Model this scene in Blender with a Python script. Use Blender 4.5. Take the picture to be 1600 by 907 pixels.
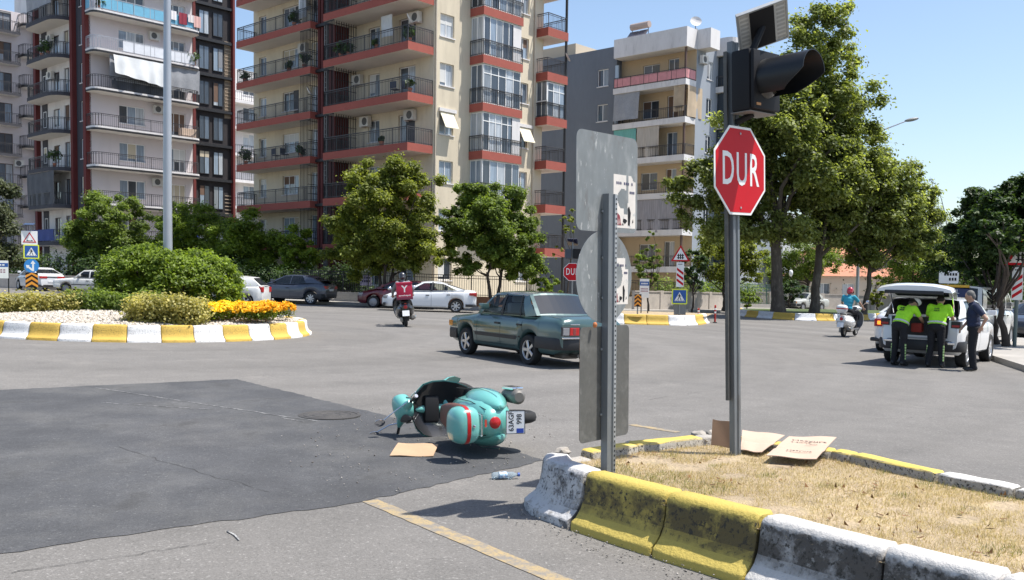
import bpy, bmesh, math, random
import numpy as np
from mathutils import Vector, Matrix

for _o in list(bpy.data.objects):
    bpy.data.objects.remove(_o)
SC = bpy.context.scene
COL = SC.collection
rnd = random.Random(7)
R = math.radians
PI = math.pi

# ------------------------------------------------------------------ camera
FPX, CX, CY, HOR = 1477.0, 800.0, 525.0, 438.0      # focal length and principal point in photo pixels
CAMZ = 1.65
PITCH = math.atan((CY - HOR) / FPX)
ROLL = R(0.85)
_f = Vector((0, math.cos(PITCH), -math.sin(PITCH)))
_u0 = Vector((0, math.sin(PITCH), math.cos(PITCH)))
_r0 = Vector((1, 0, 0))
_u = _u0 * math.cos(ROLL) - _r0 * math.sin(ROLL)
_r = _r0 * math.cos(ROLL) + _u0 * math.sin(ROLL)
cam_d = bpy.data.cameras.new('camera')
cam = bpy.data.objects.new('camera', cam_d)
COL.objects.link(cam)
_m = Matrix((_r, _u, -_f)).transposed().to_4x4()
_m.translation = (0, 0, CAMZ)
cam.matrix_world = _m
cam_d.sensor_width = 36
cam_d.lens = 36 * FPX / 1600
cam_d.shift_y = (CY - 453.5) / 1600
cam_d.clip_end = 3000
SC.camera = cam

# ------------------------------------------------------------------ sky, sun, exposure
SUN_AZ = math.atan2(0.998, -0.06)       # from +Y towards +X (the sun stands to the right)
SUN_EL = R(66)
SUN_STRENGTH, SKY_STRENGTH, EXPOSURE = 4.6, 0.13, 0.62
wd = bpy.data.worlds.new('World')
SC.world = wd
wd.use_nodes = True
_nt = wd.node_tree
_nt.nodes.clear()
_sky = _nt.nodes.new('ShaderNodeTexSky')
_sky.sky_type = 'NISHITA'
_sky.sun_disc = False
_sky.sun_elevation = SUN_EL
_sky.sun_rotation = SUN_AZ
_sky.altitude = 50
_sky.air_density = 1.0
_sky.dust_density = 1.2
_sky.ozone_density = 1.2
_bg = _nt.nodes.new('ShaderNodeBackground')
_bg.inputs['Strength'].default_value = SKY_STRENGTH
_wo = _nt.nodes.new('ShaderNodeOutputWorld')
_nt.links.new(_sky.outputs[0], _bg.inputs[0])
_nt.links.new(_bg.outputs[0], _wo.inputs[0])
_sd = bpy.data.lights.new('sun', 'SUN')
_sd.energy = SUN_STRENGTH
_sd.angle = R(0.53)
_sd.color = (1.0, 0.955, 0.89)
sun = bpy.data.objects.new('sun', _sd)
COL.objects.link(sun)
_sv = Vector((math.sin(SUN_AZ) * math.cos(SUN_EL), math.cos(SUN_AZ) * math.cos(SUN_EL), math.sin(SUN_EL)))
sun.rotation_euler = _sv.to_track_quat('Z', 'Y').to_euler()
sun.location = (30, 10, 60)
SC.view_settings.view_transform = 'Standard'
SC.view_settings.look = 'None'
SC.view_settings.gamma = 1
SC.view_settings.exposure = EXPOSURE
SC.cycles.max_bounces = 5
SC.cycles.diffuse_bounces = 3
SC.cycles.transmission_bounces = 4
SC.cycles.transparent_max_bounces = 12
SC.cycles.use_denoising = True

# ------------------------------------------------------------------ placing: the street falls gently to the right
TILT = 0.018
def zg(x, y=0):
    return -TILT * x
def ray(px, py):
    return _f + _r * ((px - CX) / FPX) + _u * ((CY - py) / FPX)
def at(px, py, Y):
    d = ray(px, py)
    t = Y / d.y
    return Vector((d.x * t, Y, CAMZ + d.z * t))
def gnd(px, py, h=0.0):
    """point of the street plane (raised by h) seen at a photo pixel"""
    d = ray(px, py)
    t = (h - CAMZ) / (d.z + TILT * d.x)
    return Vector((d.x * t, d.y * t, CAMZ + d.z * t))
def gx(px, Y, h=0.0):
    """ground point at depth Y in the column of photo pixel px"""
    x = (px - CX) / FPX * Y
    for _ in range(3):
        z = zg(x) + h
        v = Vector((x, Y, z)) - Vector((0, 0, CAMZ))
        xx = v.dot(_r) / v.dot(_f) * FPX + CX
        x += (px - xx) / FPX * Y
    return Vector((x, Y, zg(x) + h))

# ------------------------------------------------------------------ mesh helper
def V(*a):
    return Vector(a)
class MB:
    def __init__(s):
        s.v = []; s.f = []; s.m = []; s.cur = 0
    def add(s, vs, fs):
        b = len(s.v)
        s.v += [tuple(p) for p in vs]
        for f in fs:
            s.f.append(tuple(b + i for i in f)); s.m.append(s.cur)
        return s
    def hexa(s, p):   # 8 corners: bottom 4, top 4
        return s.add(p, [(3, 2, 1, 0), (4, 5, 6, 7), (0, 1, 5, 4), (1, 2, 6, 5), (2, 3, 7, 6), (3, 0, 4, 7)])
    def box(s, x0, x1, y0, y1, z0, z1):
        return s.hexa([(x0, y0, z0), (x1, y0, z0), (x1, y1, z0), (x0, y1, z0), (x0, y0, z1), (x1, y0, z1), (x1, y1, z1), (x0, y1, z1)])
    def cbox(s, c, d, M=None):
        hx, hy, hz = d[0] / 2, d[1] / 2, d[2] / 2
        p = [(-hx, -hy, -hz), (hx, -hy, -hz), (hx, hy, -hz), (-hx, hy, -hz), (-hx, -hy, hz), (hx, -hy, hz), (hx, hy, hz), (-hx, hy, hz)]
        c = Vector(c)
        return s.hexa([(M @ Vector(q) if M else Vector(q)) + c for q in p])
    def rbox(s, x0, x1, y0, y1, z0, z1, b=0.02):   # box with bevelled edges
        bm = bmesh.new()
        bmesh.ops.create_cube(bm, size=1)
        for q in bm.verts:
            q.co = Vector(((x0 + x1) / 2 + q.co.x * (x1 - x0), (y0 + y1) / 2 + q.co.y * (y1 - y0), (z0 + z1) / 2 + q.co.z * (z1 - z0)))
        bmesh.ops.bevel(bm, geom=bm.edges[:], offset=b, segments=2, affect='EDGES', profile=0.6)
        return s.bm(bm)
    def bm(s, bm, M=None):
        bm.verts.index_update()
        s.add([(M @ q.co if M else q.co) for q in bm.verts], [[q.index for q in f.verts] for f in bm.faces])
        bm.free()
        return s
    def loft(s, rings, close=True, caps=True):
        n = len(rings[0]); vs = [p for r in rings for p in r]; fs = []
        for i in range(len(rings) - 1):
            for j in range(n if close else n - 1):
                k = (j + 1) % n
                fs.append((i * n + j, i * n + k, (i + 1) * n + k, (i + 1) * n + j))
        if caps:
            fs.append(tuple(range(n - 1, -1, -1)))
            fs.append(tuple((len(rings) - 1) * n + j for j in range(n)))
        return s.add(vs, fs)
    def tube(s, pts, rad, n=8, caps=True):
        pts = [Vector(p) for p in pts]
        if not isinstance(rad, (list, tuple)):
            rad = [rad] * len(pts)
        rings = []; a = None
        for i, p in enumerate(pts):
            d = (pts[min(i + 1, len(pts) - 1)] - pts[max(i - 1, 0)])
            d = d.normalized() if d.length > 1e-9 else Vector((0, 0, 1))
            if a is None:
                a = d.orthogonal().normalized()
            a = (a - d * a.dot(d))
            a = a.normalized() if a.length > 1e-6 else d.orthogonal().normalized()
            b = d.cross(a)
            rings.append([p + (a * math.cos(2 * PI * k / n) + b * math.sin(2 * PI * k / n)) * rad[i] for k in range(n)])
        return s.loft(rings, True, caps)
    def lathe(s, prof, M=None, n=24, caps=False):   # prof: (r, z); axis z, M moves it
        rings = []
        for r, z in prof:
            rings.append([(M @ V(r * math.cos(2 * PI * k / n), r * math.sin(2 * PI * k / n), z)) if M else V(r * math.cos(2 * PI * k / n), r * math.sin(2 * PI * k / n), z) for k in range(n)])
        return s.loft(rings, True, caps)
    def prism(s, poly, M, t):   # polygon in local xy extruded by t along local z, placed by M
        n = len(poly)
        vs = [M @ V(x, y, 0) for x, y in poly] + [M @ V(x, y, t) for x, y in poly]
        fs = [tuple(range(n - 1, -1, -1)), tuple(range(n, 2 * n))]
        fs += [(i, (i + 1) % n, n + (i + 1) % n, n + i) for i in range(n)]
        return s.add(vs, fs)
    def ell(s, c, r, M=None, nu=16, nv=10):
        rings = []
        for i in range(nv + 1):
            t = PI * i / nv
            sr = max(math.sin(t), 1e-3)
            ring = []
            for k in range(nu):
                q = V(r[0] * sr * math.cos(2 * PI * k / nu), r[1] * sr * math.sin(2 * PI * k / nu), -r[2] * math.cos(t))
                ring.append((M @ q if M else q) + Vector(c))
            rings.append(ring)
        return s.loft(rings, True, True)
    def mesh(s, name, mats, smooth=None):
        me = bpy.data.meshes.new(name)
        me.from_pydata(s.v, [], s.f)
        if not isinstance(mats, (list, tuple)):
            mats = [mats]
        for m in mats:
            me.materials.append(m)
        if len(mats) > 1:
            me.polygons.foreach_set('material_index', s.m)
        bm = bmesh.new(); bm.from_mesh(me)
        bmesh.ops.recalc_face_normals(bm, faces=bm.faces)
        if smooth is not None:
            for f in bm.faces:
                f.smooth = True
            lim = R(smooth)
            for e in bm.edges:
                if len(e.link_faces) == 2 and e.calc_face_angle(0) > lim:
                    e.smooth = False
        bm.to_mesh(me); bm.free()
        return me
    def build(s, name, mats, parent=None, smooth=None):
        return link(name, s.mesh(name, mats, smooth), parent)
def link(name, data, parent=None, loc=None, rz=None):
    o = bpy.data.objects.new(name, data)
    COL.objects.link(o)
    if parent: o.parent = parent
    if loc is not None: o.location = loc
    if rz is not None: o.rotation_euler = (0, 0, rz)
    return o
def tag(o, label=None, cat=None, group=None, kind=None):
    if label: o['label'] = label
    if cat: o['category'] = cat
    if group: o['group'] = group
    if kind: o['kind'] = kind
    return o
def thing(name, label, cat, loc=(0, 0, 0), rz=0.0, group=None):
    o = bpy.data.objects.new(name, None)
    COL.objects.link(o)
    o.location = loc; o.rotation_euler = (0, 0, rz)
    o.empty_display_size = 0.2
    return tag(o, label, cat, group)
def copy_tree(o, parent=None):
    c = o.copy(); COL.objects.link(c); c.parent = parent
    for ch in list(o.children):
        copy_tree(ch, c)
    return c

# ------------------------------------------------------------------ materials
MATS = {}
def _n(nt, t, **k):
    n = nt.nodes.new(t)
    for a, b in k.items():
        setattr(n, a, b)
    return n
def M(name, col, rough=0.6, metal=0.0, var=(), spots=(), bump=None, spec=None, coat=0.0, rand=0.0, alpha=None, stretch=None, emis=None, tracks=None):
    """procedural principled material.
    var: (scale, amount) brightness noise; spots: (scale, lo, hi, colour, amount) noise-masked second colours; bump: (scale, distance)"""
    if name in MATS:
        return MATS[name]
    m = bpy.data.materials.new(name); m.use_nodes = True
    nt = m.node_tree; L = nt.links.new
    b = nt.nodes['Principled BSDF']
    b.inputs['Roughness'].default_value = rough
    b.inputs['Metallic'].default_value = metal
    if spec is not None: b.inputs['Specular IOR Level'].default_value = spec
    if coat: b.inputs['Coat Weight'].default_value = coat; b.inputs['Coat Roughness'].default_value = 0.06
    if emis: b.inputs['Emission Color'].default_value = (*emis[0], 1); b.inputs['Emission Strength'].default_value = emis[1]
    geo = _n(nt, 'ShaderNodeNewGeometry')
    vec = geo.outputs['Position']
    if stretch:
        mp = _n(nt, 'ShaderNodeMapping'); mp.inputs['Scale'].default_value = stretch
        L(vec, mp.inputs['Vector']); vec = mp.outputs[0]
    cur = None
    def noise(sc, det=4.0, ro=0.6):
        t = _n(nt, 'ShaderNodeTexNoise'); t.inputs['Scale'].default_value = sc
        t.inputs['Detail'].default_value = det; t.inputs['Roughness'].default_value = ro
        L(vec, t.inputs['Vector']); return t.outputs['Fac']
    if tracks:   # worn wheel tracks circling a point of the street
        ds = _n(nt, 'ShaderNodeVectorMath', operation='DISTANCE'); ds.inputs[1].default_value = (tracks[0], tracks[1], 0.2); L(geo.outputs['Position'], ds.inputs[0])
        t1 = _n(nt, 'ShaderNodeTexNoise', noise_dimensions='1D'); t1.inputs['Scale'].default_value = tracks[2]; t1.inputs['Detail'].default_value = 3.0; L(ds.outputs['Value'], t1.inputs['W'])
        tmr = _n(nt, 'ShaderNodeMapRange'); tmr.inputs['From Min'].default_value = 0.3; tmr.inputs['From Max'].default_value = 0.7; tmr.inputs['To Min'].default_value = 1 - tracks[3]; tmr.inputs['To Max'].default_value = 1 + tracks[3]; L(t1.outputs['Fac'], tmr.inputs['Value'])
    rgb = _n(nt, 'ShaderNodeRGB'); rgb.outputs[0].default_value = (*col, 1); cur = rgb.outputs[0]
    for sc, lo, hi, c2, amt in spots:
        mr = _n(nt, 'ShaderNodeMapRange'); mr.inputs['From Min'].default_value = lo; mr.inputs['From Max'].default_value = hi
        mr.inputs['To Max'].default_value = amt; mr.clamp = True
        L(noise(sc, 6.0, 0.65), mr.inputs['Value'])
        mx = _n(nt, 'ShaderNodeMix', data_type='RGBA'); mx.inputs[7].default_value = (*c2, 1)
        L(mr.outputs[0], mx.inputs[0]); L(cur, mx.inputs[6]); cur = mx.outputs[2]
    for sc, amt in var:
        mr = _n(nt, 'ShaderNodeMapRange'); mr.inputs['From Min'].default_value = 0.25; mr.inputs['From Max'].default_value = 0.75
        mr.inputs['To Min'].default_value = 1 - amt; mr.inputs['To Max'].default_value = 1 + amt
        L(noise(sc), mr.inputs['Value'])
        vm = _n(nt, 'ShaderNodeVectorMath', operation='SCALE')
        L(cur, vm.inputs[0]); L(mr.outputs[0], vm.inputs['Scale']); cur = vm.outputs[0]
    if tracks:
        vm = _n(nt, 'ShaderNodeVectorMath', operation='SCALE')
        L(cur, vm.inputs[0]); L(tmr.outputs[0], vm.inputs['Scale']); cur = vm.outputs[0]
    if rand:
        oi = _n(nt, 'ShaderNodeObjectInfo')
        mr = _n(nt, 'ShaderNodeMapRange'); mr.inputs['To Min'].default_value = 1 - rand; mr.inputs['To Max'].default_value = 1 + rand
        L(oi.outputs['Random'], mr.inputs['Value'])
        vm = _n(nt, 'ShaderNodeVectorMath', operation='SCALE')
        L(cur, vm.inputs[0]); L(mr.outputs[0], vm.inputs['Scale']); cur = vm.outputs[0]
    L(cur, b.inputs['Base Color'])
    if bump:
        bp = _n(nt, 'ShaderNodeBump'); bp.inputs['Distance'].default_value = bump[1]; bp.inputs['Strength'].default_value = 1.0
        L(noise(bump[0], 3.0), bp.inputs['Height']); L(bp.outputs[0], b.inputs['Normal'])
    MATS[name] = m
    return m
def leafmat(name, dark, light, trans=0.35, rough=0.5):
    if name in MATS: return MATS[name]
    m = bpy.data.materials.new(name); m.use_nodes = True
    nt = m.node_tree; L = nt.links.new
    b = nt.nodes['Principled BSDF']; out = nt.nodes['Material Output']
    at_ = _n(nt, 'ShaderNodeAttribute', attribute_name='tint')
    mx = _n(nt, 'ShaderNodeMix', data_type='RGBA')
    mx.inputs[6].default_value = (*dark, 1); mx.inputs[7].default_value = (*light, 1)
    L(at_.outputs['Fac'], mx.inputs[0])
    b.inputs['Roughness'].default_value = rough; b.inputs['Specular IOR Level'].default_value = 0.35
    L(mx.outputs[2], b.inputs['Base Color'])
    tr = _n(nt, 'ShaderNodeBsdfTranslucent')
    vm = _n(nt, 'ShaderNodeVectorMath', operation='MULTIPLY'); vm.inputs[1].default_value = (1.5, 1.5, 0.6)
    L(mx.outputs[2], vm.inputs[0]); L(vm.outputs[0], tr.inputs['Color'])
    ms = _n(nt, 'ShaderNodeMixShader'); ms.inputs[0].default_value = trans
    L(b.outputs[0], ms.inputs[1]); L(tr.outputs[0], ms.inputs[2]); L(ms.outputs[0], out.inputs['Surface'])
    MATS[name] = m
    return m
def glassmat(name, tint=(0.5, 0.55, 0.55), through=0.5, dark=(0.02, 0.025, 0.03)):
    """window glass: part see-through tint, part dark body, mirror-like surface"""
    if name in MATS: return MATS[name]
    m = bpy.data.materials.new(name); m.use_nodes = True
    nt = m.node_tree; L = nt.links.new
    b = nt.nodes['Principled BSDF']; out = nt.nodes['Material Output']
    b.inputs['Base Color'].default_value = (*dark, 1); b.inputs['Roughness'].default_value = 0.03
    b.inputs['Specular IOR Level'].default_value = 0.9
    tr = _n(nt, 'ShaderNodeBsdfTransparent'); tr.inputs[0].default_value = (*tint, 1)
    fr = _n(nt, 'ShaderNodeFresnel'); fr.inputs[0].default_value = 1.6
    mp = _n(nt, 'ShaderNodeMapRange'); mp.inputs['From Max'].default_value = 0.5; mp.inputs['To Min'].default_value = through; mp.inputs['To Max'].default_value = 0.0
    L(fr.outputs[0], mp.inputs['Value'])
    ms = _n(nt, 'ShaderNodeMixShader')
    L(mp.outputs[0], ms.inputs[0]); L(b.outputs[0], ms.inputs[1]); L(tr.outputs[0], ms.inputs[2]); L(ms.outputs[0], out.inputs['Surface'])
    MATS[name] = m
    return m
def text(name, body, size, mat, parent, Mx, ext=0.002, bold=0.0, align='CENTER', sx=1.0, space=1.0):
    """writing as a mesh: local x to the right, y up, z out of the page"""
    c = bpy.data.curves.new(name, 'FONT'); c.body = body; c.size = size
    c.align_x = align; c.align_y = 'CENTER'; c.extrude = ext; c.offset = bold; c.resolution_u = 3; c.space_character = space
    t = bpy.data.objects.new(name, c); COL.objects.link(t)
    dg = bpy.context.evaluated_depsgraph_get()
    me = bpy.data.meshes.new_from_object(t.evaluated_get(dg))
    bpy.data.objects.remove(t); bpy.data.curves.remove(c)
    me.transform(Mx @ Matrix.Diagonal((sx, 1, 1, 1)))
    me.name = name
    me.materials.clear(); me.materials.append(mat)
    return link(name, me, parent)
def TRS(loc, x, y):
    """matrix whose local x, y axes are the given directions"""
    x = Vector(x).normalized(); y = Vector(y); y = (y - x * y.dot(x)).normalized(); z = x.cross(y)
    m = Matrix((x, y, z)).transposed().to_4x4(); m.translation = loc
    return m
# ================================================================== materials of the street
asphalt = M('asphalt', (0.170, 0.161, 0.149), 0.92, var=((0.18, 0.10), (2.2, 0.08), (18, 0.07), (70, 0.28), (200, 0.2)),
            spots=((0.35, 0.50, 0.72, (0.118, 0.114, 0.108), 0.55), (1.1, 0.62, 0.72, (0.085, 0.083, 0.080), 0.45), (38, 0.58, 0.66, (0.33, 0.315, 0.295), 0.65), (46, 0.60, 0.68, (0.05, 0.048, 0.046), 0.6), (0.9, 0.60, 0.66, (0.23, 0.215, 0.195), 0.35)),
            bump=(160, 0.004), spec=0.25, tracks=(-9.8, 24.95, 0.55, 0.10))
asphalt_new = M('asphalt_patch', (0.074, 0.075, 0.078), 0.9, var=((0.4, 0.20), (2.2, 0.14), (18, 0.10), (80, 0.3)),
                spots=((0.8, 0.46, 0.68, (0.108, 0.106, 0.102), 0.8), (42, 0.60, 0.68, (0.20, 0.20, 0.19), 0.6), (50, 0.6, 0.68, (0.03, 0.03, 0.03), 0.6), (1.6, 0.60, 0.66, (0.05, 0.05, 0.05), 0.5)), bump=(180, 0.003), spec=0.3, stretch=(1.0, 0.8, 1.0))
paint_y_road = M('road_paint_yellow', (0.36, 0.27, 0.14), 0.85, spots=((9, 0.45, 0.60, (0.20, 0.185, 0.165), 0.9), (60, 0.5, 0.62, (0.18, 0.17, 0.155), 0.8)))
paint_w_road = M('road_scratch_white', (0.36, 0.36, 0.35), 0.85, spots=((14, 0.4, 0.56, (0.08, 0.08, 0.08), 0.9),))
concrete = M('concrete', (0.36, 0.34, 0.31), 0.9, var=((1.5, 0.15), (14, 0.12)), bump=(60, 0.004))
paving = M('paving', (0.33, 0.31, 0.28), 0.9, var=((0.8, 0.15), (8, 0.12)), bump=(30, 0.004))
soil = M('dry_soil', (0.40, 0.31, 0.20), 0.95, var=((1.2, 0.2), (9, 0.2), (70, 0.3)),
         spots=((3.5, 0.5, 0.62, (0.42, 0.33, 0.19), 0.8), (5, 0.58, 0.68, (0.20, 0.15, 0.10), 0.6)), bump=(40, 0.03))
turf = M('green_turf', (0.07, 0.10, 0.03), 0.95, var=((2, 0.3), (20, 0.3)), bump=(30, 0.03))
iron = M('cast_iron', (0.085, 0.08, 0.075), 0.7, metal=0.4, var=((30, 0.3),), bump=(80, 0.006))

def kerbmat(name, col, grime, amt, lo=0.44, hi=0.56, chip=None, sc=7, band=False):
    """painted concrete kerb: mould and scuffs on the upright face, paint worn through in chips"""
    if name in MATS: return MATS[name]
    m = bpy.data.materials.new(name); m.use_nodes = True
    nt = m.node_tree; L = nt.links.new; b = nt.nodes['Principled BSDF']
    b.inputs['Roughness'].default_value = 0.8
    geo = _n(nt, 'ShaderNodeNewGeometry'); pos = geo.outputs['Position']
    def noise(s, d=6.0, ro=0.7):
        t = _n(nt, 'ShaderNodeTexNoise'); t.inputs['Scale'].default_value = s; t.inputs['Detail'].default_value = d; t.inputs['Roughness'].default_value = ro
        L(pos, t.inputs['Vector']); return t.outputs['Fac']
    def mr(x, a, c, lo_=0.0, hi_=1.0):
        n = _n(nt, 'ShaderNodeMapRange'); n.clamp = True
        n.inputs['From Min'].default_value = a; n.inputs['From Max'].default_value = c; n.inputs['To Min'].default_value = lo_; n.inputs['To Max'].default_value = hi_
        L(x, n.inputs['Value']); return n.outputs[0]
    def mul(a, c):
        n = _n(nt, 'ShaderNodeMath', operation='MULTIPLY'); L(a, n.inputs[0]); L(c, n.inputs[1]); return n.outputs[0]
    def mix(f, a, c):
        n = _n(nt, 'ShaderNodeMix', data_type='RGBA'); L(f, n.inputs[0])
        (L(a, n.inputs[6]) if not isinstance(a, tuple) else setattr(n.inputs[6], 'default_value', (*a, 1)))
        n.inputs[7].default_value = (*c, 1); return n.outputs[2]
    sep = _n(nt, 'ShaderNodeSeparateXYZ'); L(geo.outputs['True Normal'], sep.inputs[0])
    side = mr(sep.outputs['Z'], 0.75, 0.25)
    if band:      # the mould sits on the upright face only; the sloping foot is washed clean
        sp_ = _n(nt, 'ShaderNodeSeparateXYZ'); L(pos, sp_.inputs[0])
        hm = _n(nt, 'ShaderNodeMath', operation='MULTIPLY_ADD'); hm.inputs[1].default_value = TILT; L(sp_.outputs['X'], hm.inputs[0]); L(sp_.outputs['Z'], hm.inputs[2])
        hj = _n(nt, 'ShaderNodeMath', operation='MULTIPLY_ADD'); hj.inputs[1].default_value = 0.16; L(noise(9, 5), hj.inputs[0]); L(hm.outputs[0], hj.inputs[2])
        side = mul(side, mul(mr(hj.outputs[0], 0.17, 0.23), mr(hj.outputs[0], 0.435, 0.40)))
    c = mix(mr(noise(2.2), 0.4, 0.7, 0, 0.35), col, tuple(x * 0.8 for x in col))
    c = mix(mul(mr(noise(sc), lo, hi, 0, amt), side), c, grime)
    c = mix(mul(mr(noise(sc * 6), 0.54, 0.60, 0, amt), side), c, (0.035, 0.032, 0.025))
    if chip:
        c = mix(mr(noise(11), chip, chip + 0.06, 0, 0.9), c, (0.33, 0.31, 0.28))
    L(c, b.inputs['Base Color'])
    bp = _n(nt, 'ShaderNodeBump'); bp.inputs['Distance'].default_value = 0.012
    L(noise(35, 4), bp.inputs['Height']); L(bp.outputs[0], b.inputs['Normal'])
    MATS[name] = m
    return m
K_yel = kerbmat('kerb_yellow_mouldy', (0.50, 0.385, 0.085), (0.095, 0.072, 0.032), 0.94, 0.32, 0.52, 0.70, 5, True)
K_whi = kerbmat('kerb_white_mouldy', (0.55, 0.53, 0.50), (0.068, 0.058, 0.048), 0.95, 0.24, 0.48, 0.62, 5, True)
K_nose = kerbmat('kerb_white_scuffed', (0.54, 0.53, 0.52), (0.075, 0.072, 0.072), 0.9, 0.46, 0.58, 0.56, 6)
K_top_y = kerbmat('kerb_yellow_top', (0.62, 0.47, 0.10), (0.36, 0.33, 0.28), 1.0, -1.0, -0.5, 0.66)
K_top_w = kerbmat('kerb_white_top', (0.66, 0.64, 0.60), (0.36, 0.33, 0.28), 1.0, -1.0, -0.5, 0.66)
K_bare = kerbmat('kerb_bare', (0.40, 0.37, 0.33), (0.2, 0.18, 0.15), 0.6)
K_yel2 = kerbmat('kerb_yellow_fresh', (0.58, 0.385, 0.075), (0.34, 0.25, 0.07), 0.5, 0.55, 0.7, 0.70)
K_whi2 = kerbmat('kerb_white_fresh', (0.74, 0.73, 0.71), (0.42, 0.40, 0.37), 0.5, 0.52, 0.7, 0.72)
K_blue2 = kerbmat('kerb_white_shaded', (0.68, 0.69, 0.71), (0.40, 0.40, 0.40), 0.5, 0.52, 0.7, 0.70)  # cooler, darker copy of the white kerb, shade put into its colour

# ================================================================== the street itself
def sheet(name, pts, h, mat, kind='structure', parent=None, res=None):
    mb = MB()
    mb.add([(x, y, zg(x) + h) for x, y in pts], [tuple(range(len(pts)))])
    o = mb.build(name, mat, parent)
    if parent is None: o['kind'] = kind
    return o
def gp(px, py, h=0.0):
    p = gnd(px, py, h); return (p.x, p.y)
road = sheet('road', [(-700, -60), (700, -60), (700, 1200), (-700, 1200)], 0.0, asphalt)
# a rectangle of newer, darker asphalt with slightly ragged edges
def ragged(pts, amp, step):
    out = []
    for i in range(len(pts)):
        a = Vector(pts[i]); b = Vector(pts[(i + 1) % len(pts)]); n = max(1, int((b - a).length / step))
        d = (b - a).normalized(); q = Vector((-d.y, d.x))
        for k in range(n):
            p = a + (b - a) * (k / n) + (q * rnd.uniform(-amp, amp) if k else Vector((0, 0)))
            out.append((p.x, p.y))
    return out
patch = ragged([gp(370, 593), gp(600, 649), gp(850, 720), gp(700, 755), gp(560, 786), gp(300, 822), gp(0, 866), (-7.5, 2.2), (-22, 8.8), gp(0, 610)], 0.028, 0.10)
sheet('asphalt_patch', patch, 0.004, asphalt_new)
def stripe(name, pts, w, h, mat):
    mb = MB(); P = [Vector(p) for p in pts]; n = len(P); L_, R_ = [], []
    for i, p in enumerate(P):
        d = (P[min(i + 1, n - 1)] - P[max(i - 1, 0)]).normalized(); q = Vector((-d.y, d.x)) * (w[i] if isinstance(w, list) else w) / 2
        L_.append(p + q); R_.append(p - q)
    vs = [(q.x, q.y, zg(q.x) + h) for q in L_ + R_]
    mb.add(vs, [(i, i + 1, n + i + 1, n + i) for i in range(n - 1)])
    o = mb.build(name, mat); o['kind'] = 'structure'; return o
def wig(p0, p1, n, a):
    p0, p1 = Vector(p0), Vector(p1)
    return [p0.lerp(p1, i / n) + Vector((rnd.uniform(-a, a), rnd.uniform(-a, a))) for i in range(n + 1)]
stripe('painted_line', wig(gp(578, 783), gp(885, 912), 20, 0.004), 0.13, 0.004, paint_y_road)
stripe('painted_line', wig(gp(985, 664), gp(1060, 676), 8, 0.004), 0.12, 0.004, paint_y_road)
stripe('scrape_mark', wig(gp(150, 607), gp(500, 660), 24, 0.012), [0.006 + 0.022 * abs(math.sin(i * 1.7)) for i in range(25)], 0.008, paint_w_road)
stripe('scrape_mark', wig(gp(158, 630), gp(330, 641), 14, 0.01), [0.006 + 0.016 * abs(math.sin(i * 2.1)) for i in range(15)], 0.008, paint_w_road)
for a, b in (((355, 830), (375, 846)), ((440, 654), (475, 660))):
    stripe('scrape_mark', wig(gp(*a), gp(*b), 6, 0.006), 0.012, 0.009, paint_w_road)
crack_m = M('crack', (0.045, 0.043, 0.04), 0.95)
def crack(a, b, n, amp):
    P = wig(gp(*a), gp(*b), n, amp)
    stripe('road_crack', P, [0.002 + 0.006 * rnd.random() for _ in P], 0.006, crack_m)
for a, b, n, amp in (((20, 895), (330, 850), 26, 0.02), ((905, 640), (1120, 610), 22, 0.05), ((1180, 660), (1560, 650), 30, 0.06), ((240, 575), (560, 600), 26, 0.08), ((180, 700), (420, 770), 18, 0.03)):
    crack(a, b, n, amp)
# manhole cover set in the patch
c = gnd(515, 650)
mb = MB()
mb.lathe([(0.36, 0.0), (0.36, 0.014), (0.32, 0.016), (0.315, 0.010), (0.30, 0.010), (0.295, 0.016), (0.25, 0.016), (0.24, 0.010), (0.2, 0.010), (0.19, 0.016), (0.13, 0.016), (0.12, 0.010), (0.08, 0.010), (0.07, 0.016), (0.0005, 0.016)], n=40)
o = mb.build('manhole_cover', iron, smooth=30); o.location = c
for i in range(0):
    pass
tag(o, 'round cast iron manhole cover set in the dark asphalt patch', 'manhole cover')

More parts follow.
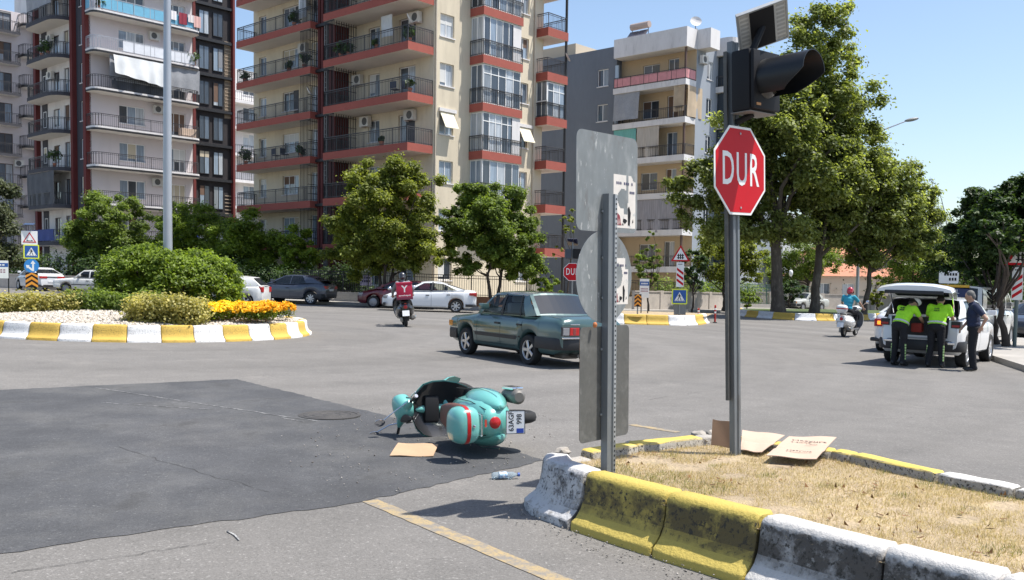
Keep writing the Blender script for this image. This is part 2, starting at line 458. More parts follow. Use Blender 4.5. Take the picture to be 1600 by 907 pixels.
# ================================================================== kerbs
PROFILE = [(-0.20, -0.05), (-0.20, 0.34), (-0.17, 0.375), (-0.05, 0.38), (-0.018, 0.37), (0.0, 0.345), (0.012, 0.24), (0.026, 0.17), (0.052, 0.115), (0.088, 0.078), (0.122, 0.056), (0.130, 0.045), (0.132, -0.02)]
PROFILE_SQ = [(-0.15, -0.05), (-0.15, 0.365), (-0.14, 0.378), (-0.015, 0.38), (0.0, 0.37), (0.005, 0.33), (0.015, 0.19), (0.05, 0.12), (0.115, 0.085), (0.15, 0.075), (0.155, -0.02)]
def kerb_block(pts, mat, parent, sgn=1, gap=0.008, prof=PROFILE, sc=1.0, name='kerb_block', jit=0.006):
    """one kerb stone along a polyline of (x, y); sgn=1: outside lies to the left of the walking direction"""
    P = [Vector(p) for p in pts]
    L_ = sum((P[i + 1] - P[i]).length for i in range(len(P) - 1)); n = max(2, int(L_ / 0.12))
    acc = [0.0]
    for i in range(len(P) - 1): acc.append(acc[-1] + (P[i + 1] - P[i]).length)
    def pos(t):
        for i in range(len(P) - 1):
            if t <= acc[i + 1] + 1e-9:
                return P[i].lerp(P[i + 1], (t - acc[i]) / max(acc[i + 1] - acc[i], 1e-9))
        return P[-1]
    dz = rnd.uniform(-jit, jit); do = rnd.uniform(-jit, jit)
    rings = []
    ts = [gap] + [gap + 0.02] + [L_ * k / n for k in range(1, n)] + [L_ - gap - 0.02, L_ - gap]
    for i, t in enumerate(ts):
        p = pos(t); d = (pos(min(t + 0.06, L_)) - pos(max(t - 0.06, 0))).normalized(); q = Vector((-d.y, d.x)) * sgn
        e = 0.012 if i in (0, len(ts) - 1) else 0.0
        ring = []
        for o_, z in prof:
            o2 = o_ * sc + do - (e if o_ > -0.1 else -e) + rnd.uniform(-0.003, 0.003); z2 = z * sc + dz - (e if z > 0.2 else 0) + rnd.uniform(-0.003, 0.003)
            v = p + q * o2; ring.append((v.x, v.y, zg(v.x) + z2))
        rings.append(ring)
    return MB().loft(rings).build(name, mat, parent, smooth=50)
def island(name, pts, h, mat):
    mb = MB(); mb.add([(x, y, zg(x) + h) for x, y in pts], [tuple(range(len(pts)))])
    o = mb.build(name, mat); o['kind'] = 'structure'; return o

# --- the near median with the stop sign
def g38(px, py): return gp(px, py, 0.38)
E = [g38(912, 737), g38(1040, 770), g38(1185, 805), g38(1380, 855), g38(1560, 900)]
dirn = (Vector(E[4]) - Vector(E[3])).normalized()
E.append(tuple(Vector(E[4]) + dirn * 0.9)); E.append(tuple(Vector(E[5]) + dirn * 1.2))
Fp = [g38(905, 698), g38(978, 688), g38(1082, 678), g38(1125, 677), g38(1310, 700), g38(1345, 706), g38(1480, 735), g38(1600, 757)]
dirf = (Vector(Fp[7]) - Vector(Fp[6])).normalized()
Fp.append(tuple(Vector(Fp[7]) + dirf * 1.5)); Fp.append(tuple(Vector(Fp[8]) + dirf * 1.5))
nose = [E[0], (0.36, 6.50), (0.27, 6.64), (0.235, 6.82), (0.27, 6.98)]
interior = [E[6], E[5], E[4], E[3], E[2], E[1], E[0], (0.4, 6.55), (0.33, 6.8), (0.45, 7.1), Fp[0], Fp[1], Fp[2], Fp[3], Fp[4], Fp[5], Fp[6], Fp[7], Fp[8], Fp[9]]
med = island('median_ground', interior, 0.30, soil)
for a, b, mt in ((6, 5, K_whi), (5, 4, K_whi), (4, 3, K_whi), (3, 2, K_whi), (2, 1, K_yel), (1, 0, K_yel)):
    kerb_block([E[a], E[b]], mt, med, 1)
kerb_block(nose, K_nose, med, 1)
kerb_block([(0.27, 6.98), (0.38, 7.12), Fp[0]], K_bare, med, 1, sc=0.86, gap=0.02, jit=0.02)
for a, b, mt in ((0, 1, K_top_y), (1, 2, K_top_y), (2, 3, K_bare), (3, 4, K_top_y), (4, 5, K_top_y), (5, 6, K_top_y), (6, 7, K_top_w), (7, 8, K_top_w), (8, 9, K_top_y)):
    kerb_block([Fp[a], Fp[b]], mt, med, 1, sc=0.98, prof=PROFILE_SQ)
# --- the roundabout
RC, RR = Vector((-9.8, 24.95)), 4.28
def rpt(a, r): return (RC.x + r * math.cos(a), RC.y + r * math.sin(a))
rb = island('roundabout_ground', [rpt(2 * PI * k / 60, RR - 0.1) for k in range(60)], 0.33, soil)
a = R(-152); k = 0; first = True
nb = 38; da = 2 * PI / nb
for k in range(nb):
    a0 = R(-82) + (k - 1) * da
    kerb_block([rpt(a0 + da * (1 - j / 6), RR) for j in range(7)], K_yel2 if k % 2 else K_whi2, rb, 1)
# --- the island on the far side with the level crossing sign
def kerb_line(name, pts, ground_pts, h, mat, cols, step, sc=1.0, sgn=1):
    isl = island(name, ground_pts, h, mat)
    P = [Vector(p) for p in pts]; acc = [0.0]
    for i in range(len(P) - 1): acc.append(acc[-1] + (P[i + 1] - P[i]).length)
    n = max(1, round(acc[-1] / step))
    def pos(t):
        for i in range(len(P) - 1):
            if t <= acc[i + 1] + 1e-9: return P[i].lerp(P[i + 1], (t - acc[i]) / max(acc[i + 1] - acc[i], 1e-9))
        return P[-1]
    for k in range(n):
        t0, t1 = acc[-1] * k / n, acc[-1] * (k + 1) / n
        kerb_block([pos(t0 + (t1 - t0) * j / 4) for j in range(5)], cols[k % len(cols)], isl, sgn, sc=sc)
    return isl
m2 = [gp(1104, 505), gp(1090, 508), gp(1060, 509), gp(985, 507), (3.0, 38.6), (1.2, 39.6), (0.6, 41.5)]
kerb_line('far_island_ground', m2[::-1] if False else m2[::-1], [(8.6, 41.9), (7.9, 41.0), (5.2, 38.7), (3.0, 38.9), (1.2, 39.8), (0.7, 42), (3, 47), (10, 47)], 0.32, soil, [K_whi2, K_whi2, K_yel2, K_yel2], 0.95, sc=1.1, sgn=-1)
# --- the tree island
m3 = [(14.6, 60), (13.2, 56.5), (13.4, 53.5), (14.2, 51.6), (15.3, 50.6), (17.3, 51.2), (22.5, 57.2), (28, 63.5), (31, 66.5)]
kerb_line('tree_island_ground', m3, m3 + [(30, 70), (22, 66)], 0.34, turf, [K_blue2, K_yel2], 1.25, sgn=-1)
# --- left splitter island behind the roundabout
m4 = [(-40, 37.0), (-30, 36.8), (-20, 36.9), (-18.6, 37.8), (-18.6, 39.5), (-20, 40.2)]
kerb_line('left_island_ground', m4, m4 + [(-30, 41), (-40, 41)], 0.34, turf, [K_whi2, K_yel2], 1.0, sgn=-1)
# --- pavements (a real step above the road)
def pavement(name, pts, mat=None, h=0.14):
    mb = MB(); n = len(pts)
    vs = [(x, y, zg(x) + h) for x, y in pts] + [(x, y, zg(x) - 0.1) for x, y in pts]
    mb.add(vs, [tuple(range(n))] + [(i, (i + 1) % n, n + (i + 1) % n, n + i) for i in range(n)])
    o = mb.build(name, mat or paving); o['kind'] = 'structure'; return o
pavement('back_pavement', [(-80, 66), (-36, 64.5), (-22, 60), (-14, 53), (-11, 51.3), (0, 49.8), (3.0, 52), (7, 54.5), (14, 62), (30, 78), (80, 120), (80, 160), (-120, 160), (-120, 66)])
pavement('side_pavement', [(10.4, 18.4), (11.3, 20.7), (12.6, 25.3), (14.6, 30), (19, 37), (34, 52), (60, 78), (90, 78), (60, 30), (30, 16), (14, 14)])
# ================================================================== loose ground cover
def blades(name, n, area, h, wid, lean, mat, parent=None, base_h=0.30, seed=3):
    """tufts of thin upright triangles scattered where area(x, y) is true"""
    g = np.random.default_rng(seed); pts = []
    x0, x1, y0, y1, fn = area
    while len(pts) < n:
        xs = g.uniform(x0, x1, n); ys = g.uniform(y0, y1, n)
        k = fn(xs, ys); pts += list(zip(xs[k], ys[k]))
    p = np.array(pts[:n]); hh = g.uniform(*h, n); az = g.uniform(0, 2 * PI, n); le = g.uniform(0.1, lean, n); ww = g.uniform(*wid, n)
    ax = g.uniform(0, 2 * PI, n)
    v = np.zeros((n, 3, 3))
    v[:, 0, 0] = p[:, 0] - np.cos(ax) * ww; v[:, 0, 1] = p[:, 1] - np.sin(ax) * ww
    v[:, 1, 0] = p[:, 0] + np.cos(ax) * ww; v[:, 1, 1] = p[:, 1] + np.sin(ax) * ww
    v[:, 2, 0] = p[:, 0] + np.cos(az) * hh * le; v[:, 2, 1] = p[:, 1] + np.sin(az) * hh * le
    zb = -TILT * p[:, 0] + base_h
    v[:, 0, 2] = zb; v[:, 1, 2] = zb; v[:, 2, 2] = zb + hh * np.sqrt(np.maximum(0.05, 1 - np.minimum(le, 0.97) ** 2))
    return npmesh(name, v.reshape(-1, 3), np.arange(3 * n).reshape(n, 3), np.repeat(g.uniform(0, 1, n), 3), mat, parent)
def npmesh(name, verts, faces, tint, mat, parent=None):
    me = bpy.data.meshes.new(name)
    nv, nf, k = len(verts), len(faces), faces.shape[1]
    me.vertices.add(nv); me.vertices.foreach_set('co', verts.astype(np.float32).ravel())
    me.loops.add(nf * k); me.loops.foreach_set('vertex_index', faces.astype(np.int32).ravel())
    me.polygons.add(nf); me.polygons.foreach_set('loop_start', np.arange(0, nf * k, k, dtype=np.int32))
    a = me.attributes.new('tint', 'FLOAT', 'POINT'); a.data.foreach_set('value', tint.astype(np.float32))
    me.update(); me.materials.append(mat)
    return link(name, me, parent)
def inpoly(poly):
    P = np.array(poly)
    def fn(x, y):
        ins = np.zeros(len(x), bool); j = len(P) - 1
        for i in range(len(P)):
            c = ((P[i, 1] > y) != (P[j, 1] > y)) & (x < (P[j, 0] - P[i, 0]) * (y - P[i, 1]) / (P[j, 1] - P[i, 1] + 1e-12) + P[i, 0])
            ins ^= c; j = i
        return ins
    return fn
straw = leafmat('straw', (0.36, 0.27, 0.15), (0.68, 0.57, 0.37), 0.3, 0.7)
greengrass = leafmat('sparse_green_grass', (0.10, 0.13, 0.03), (0.30, 0.30, 0.09), 0.3, 0.7)
inn = inpoly([(x * 0.985 + 0.03, y * 0.985 + 0.09) for x, y in interior])
def patchy(fn, sc, thr, ph):
    def g(x, y):
        s = np.sin(x * sc + ph) + np.sin(y * sc * 1.3 + 2 * ph) + np.sin((x + y) * sc * 2.1 + ph * 3) + np.sin((x - y) * sc * 3.7)
        return fn(x, y) & (s > thr)
    return g
o = blades('dry_grass', 120000, (0.2, 4.6, 3.2, 8.3, patchy(inn, 3.1, -1.6, 0.4)), (0.012, 0.036), (0.0014, 0.0028), 1.9, straw, base_h=0.297)
tag(o, 'sunburnt straw coloured grass covering the near median', 'grass', kind='stuff')
o = blades('dry_grass', 14000, (0.2, 4.6, 3.2, 8.3, patchy(inn, 4.3, 0.9, 1.9)), (0.025, 0.06), (0.0012, 0.0022), 1.6, straw, base_h=0.297, seed=9)
tag(o, 'taller tufts of dry straw grass on the near median', 'grass', kind='stuff')
o = blades('green_grass', 5000, (0.3, 4.0, 3.2, 8.0, patchy(inn, 2.7, 1.5, 5.1)), (0.02, 0.05), (0.0014, 0.0026), 1.1, greengrass, base_h=0.297, seed=5)
tag(o, 'few green blades left among the dry median grass', 'grass', kind='stuff')
# weeds and leaf litter in the joints
brown = leafmat('dead_leaf', (0.10, 0.05, 0.02), (0.26, 0.14, 0.06), 0.15, 0.8)
o = blades('leaf_litter', 300, (0.3, 4.4, 3.4, 8.0, patchy(inn, 5, 0.6, 2.2)), (0.015, 0.04), (0.008, 0.02), 2.2, brown, base_h=0.315, seed=21)
tag(o, 'brown dead leaves scattered over the dry median grass', 'leaves', kind='stuff')
# white gravel on the roundabout: many small stones, one mass
def stones(name, n, area, size, mat, base_h, seed=1):
    g = np.random.default_rng(seed); x0, x1, y0, y1, fn = area; pts = []
    while len(pts) < n:
        xs = g.uniform(x0, x1, n); ys = g.uniform(y0, y1, n); k = fn(xs, ys); pts += list(zip(xs[k], ys[k]))
    p = np.array(pts[:n])
    base = np.array([(1, 0, 0), (-1, 0, 0), (0, 1, 0), (0, -1, 0), (0, 0, 1), (0, 0, -1)], float)
    fc = np.array([(0, 2, 4), (2, 1, 4), (1, 3, 4), (3, 0, 4), (2, 0, 5), (1, 2, 5), (3, 1, 5), (0, 3, 5)])
    v = base[None] * g.uniform(0.6, 1.3, (n, 6, 1)) * g.uniform(*size, (n, 1, 1)) * np.array([1, 1, 0.7])
    an = g.uniform(0, 2 * PI, n); c, s = np.cos(an), np.sin(an)
    x = v[..., 0] * c[:, None] - v[..., 1] * s[:, None]; y = v[..., 0] * s[:, None] + v[..., 1] * c[:, None]
    v[..., 0], v[..., 1] = x + p[:, 0:1], y + p[:, 1:2]
    d = np.hypot(p[:, 0] - RC.x, p[:, 1] - RC.y)
    mound = 0.28 * np.clip(1 - d / RR, 0, 1) if n > 3000 else 0
    v[..., 2] += (-TILT * p[:, 0] + base_h + mound + g.uniform(0, 0.02, n))[:, None]
    f = (fc[None] + (np.arange(n) * 6)[:, None, None]).reshape(-1, 3)
    return npmesh(name, v.reshape(-1, 3), f, np.repeat(g.uniform(0, 1, n), 6), mat)
gravmat = leafmat('white_gravel', (0.30, 0.26, 0.21), (0.60, 0.55, 0.48), 0.0, 0.9)
o = stones('gravel', 14000, (RC.x - 4, RC.x + 4, RC.y - 4.1, RC.y + 1, lambda x, y: np.hypot(x - RC.x, y - RC.y) < RR - 0.22), (0.03, 0.06), gravmat, 0.33)
tag(o, 'pale gravel bed mounded behind the roundabout kerb', 'gravel', kind='stuff')
# the mound the gravel lies on
mb = MB()
mb.lathe([(RR - 0.25, 0.30), (3.0, 0.30 + 0.28 * (1 - 3 / RR)), (1.5, 0.30 + 0.28 * (1 - 1.5 / RR)), (0.001, 0.58)], n=40)
o = mb.build('soil_mound', soil, rb); o.location = (RC.x, RC.y, zg(RC.x)); 
# grit on the road near the kerb foot
gritmat = leafmat('grit', (0.10, 0.09, 0.08), (0.40, 0.37, 0.33), 0.0, 0.9)
lane = inpoly([E[4], E[3], E[2], E[1], E[0], (0.3, 6.5), (0.1, 6.9), (-0.15, 7.0), (0.0, 6.3), (0.9, 5.2), (1.9, 4.1)])
o = stones('grit', 420, (-0.3, 2.4, 3.9, 7.1, lane), (0.003, 0.009), gritmat, 0.004, 8)
tag(o, 'loose grit lying on the road along the near kerb', 'gravel', kind='stuff')
debris = inpoly([gp(560, 640), gp(860, 640), gp(860, 720), gp(560, 790), gp(400, 700)])
o = stones('debris', 260, (-3, 1, 6, 12, debris), (0.004, 0.012), gritmat, 0.008, 13)
tag(o, 'broken bits and grit scattered around the fallen scooter', 'debris', kind='stuff')
# ================================================================== buildings
cream = M('wall_cream', (0.66, 0.58, 0.44), 0.9, var=((0.25, 0.05), (3, 0.04)), spots=((0.9, 0.46, 0.72, (0.46, 0.40, 0.30), 0.5), (2.5, 0.56, 0.72, (0.40, 0.34, 0.26), 0.35)), stretch=(1, 1, 0.22))
cream2 = M('wall_cream_light', (0.68, 0.62, 0.50), 0.9, var=((0.3, 0.05), (3, 0.04)), spots=((0.7, 0.52, 0.75, (0.50, 0.45, 0.37), 0.35),), stretch=(1, 1, 0.3))
whitew = M('wall_white', (0.70, 0.68, 0.67), 0.9, var=((0.3, 0.05),), spots=((0.9, 0.46, 0.72, (0.46, 0.44, 0.43), 0.5), (3, 0.56, 0.70, (0.38, 0.36, 0.35), 0.35)), stretch=(1, 1, 0.3))
pinkw = M('wall_pinkish_white', (0.64, 0.58, 0.58), 0.9, var=((0.3, 0.05),), spots=((0.7, 0.5, 0.75, (0.5, 0.46, 0.46), 0.4),), stretch=(1, 1, 0.3))
redband = M('band_brick_red', (0.33, 0.085, 0.062), 0.85, var=((0.7, 0.08), (6, 0.06)), spots=((2.0, 0.55, 0.75, (0.27, 0.08, 0.06), 0.5),))
redtrim = M('trim_dark_red', (0.13, 0.022, 0.020), 0.8, var=((1, 0.1),))
maroon = M('wall_maroon', (0.115, 0.028, 0.026), 0.85, var=((1, 0.12),))
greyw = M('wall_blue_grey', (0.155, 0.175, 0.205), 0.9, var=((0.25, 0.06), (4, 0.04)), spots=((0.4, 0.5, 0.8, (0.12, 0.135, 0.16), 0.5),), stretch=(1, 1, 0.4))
charcoal = M('wall_charcoal', (0.050, 0.050, 0.060), 0.85, var=((0.6, 0.1),))
tanw = M('wall_tan', (0.52, 0.40, 0.26), 0.9, var=((0.4, 0.06),))
ceil = M('balcony_ceiling', (0.66, 0.62, 0.56), 0.9, var=((0.5, 0.06),))
black = M('black_metal', (0.018, 0.018, 0.02), 0.5, var=((4, 0.2),))
railm = M('rail_metal', (0.045, 0.043, 0.045), 0.5)
lightrail = M('rail_aluminium', (0.45, 0.46, 0.48), 0.45, metal=0.6)
pvc = M('window_frame_white', (0.78, 0.78, 0.77), 0.5, var=((2, 0.05),))
brownf = M('window_frame_brown', (0.10, 0.06, 0.045), 0.6)
roofm = M('roof_tar', (0.30, 0.29, 0.28), 0.9, var=((0.6, 0.15),))
tile = M('roof_tile_red', (0.48, 0.20, 0.12), 0.85, var=((0.8, 0.12), (9, 0.15)))
acm = M('air_conditioner_casing', (0.62, 0.60, 0.56), 0.55, var=((3, 0.08),), rand=0.12)
acd = M('air_conditioner_grille', (0.10, 0.10, 0.10), 0.6)
tarp_g = M('tarp_grey', (0.30, 0.31, 0.33), 0.85, var=((1.5, 0.15), (9, 0.08)))
tarp_l = M('tarp_light', (0.62, 0.64, 0.65), 0.8, var=((1.5, 0.1),))
tarp_d = M('tarp_dark', (0.085, 0.09, 0.10), 0.85, var=((1.5, 0.2),))
tarp_b = M('tarp_blue', (0.02, 0.045, 0.20), 0.7, var=((2, 0.2),))
tarp_t = M('curtain_teal', (0.16, 0.42, 0.38), 0.85, var=((4, 0.2),), stretch=(4, 4, 0.3))
tarp_s = M('curtain_striped_grey', (0.30, 0.29, 0.31), 0.85, var=((7, 0.35),), stretch=(3, 3, 0.1))
tarp_tan = M('blind_tan', (0.46, 0.36, 0.25), 0.85, var=((1.2, 0.15),))
pinkp = M('panel_pink', (0.62, 0.27, 0.28), 0.7, var=((2, 0.15),))
bluep = M('panel_blue', (0.16, 0.42, 0.58), 0.5, var=((2, 0.1),))
whitep = M('panel_white', (0.72, 0.74, 0.78), 0.6, var=((2, 0.1),))
def panemat():
    m = bpy.data.materials.new('window_pane'); m.use_nodes = True
    nt = m.node_tree; b = nt.nodes['Principled BSDF']; L = nt.links.new
    oi = _n(nt, 'ShaderNodeObjectInfo'); cr = _n(nt, 'ShaderNodeValToRGB')
    cr.color_ramp.interpolation = 'CONSTANT'
    e = cr.color_ramp.elements
    e[0].color = (0.035, 0.045, 0.06, 1); e[1].position = 0.35; e[1].color = (0.24, 0.30, 0.37, 1)  # bluish ramp tones put the sky's reflection into the pane colour
    for p, c in ((0.55, (0.10, 0.13, 0.17)), (0.7, (0.42, 0.45, 0.48)), (0.88, (0.20, 0.22, 0.24))):
        n = e.new(p); n.color = (*c, 1)
    L(oi.outputs['Random'], cr.inputs[0])
    geo = _n(nt, 'ShaderNodeNewGeometry'); mp = _n(nt, 'ShaderNodeMapping'); mp.inputs['Scale'].default_value = (6, 6, 0.4)
    t = _n(nt, 'ShaderNodeTexNoise'); t.inputs['Scale'].default_value = 1.5; L(geo.outputs['Position'], mp.inputs[0]); L(mp.outputs[0], t.inputs['Vector'])
    mr = _n(nt, 'ShaderNodeMapRange'); mr.inputs['From Min'].default_value = 0.3; mr.inputs['From Max'].default_value = 0.7; mr.inputs['To Min'].default_value = 0.7; mr.inputs['To Max'].default_value = 1.2
    L(t.outputs['Fac'], mr.inputs['Value'])
    vm = _n(nt, 'ShaderNodeVectorMath', operation='SCALE'); L(cr.outputs[0], vm.inputs[0]); L(mr.outputs[0], vm.inputs['Scale']); L(vm.outputs[0], b.inputs['Base Color'])
    b.inputs['Roughness'].default_value = 0.35; b.inputs['Coat Weight'].default_value = 1.0; b.inputs['Coat Roughness'].default_value = 0.02
    return m
pane_m = panemat()
E1 = Vector((0.669, 0.743)); E2 = Vector((-0.743, 0.669)); BRZ = math.atan2(0.743, 0.669)

class Face:
    """face A: s runs along local +x, out is -y.  face B: s runs along local +y, out is -x"""
    def __init__(s, mode): s.mode = mode
    def p(s, a, o, z): return (a, -o, z) if s.mode == 'A' else (-o, a, z)
FA, FB = Face('A'), Face('B')
def fbox(mb, F, s0, s1, o0, o1, z0, z1):
    return mb.hexa([F.p(s0, o0, z0), F.p(s1, o0, z0), F.p(s1, o1, z0), F.p(s0, o1, z0), F.p(s0, o0, z1), F.p(s1, o0, z1), F.p(s1, o1, z1), F.p(s0, o1, z1)])
def wall(b, F, s0, s1, z0, z1, mat, holes=(), o=0.0, depth=0.18, name='wall'):
    """outer wall sheet with real openings and their reveals"""
    ss = sorted(set([s0, s1] + [h[0] for h in holes] + [h[1] for h in holes]))
    zs = sorted(set([z0, z1] + [h[2] for h in holes] + [h[3] for h in holes]))
    mb = MB()
    def inside(s, z): return any(h[0] < s < h[1] and h[2] < z < h[3] for h in holes)
    for zi in range(len(zs) - 1):
        run = None
        for si in range(len(ss) - 1):
            solid = not inside((ss[si] + ss[si + 1]) / 2, (zs[zi] + zs[zi + 1]) / 2)
            if solid and run is None: run = ss[si]
            if run is not None and (not solid or si == len(ss) - 2):
                e = ss[si + 1] if solid else ss[si]
                mb.add([F.p(run, o, zs[zi]), F.p(e, o, zs[zi]), F.p(e, o, zs[zi + 1]), F.p(run, o, zs[zi + 1])], [(0, 1, 2, 3)])
                run = None
    for h in holes:
        a, c, e, g = h
        q = [(a, e), (c, e), (c, g), (a, g)]
        for i in range(4):
            (u0, w0), (u1, w1) = q[i], q[(i + 1) % 4]
            mb.add([F.p(u0, o, w0), F.p(u1, o, w1), F.p(u1, o - depth, w1), F.p(u0, o - depth, w0)], [(0, 1, 2, 3)])
    return mb.build(name, mat, b)
rb_ = random.Random(31)
BLINDS = [M('blind_white', (0.62, 0.62, 0.60), 0.8), M('blind_cream', (0.50, 0.44, 0.33), 0.8), M('blind_grey', (0.22, 0.23, 0.25), 0.8), M('curtain_brown', (0.16, 0.10, 0.07), 0.9)]
def window(b, F, s0, s1, z0, z1, o=0.0, n=2, fm=None, depth=0.12, sill=True, name='window', tr=0.0):
    fm = fm or pvc; t = 0.055
    mb = MB(); od = o - depth
    fbox(mb, F, s0, s1, od - 0.05, od, z0, z0 + t); fbox(mb, F, s0, s1, od - 0.05, od, z1 - t, z1)
    xs = [s0 + (s1 - s0) * i / n for i in range(n + 1)]
    for i, x in enumerate(xs):
        a = s0 if i == 0 else (s1 - t if i == n else x - t / 2)
        fbox(mb, F, a, a + t, od - 0.05, od, z0 + t, z1 - t)
    if tr: fbox(mb, F, s0 + t, s1 - t, od - 0.045, od - 0.002, z1 - tr - t, z1 - tr)
    w = mb.build(name, fm, b)
    for i in range(n):
        p = MB(); fbox(p, F, xs[i] + 0.028, xs[i + 1] - 0.028, od - 0.035, od - 0.025, z0 + t, z1 - t)
        p.build('pane', pane_m, w)
    if rb_.random() < 0.42 and name != 'bay_window':      # roller blind or curtain let down part of the way
        k = rb_.randrange(n); dz = (z1 - z0) * rb_.choice((0.25, 0.4, 0.55, 0.8))
        p = MB(); fbox(p, F, xs[k] + 0.03, xs[rb_.choice((k + 1, n))] - 0.03, od - 0.02, od - 0.012, z1 - t - dz, z1 - t); p.build('blind', rb_.choice(BLINDS), w)
    if sill:
        p = MB(); fbox(p, F, s0 - 0.06, s1 + 0.06, o, o + 0.06, z0 - 0.07, z0 - 0.005); p.build('sill', whitew, w)
    return w
def rail_path(F, s0, s1, o0, d, r=0.0, ends=(1, 1)):
    """plan polyline of a balcony edge: from the wall out, along, and back"""
    P = []
    if ends[0]:
        P.append((s0, o0))
    if r and ends[0]:
        P += [(s0 + r * (1 - math.cos(t)), o0 + d - r + r * math.sin(t)) for t in [PI / 2 * k / 4 for k in range(5)]]
    else: P.append((s0, o0 + d))
    if r and ends[1]:
        P += [(s1 - r * (1 - math.cos(t)), o0 + d - r + r * math.sin(t)) for t in [PI / 2 * (4 - k) / 4 for k in range(5)]]
    else: P.append((s1, o0 + d))
    if ends[1]: P.append((s1, o0))
    return P
def railing(par, F, P, z, h=0.95, mat=None, step=0.13, bars=True, inset=0.06, panel=None, panel_range=(0, 1), post=1.4):
    mat = mat or railm
    mb = MB()
    pts = []; acc = 0.0; seg = []
    cs = sum(p[0] for p in P) / len(P); co = min(p[1] for p in P)
    Q = [(p[0] + (inset if p[0] < cs else -inset), max(co, p[1] - inset)) for p in P]
    for i in range(len(Q) - 1):
        a, c = Vector(Q[i]), Vector(Q[i + 1]); l = (c - a).length
        if l < 1e-4: continue
        for zz, t in ((z + h - 0.02, 0.022), (z + 0.08, 0.014), (z + h * 0.86, 0.012)):
            d = (c - a) / l; n = Vector((-d.y, d.x)) * t
            q = [a - n, c - n, c + n, a + n]
            mb.hexa([F.p(v.x, v.y, zz - t) for v in q] + [F.p(v.x, v.y, zz + t) for v in q])
        if bars:
            k = max(1, int(l / step))
            for j in range(k + 1):
                p = a.lerp(c, j / k); big = (j % max(1, int(post / step)) == 0)
                t = 0.02 if big else 0.008
                fbox(mb, F, p.x - t, p.x + t, p.y - t, p.y + t, z, z + h - 0.02)
    r = mb.build('railing', mat, par)
    if panel:
        for i in range(len(Q) - 1):
            a, c = Vector(Q[i]), Vector(Q[i + 1]); l = (c - a).length
            if l < 0.25: continue
            n = max(1, round(l / 0.9)); d = (c - a) / l; nn = Vector((-d.y, d.x)) * 0.012
            lo = 0 if l < 2.5 else int(n * panel_range[0]); hi = n if l < 2.5 else int(n * panel_range[1])
            if l < 2.5 and panel_range != (0, 1): continue
            for j in range(lo, hi):
                u, w = a.lerp(c, (j + 0.02) / n), a.lerp(c, (j + 0.98) / n)
                q = [u - nn, w - nn, w + nn, u + nn]
                MB().hexa([F.p(v.x, v.y, z + 0.1) for v in q] + [F.p(v.x, v.y, z + h - 0.08) for v in q]).build('balustrade_panel', panel, par)
    return r
def slab(b, F, P, z, th, mat, bot=None, o0=0.0, name='balcony'):
    mb = MB(); n = len(P)
    poly = P
    vs = [F.p(s, o, z) for s, o in poly] + [F.p(s, o, z + th) for s, o in poly]
    mb.add(vs, [(i, (i + 1) % n, n + (i + 1) % n, n + i) for i in range(n)])
    mb.add(vs[n:], [tuple(range(n))])
    mb.cur = 1
    mb.add(vs[:n], [tuple(range(n))])
    return mb.build(name, [mat, bot or mat], b)
def aircon(b, F, s, z, o=0.0, w=0.85, h=0.6):
    mb = MB(); fbox(mb, F, s, s + w, o + 0.06, o + 0.36, z, z + h)
    fbox(mb, F, s + 0.05, s + 0.1, o, o + 0.34, z - 0.05, z); fbox(mb, F, s + w - 0.1, s + w - 0.05, o, o + 0.34, z - 0.05, z)
    a = mb.build('air_conditioner', acm, b)
    g = MB(); r = h * 0.40; cs, cz = s + w * 0.40, z + h / 2
    vs = [F.p(cs + r * math.cos(2 * PI * k / 16), o + 0.366, cz + r * math.sin(2 * PI * k / 16)) for k in range(16)]
    v2 = [F.p(cs + r * math.cos(2 * PI * k / 16), o + 0.355, cz + r * math.sin(2 * PI * k / 16)) for k in range(16)]
    g.loft([v2, vs]); g.build('fan_grille', acd, a)
    return a
def cloth(b, F, s0, s1, o, zt, zb, mat, name='awning_curtain', wave=0.05, slope=0.0, n=24, skew=0.0):
    """hanging curtain or tarp with folds"""
    mb = MB(); rows = 6; vs = []
    ph = rnd.uniform(0, 6)
    for j in range(rows + 1):
        v = j / rows
        for i in range(n + 1):
            u = i / n; s = s0 + (s1 - s0) * u
            z = zt + (zb + skew * u - zt) * v
            oo = o + slope * v + wave * (0.3 + 0.7 * v) * math.sin(u * (s1 - s0) * 5.5 + ph + 0.7 * math.sin(u * 9)) + 0.02 * math.sin(7 * u + 5 * v)
            vs.append(F.p(s, oo, z))
    mb.add(vs, [(j * (n + 1) + i, j * (n + 1) + i + 1, (j + 1) * (n + 1) + i + 1, (j + 1) * (n + 1) + i) for j in range(rows) for i in range(n)])
    return mb.build(name, mat, b, smooth=60)
leaf_small = leafmat('balcony_leaf', (0.015, 0.03, 0.01), (0.08, 0.14, 0.04), 0.2)
terra = M('terracotta', (0.42, 0.16, 0.09), 0.8, rand=0.2)
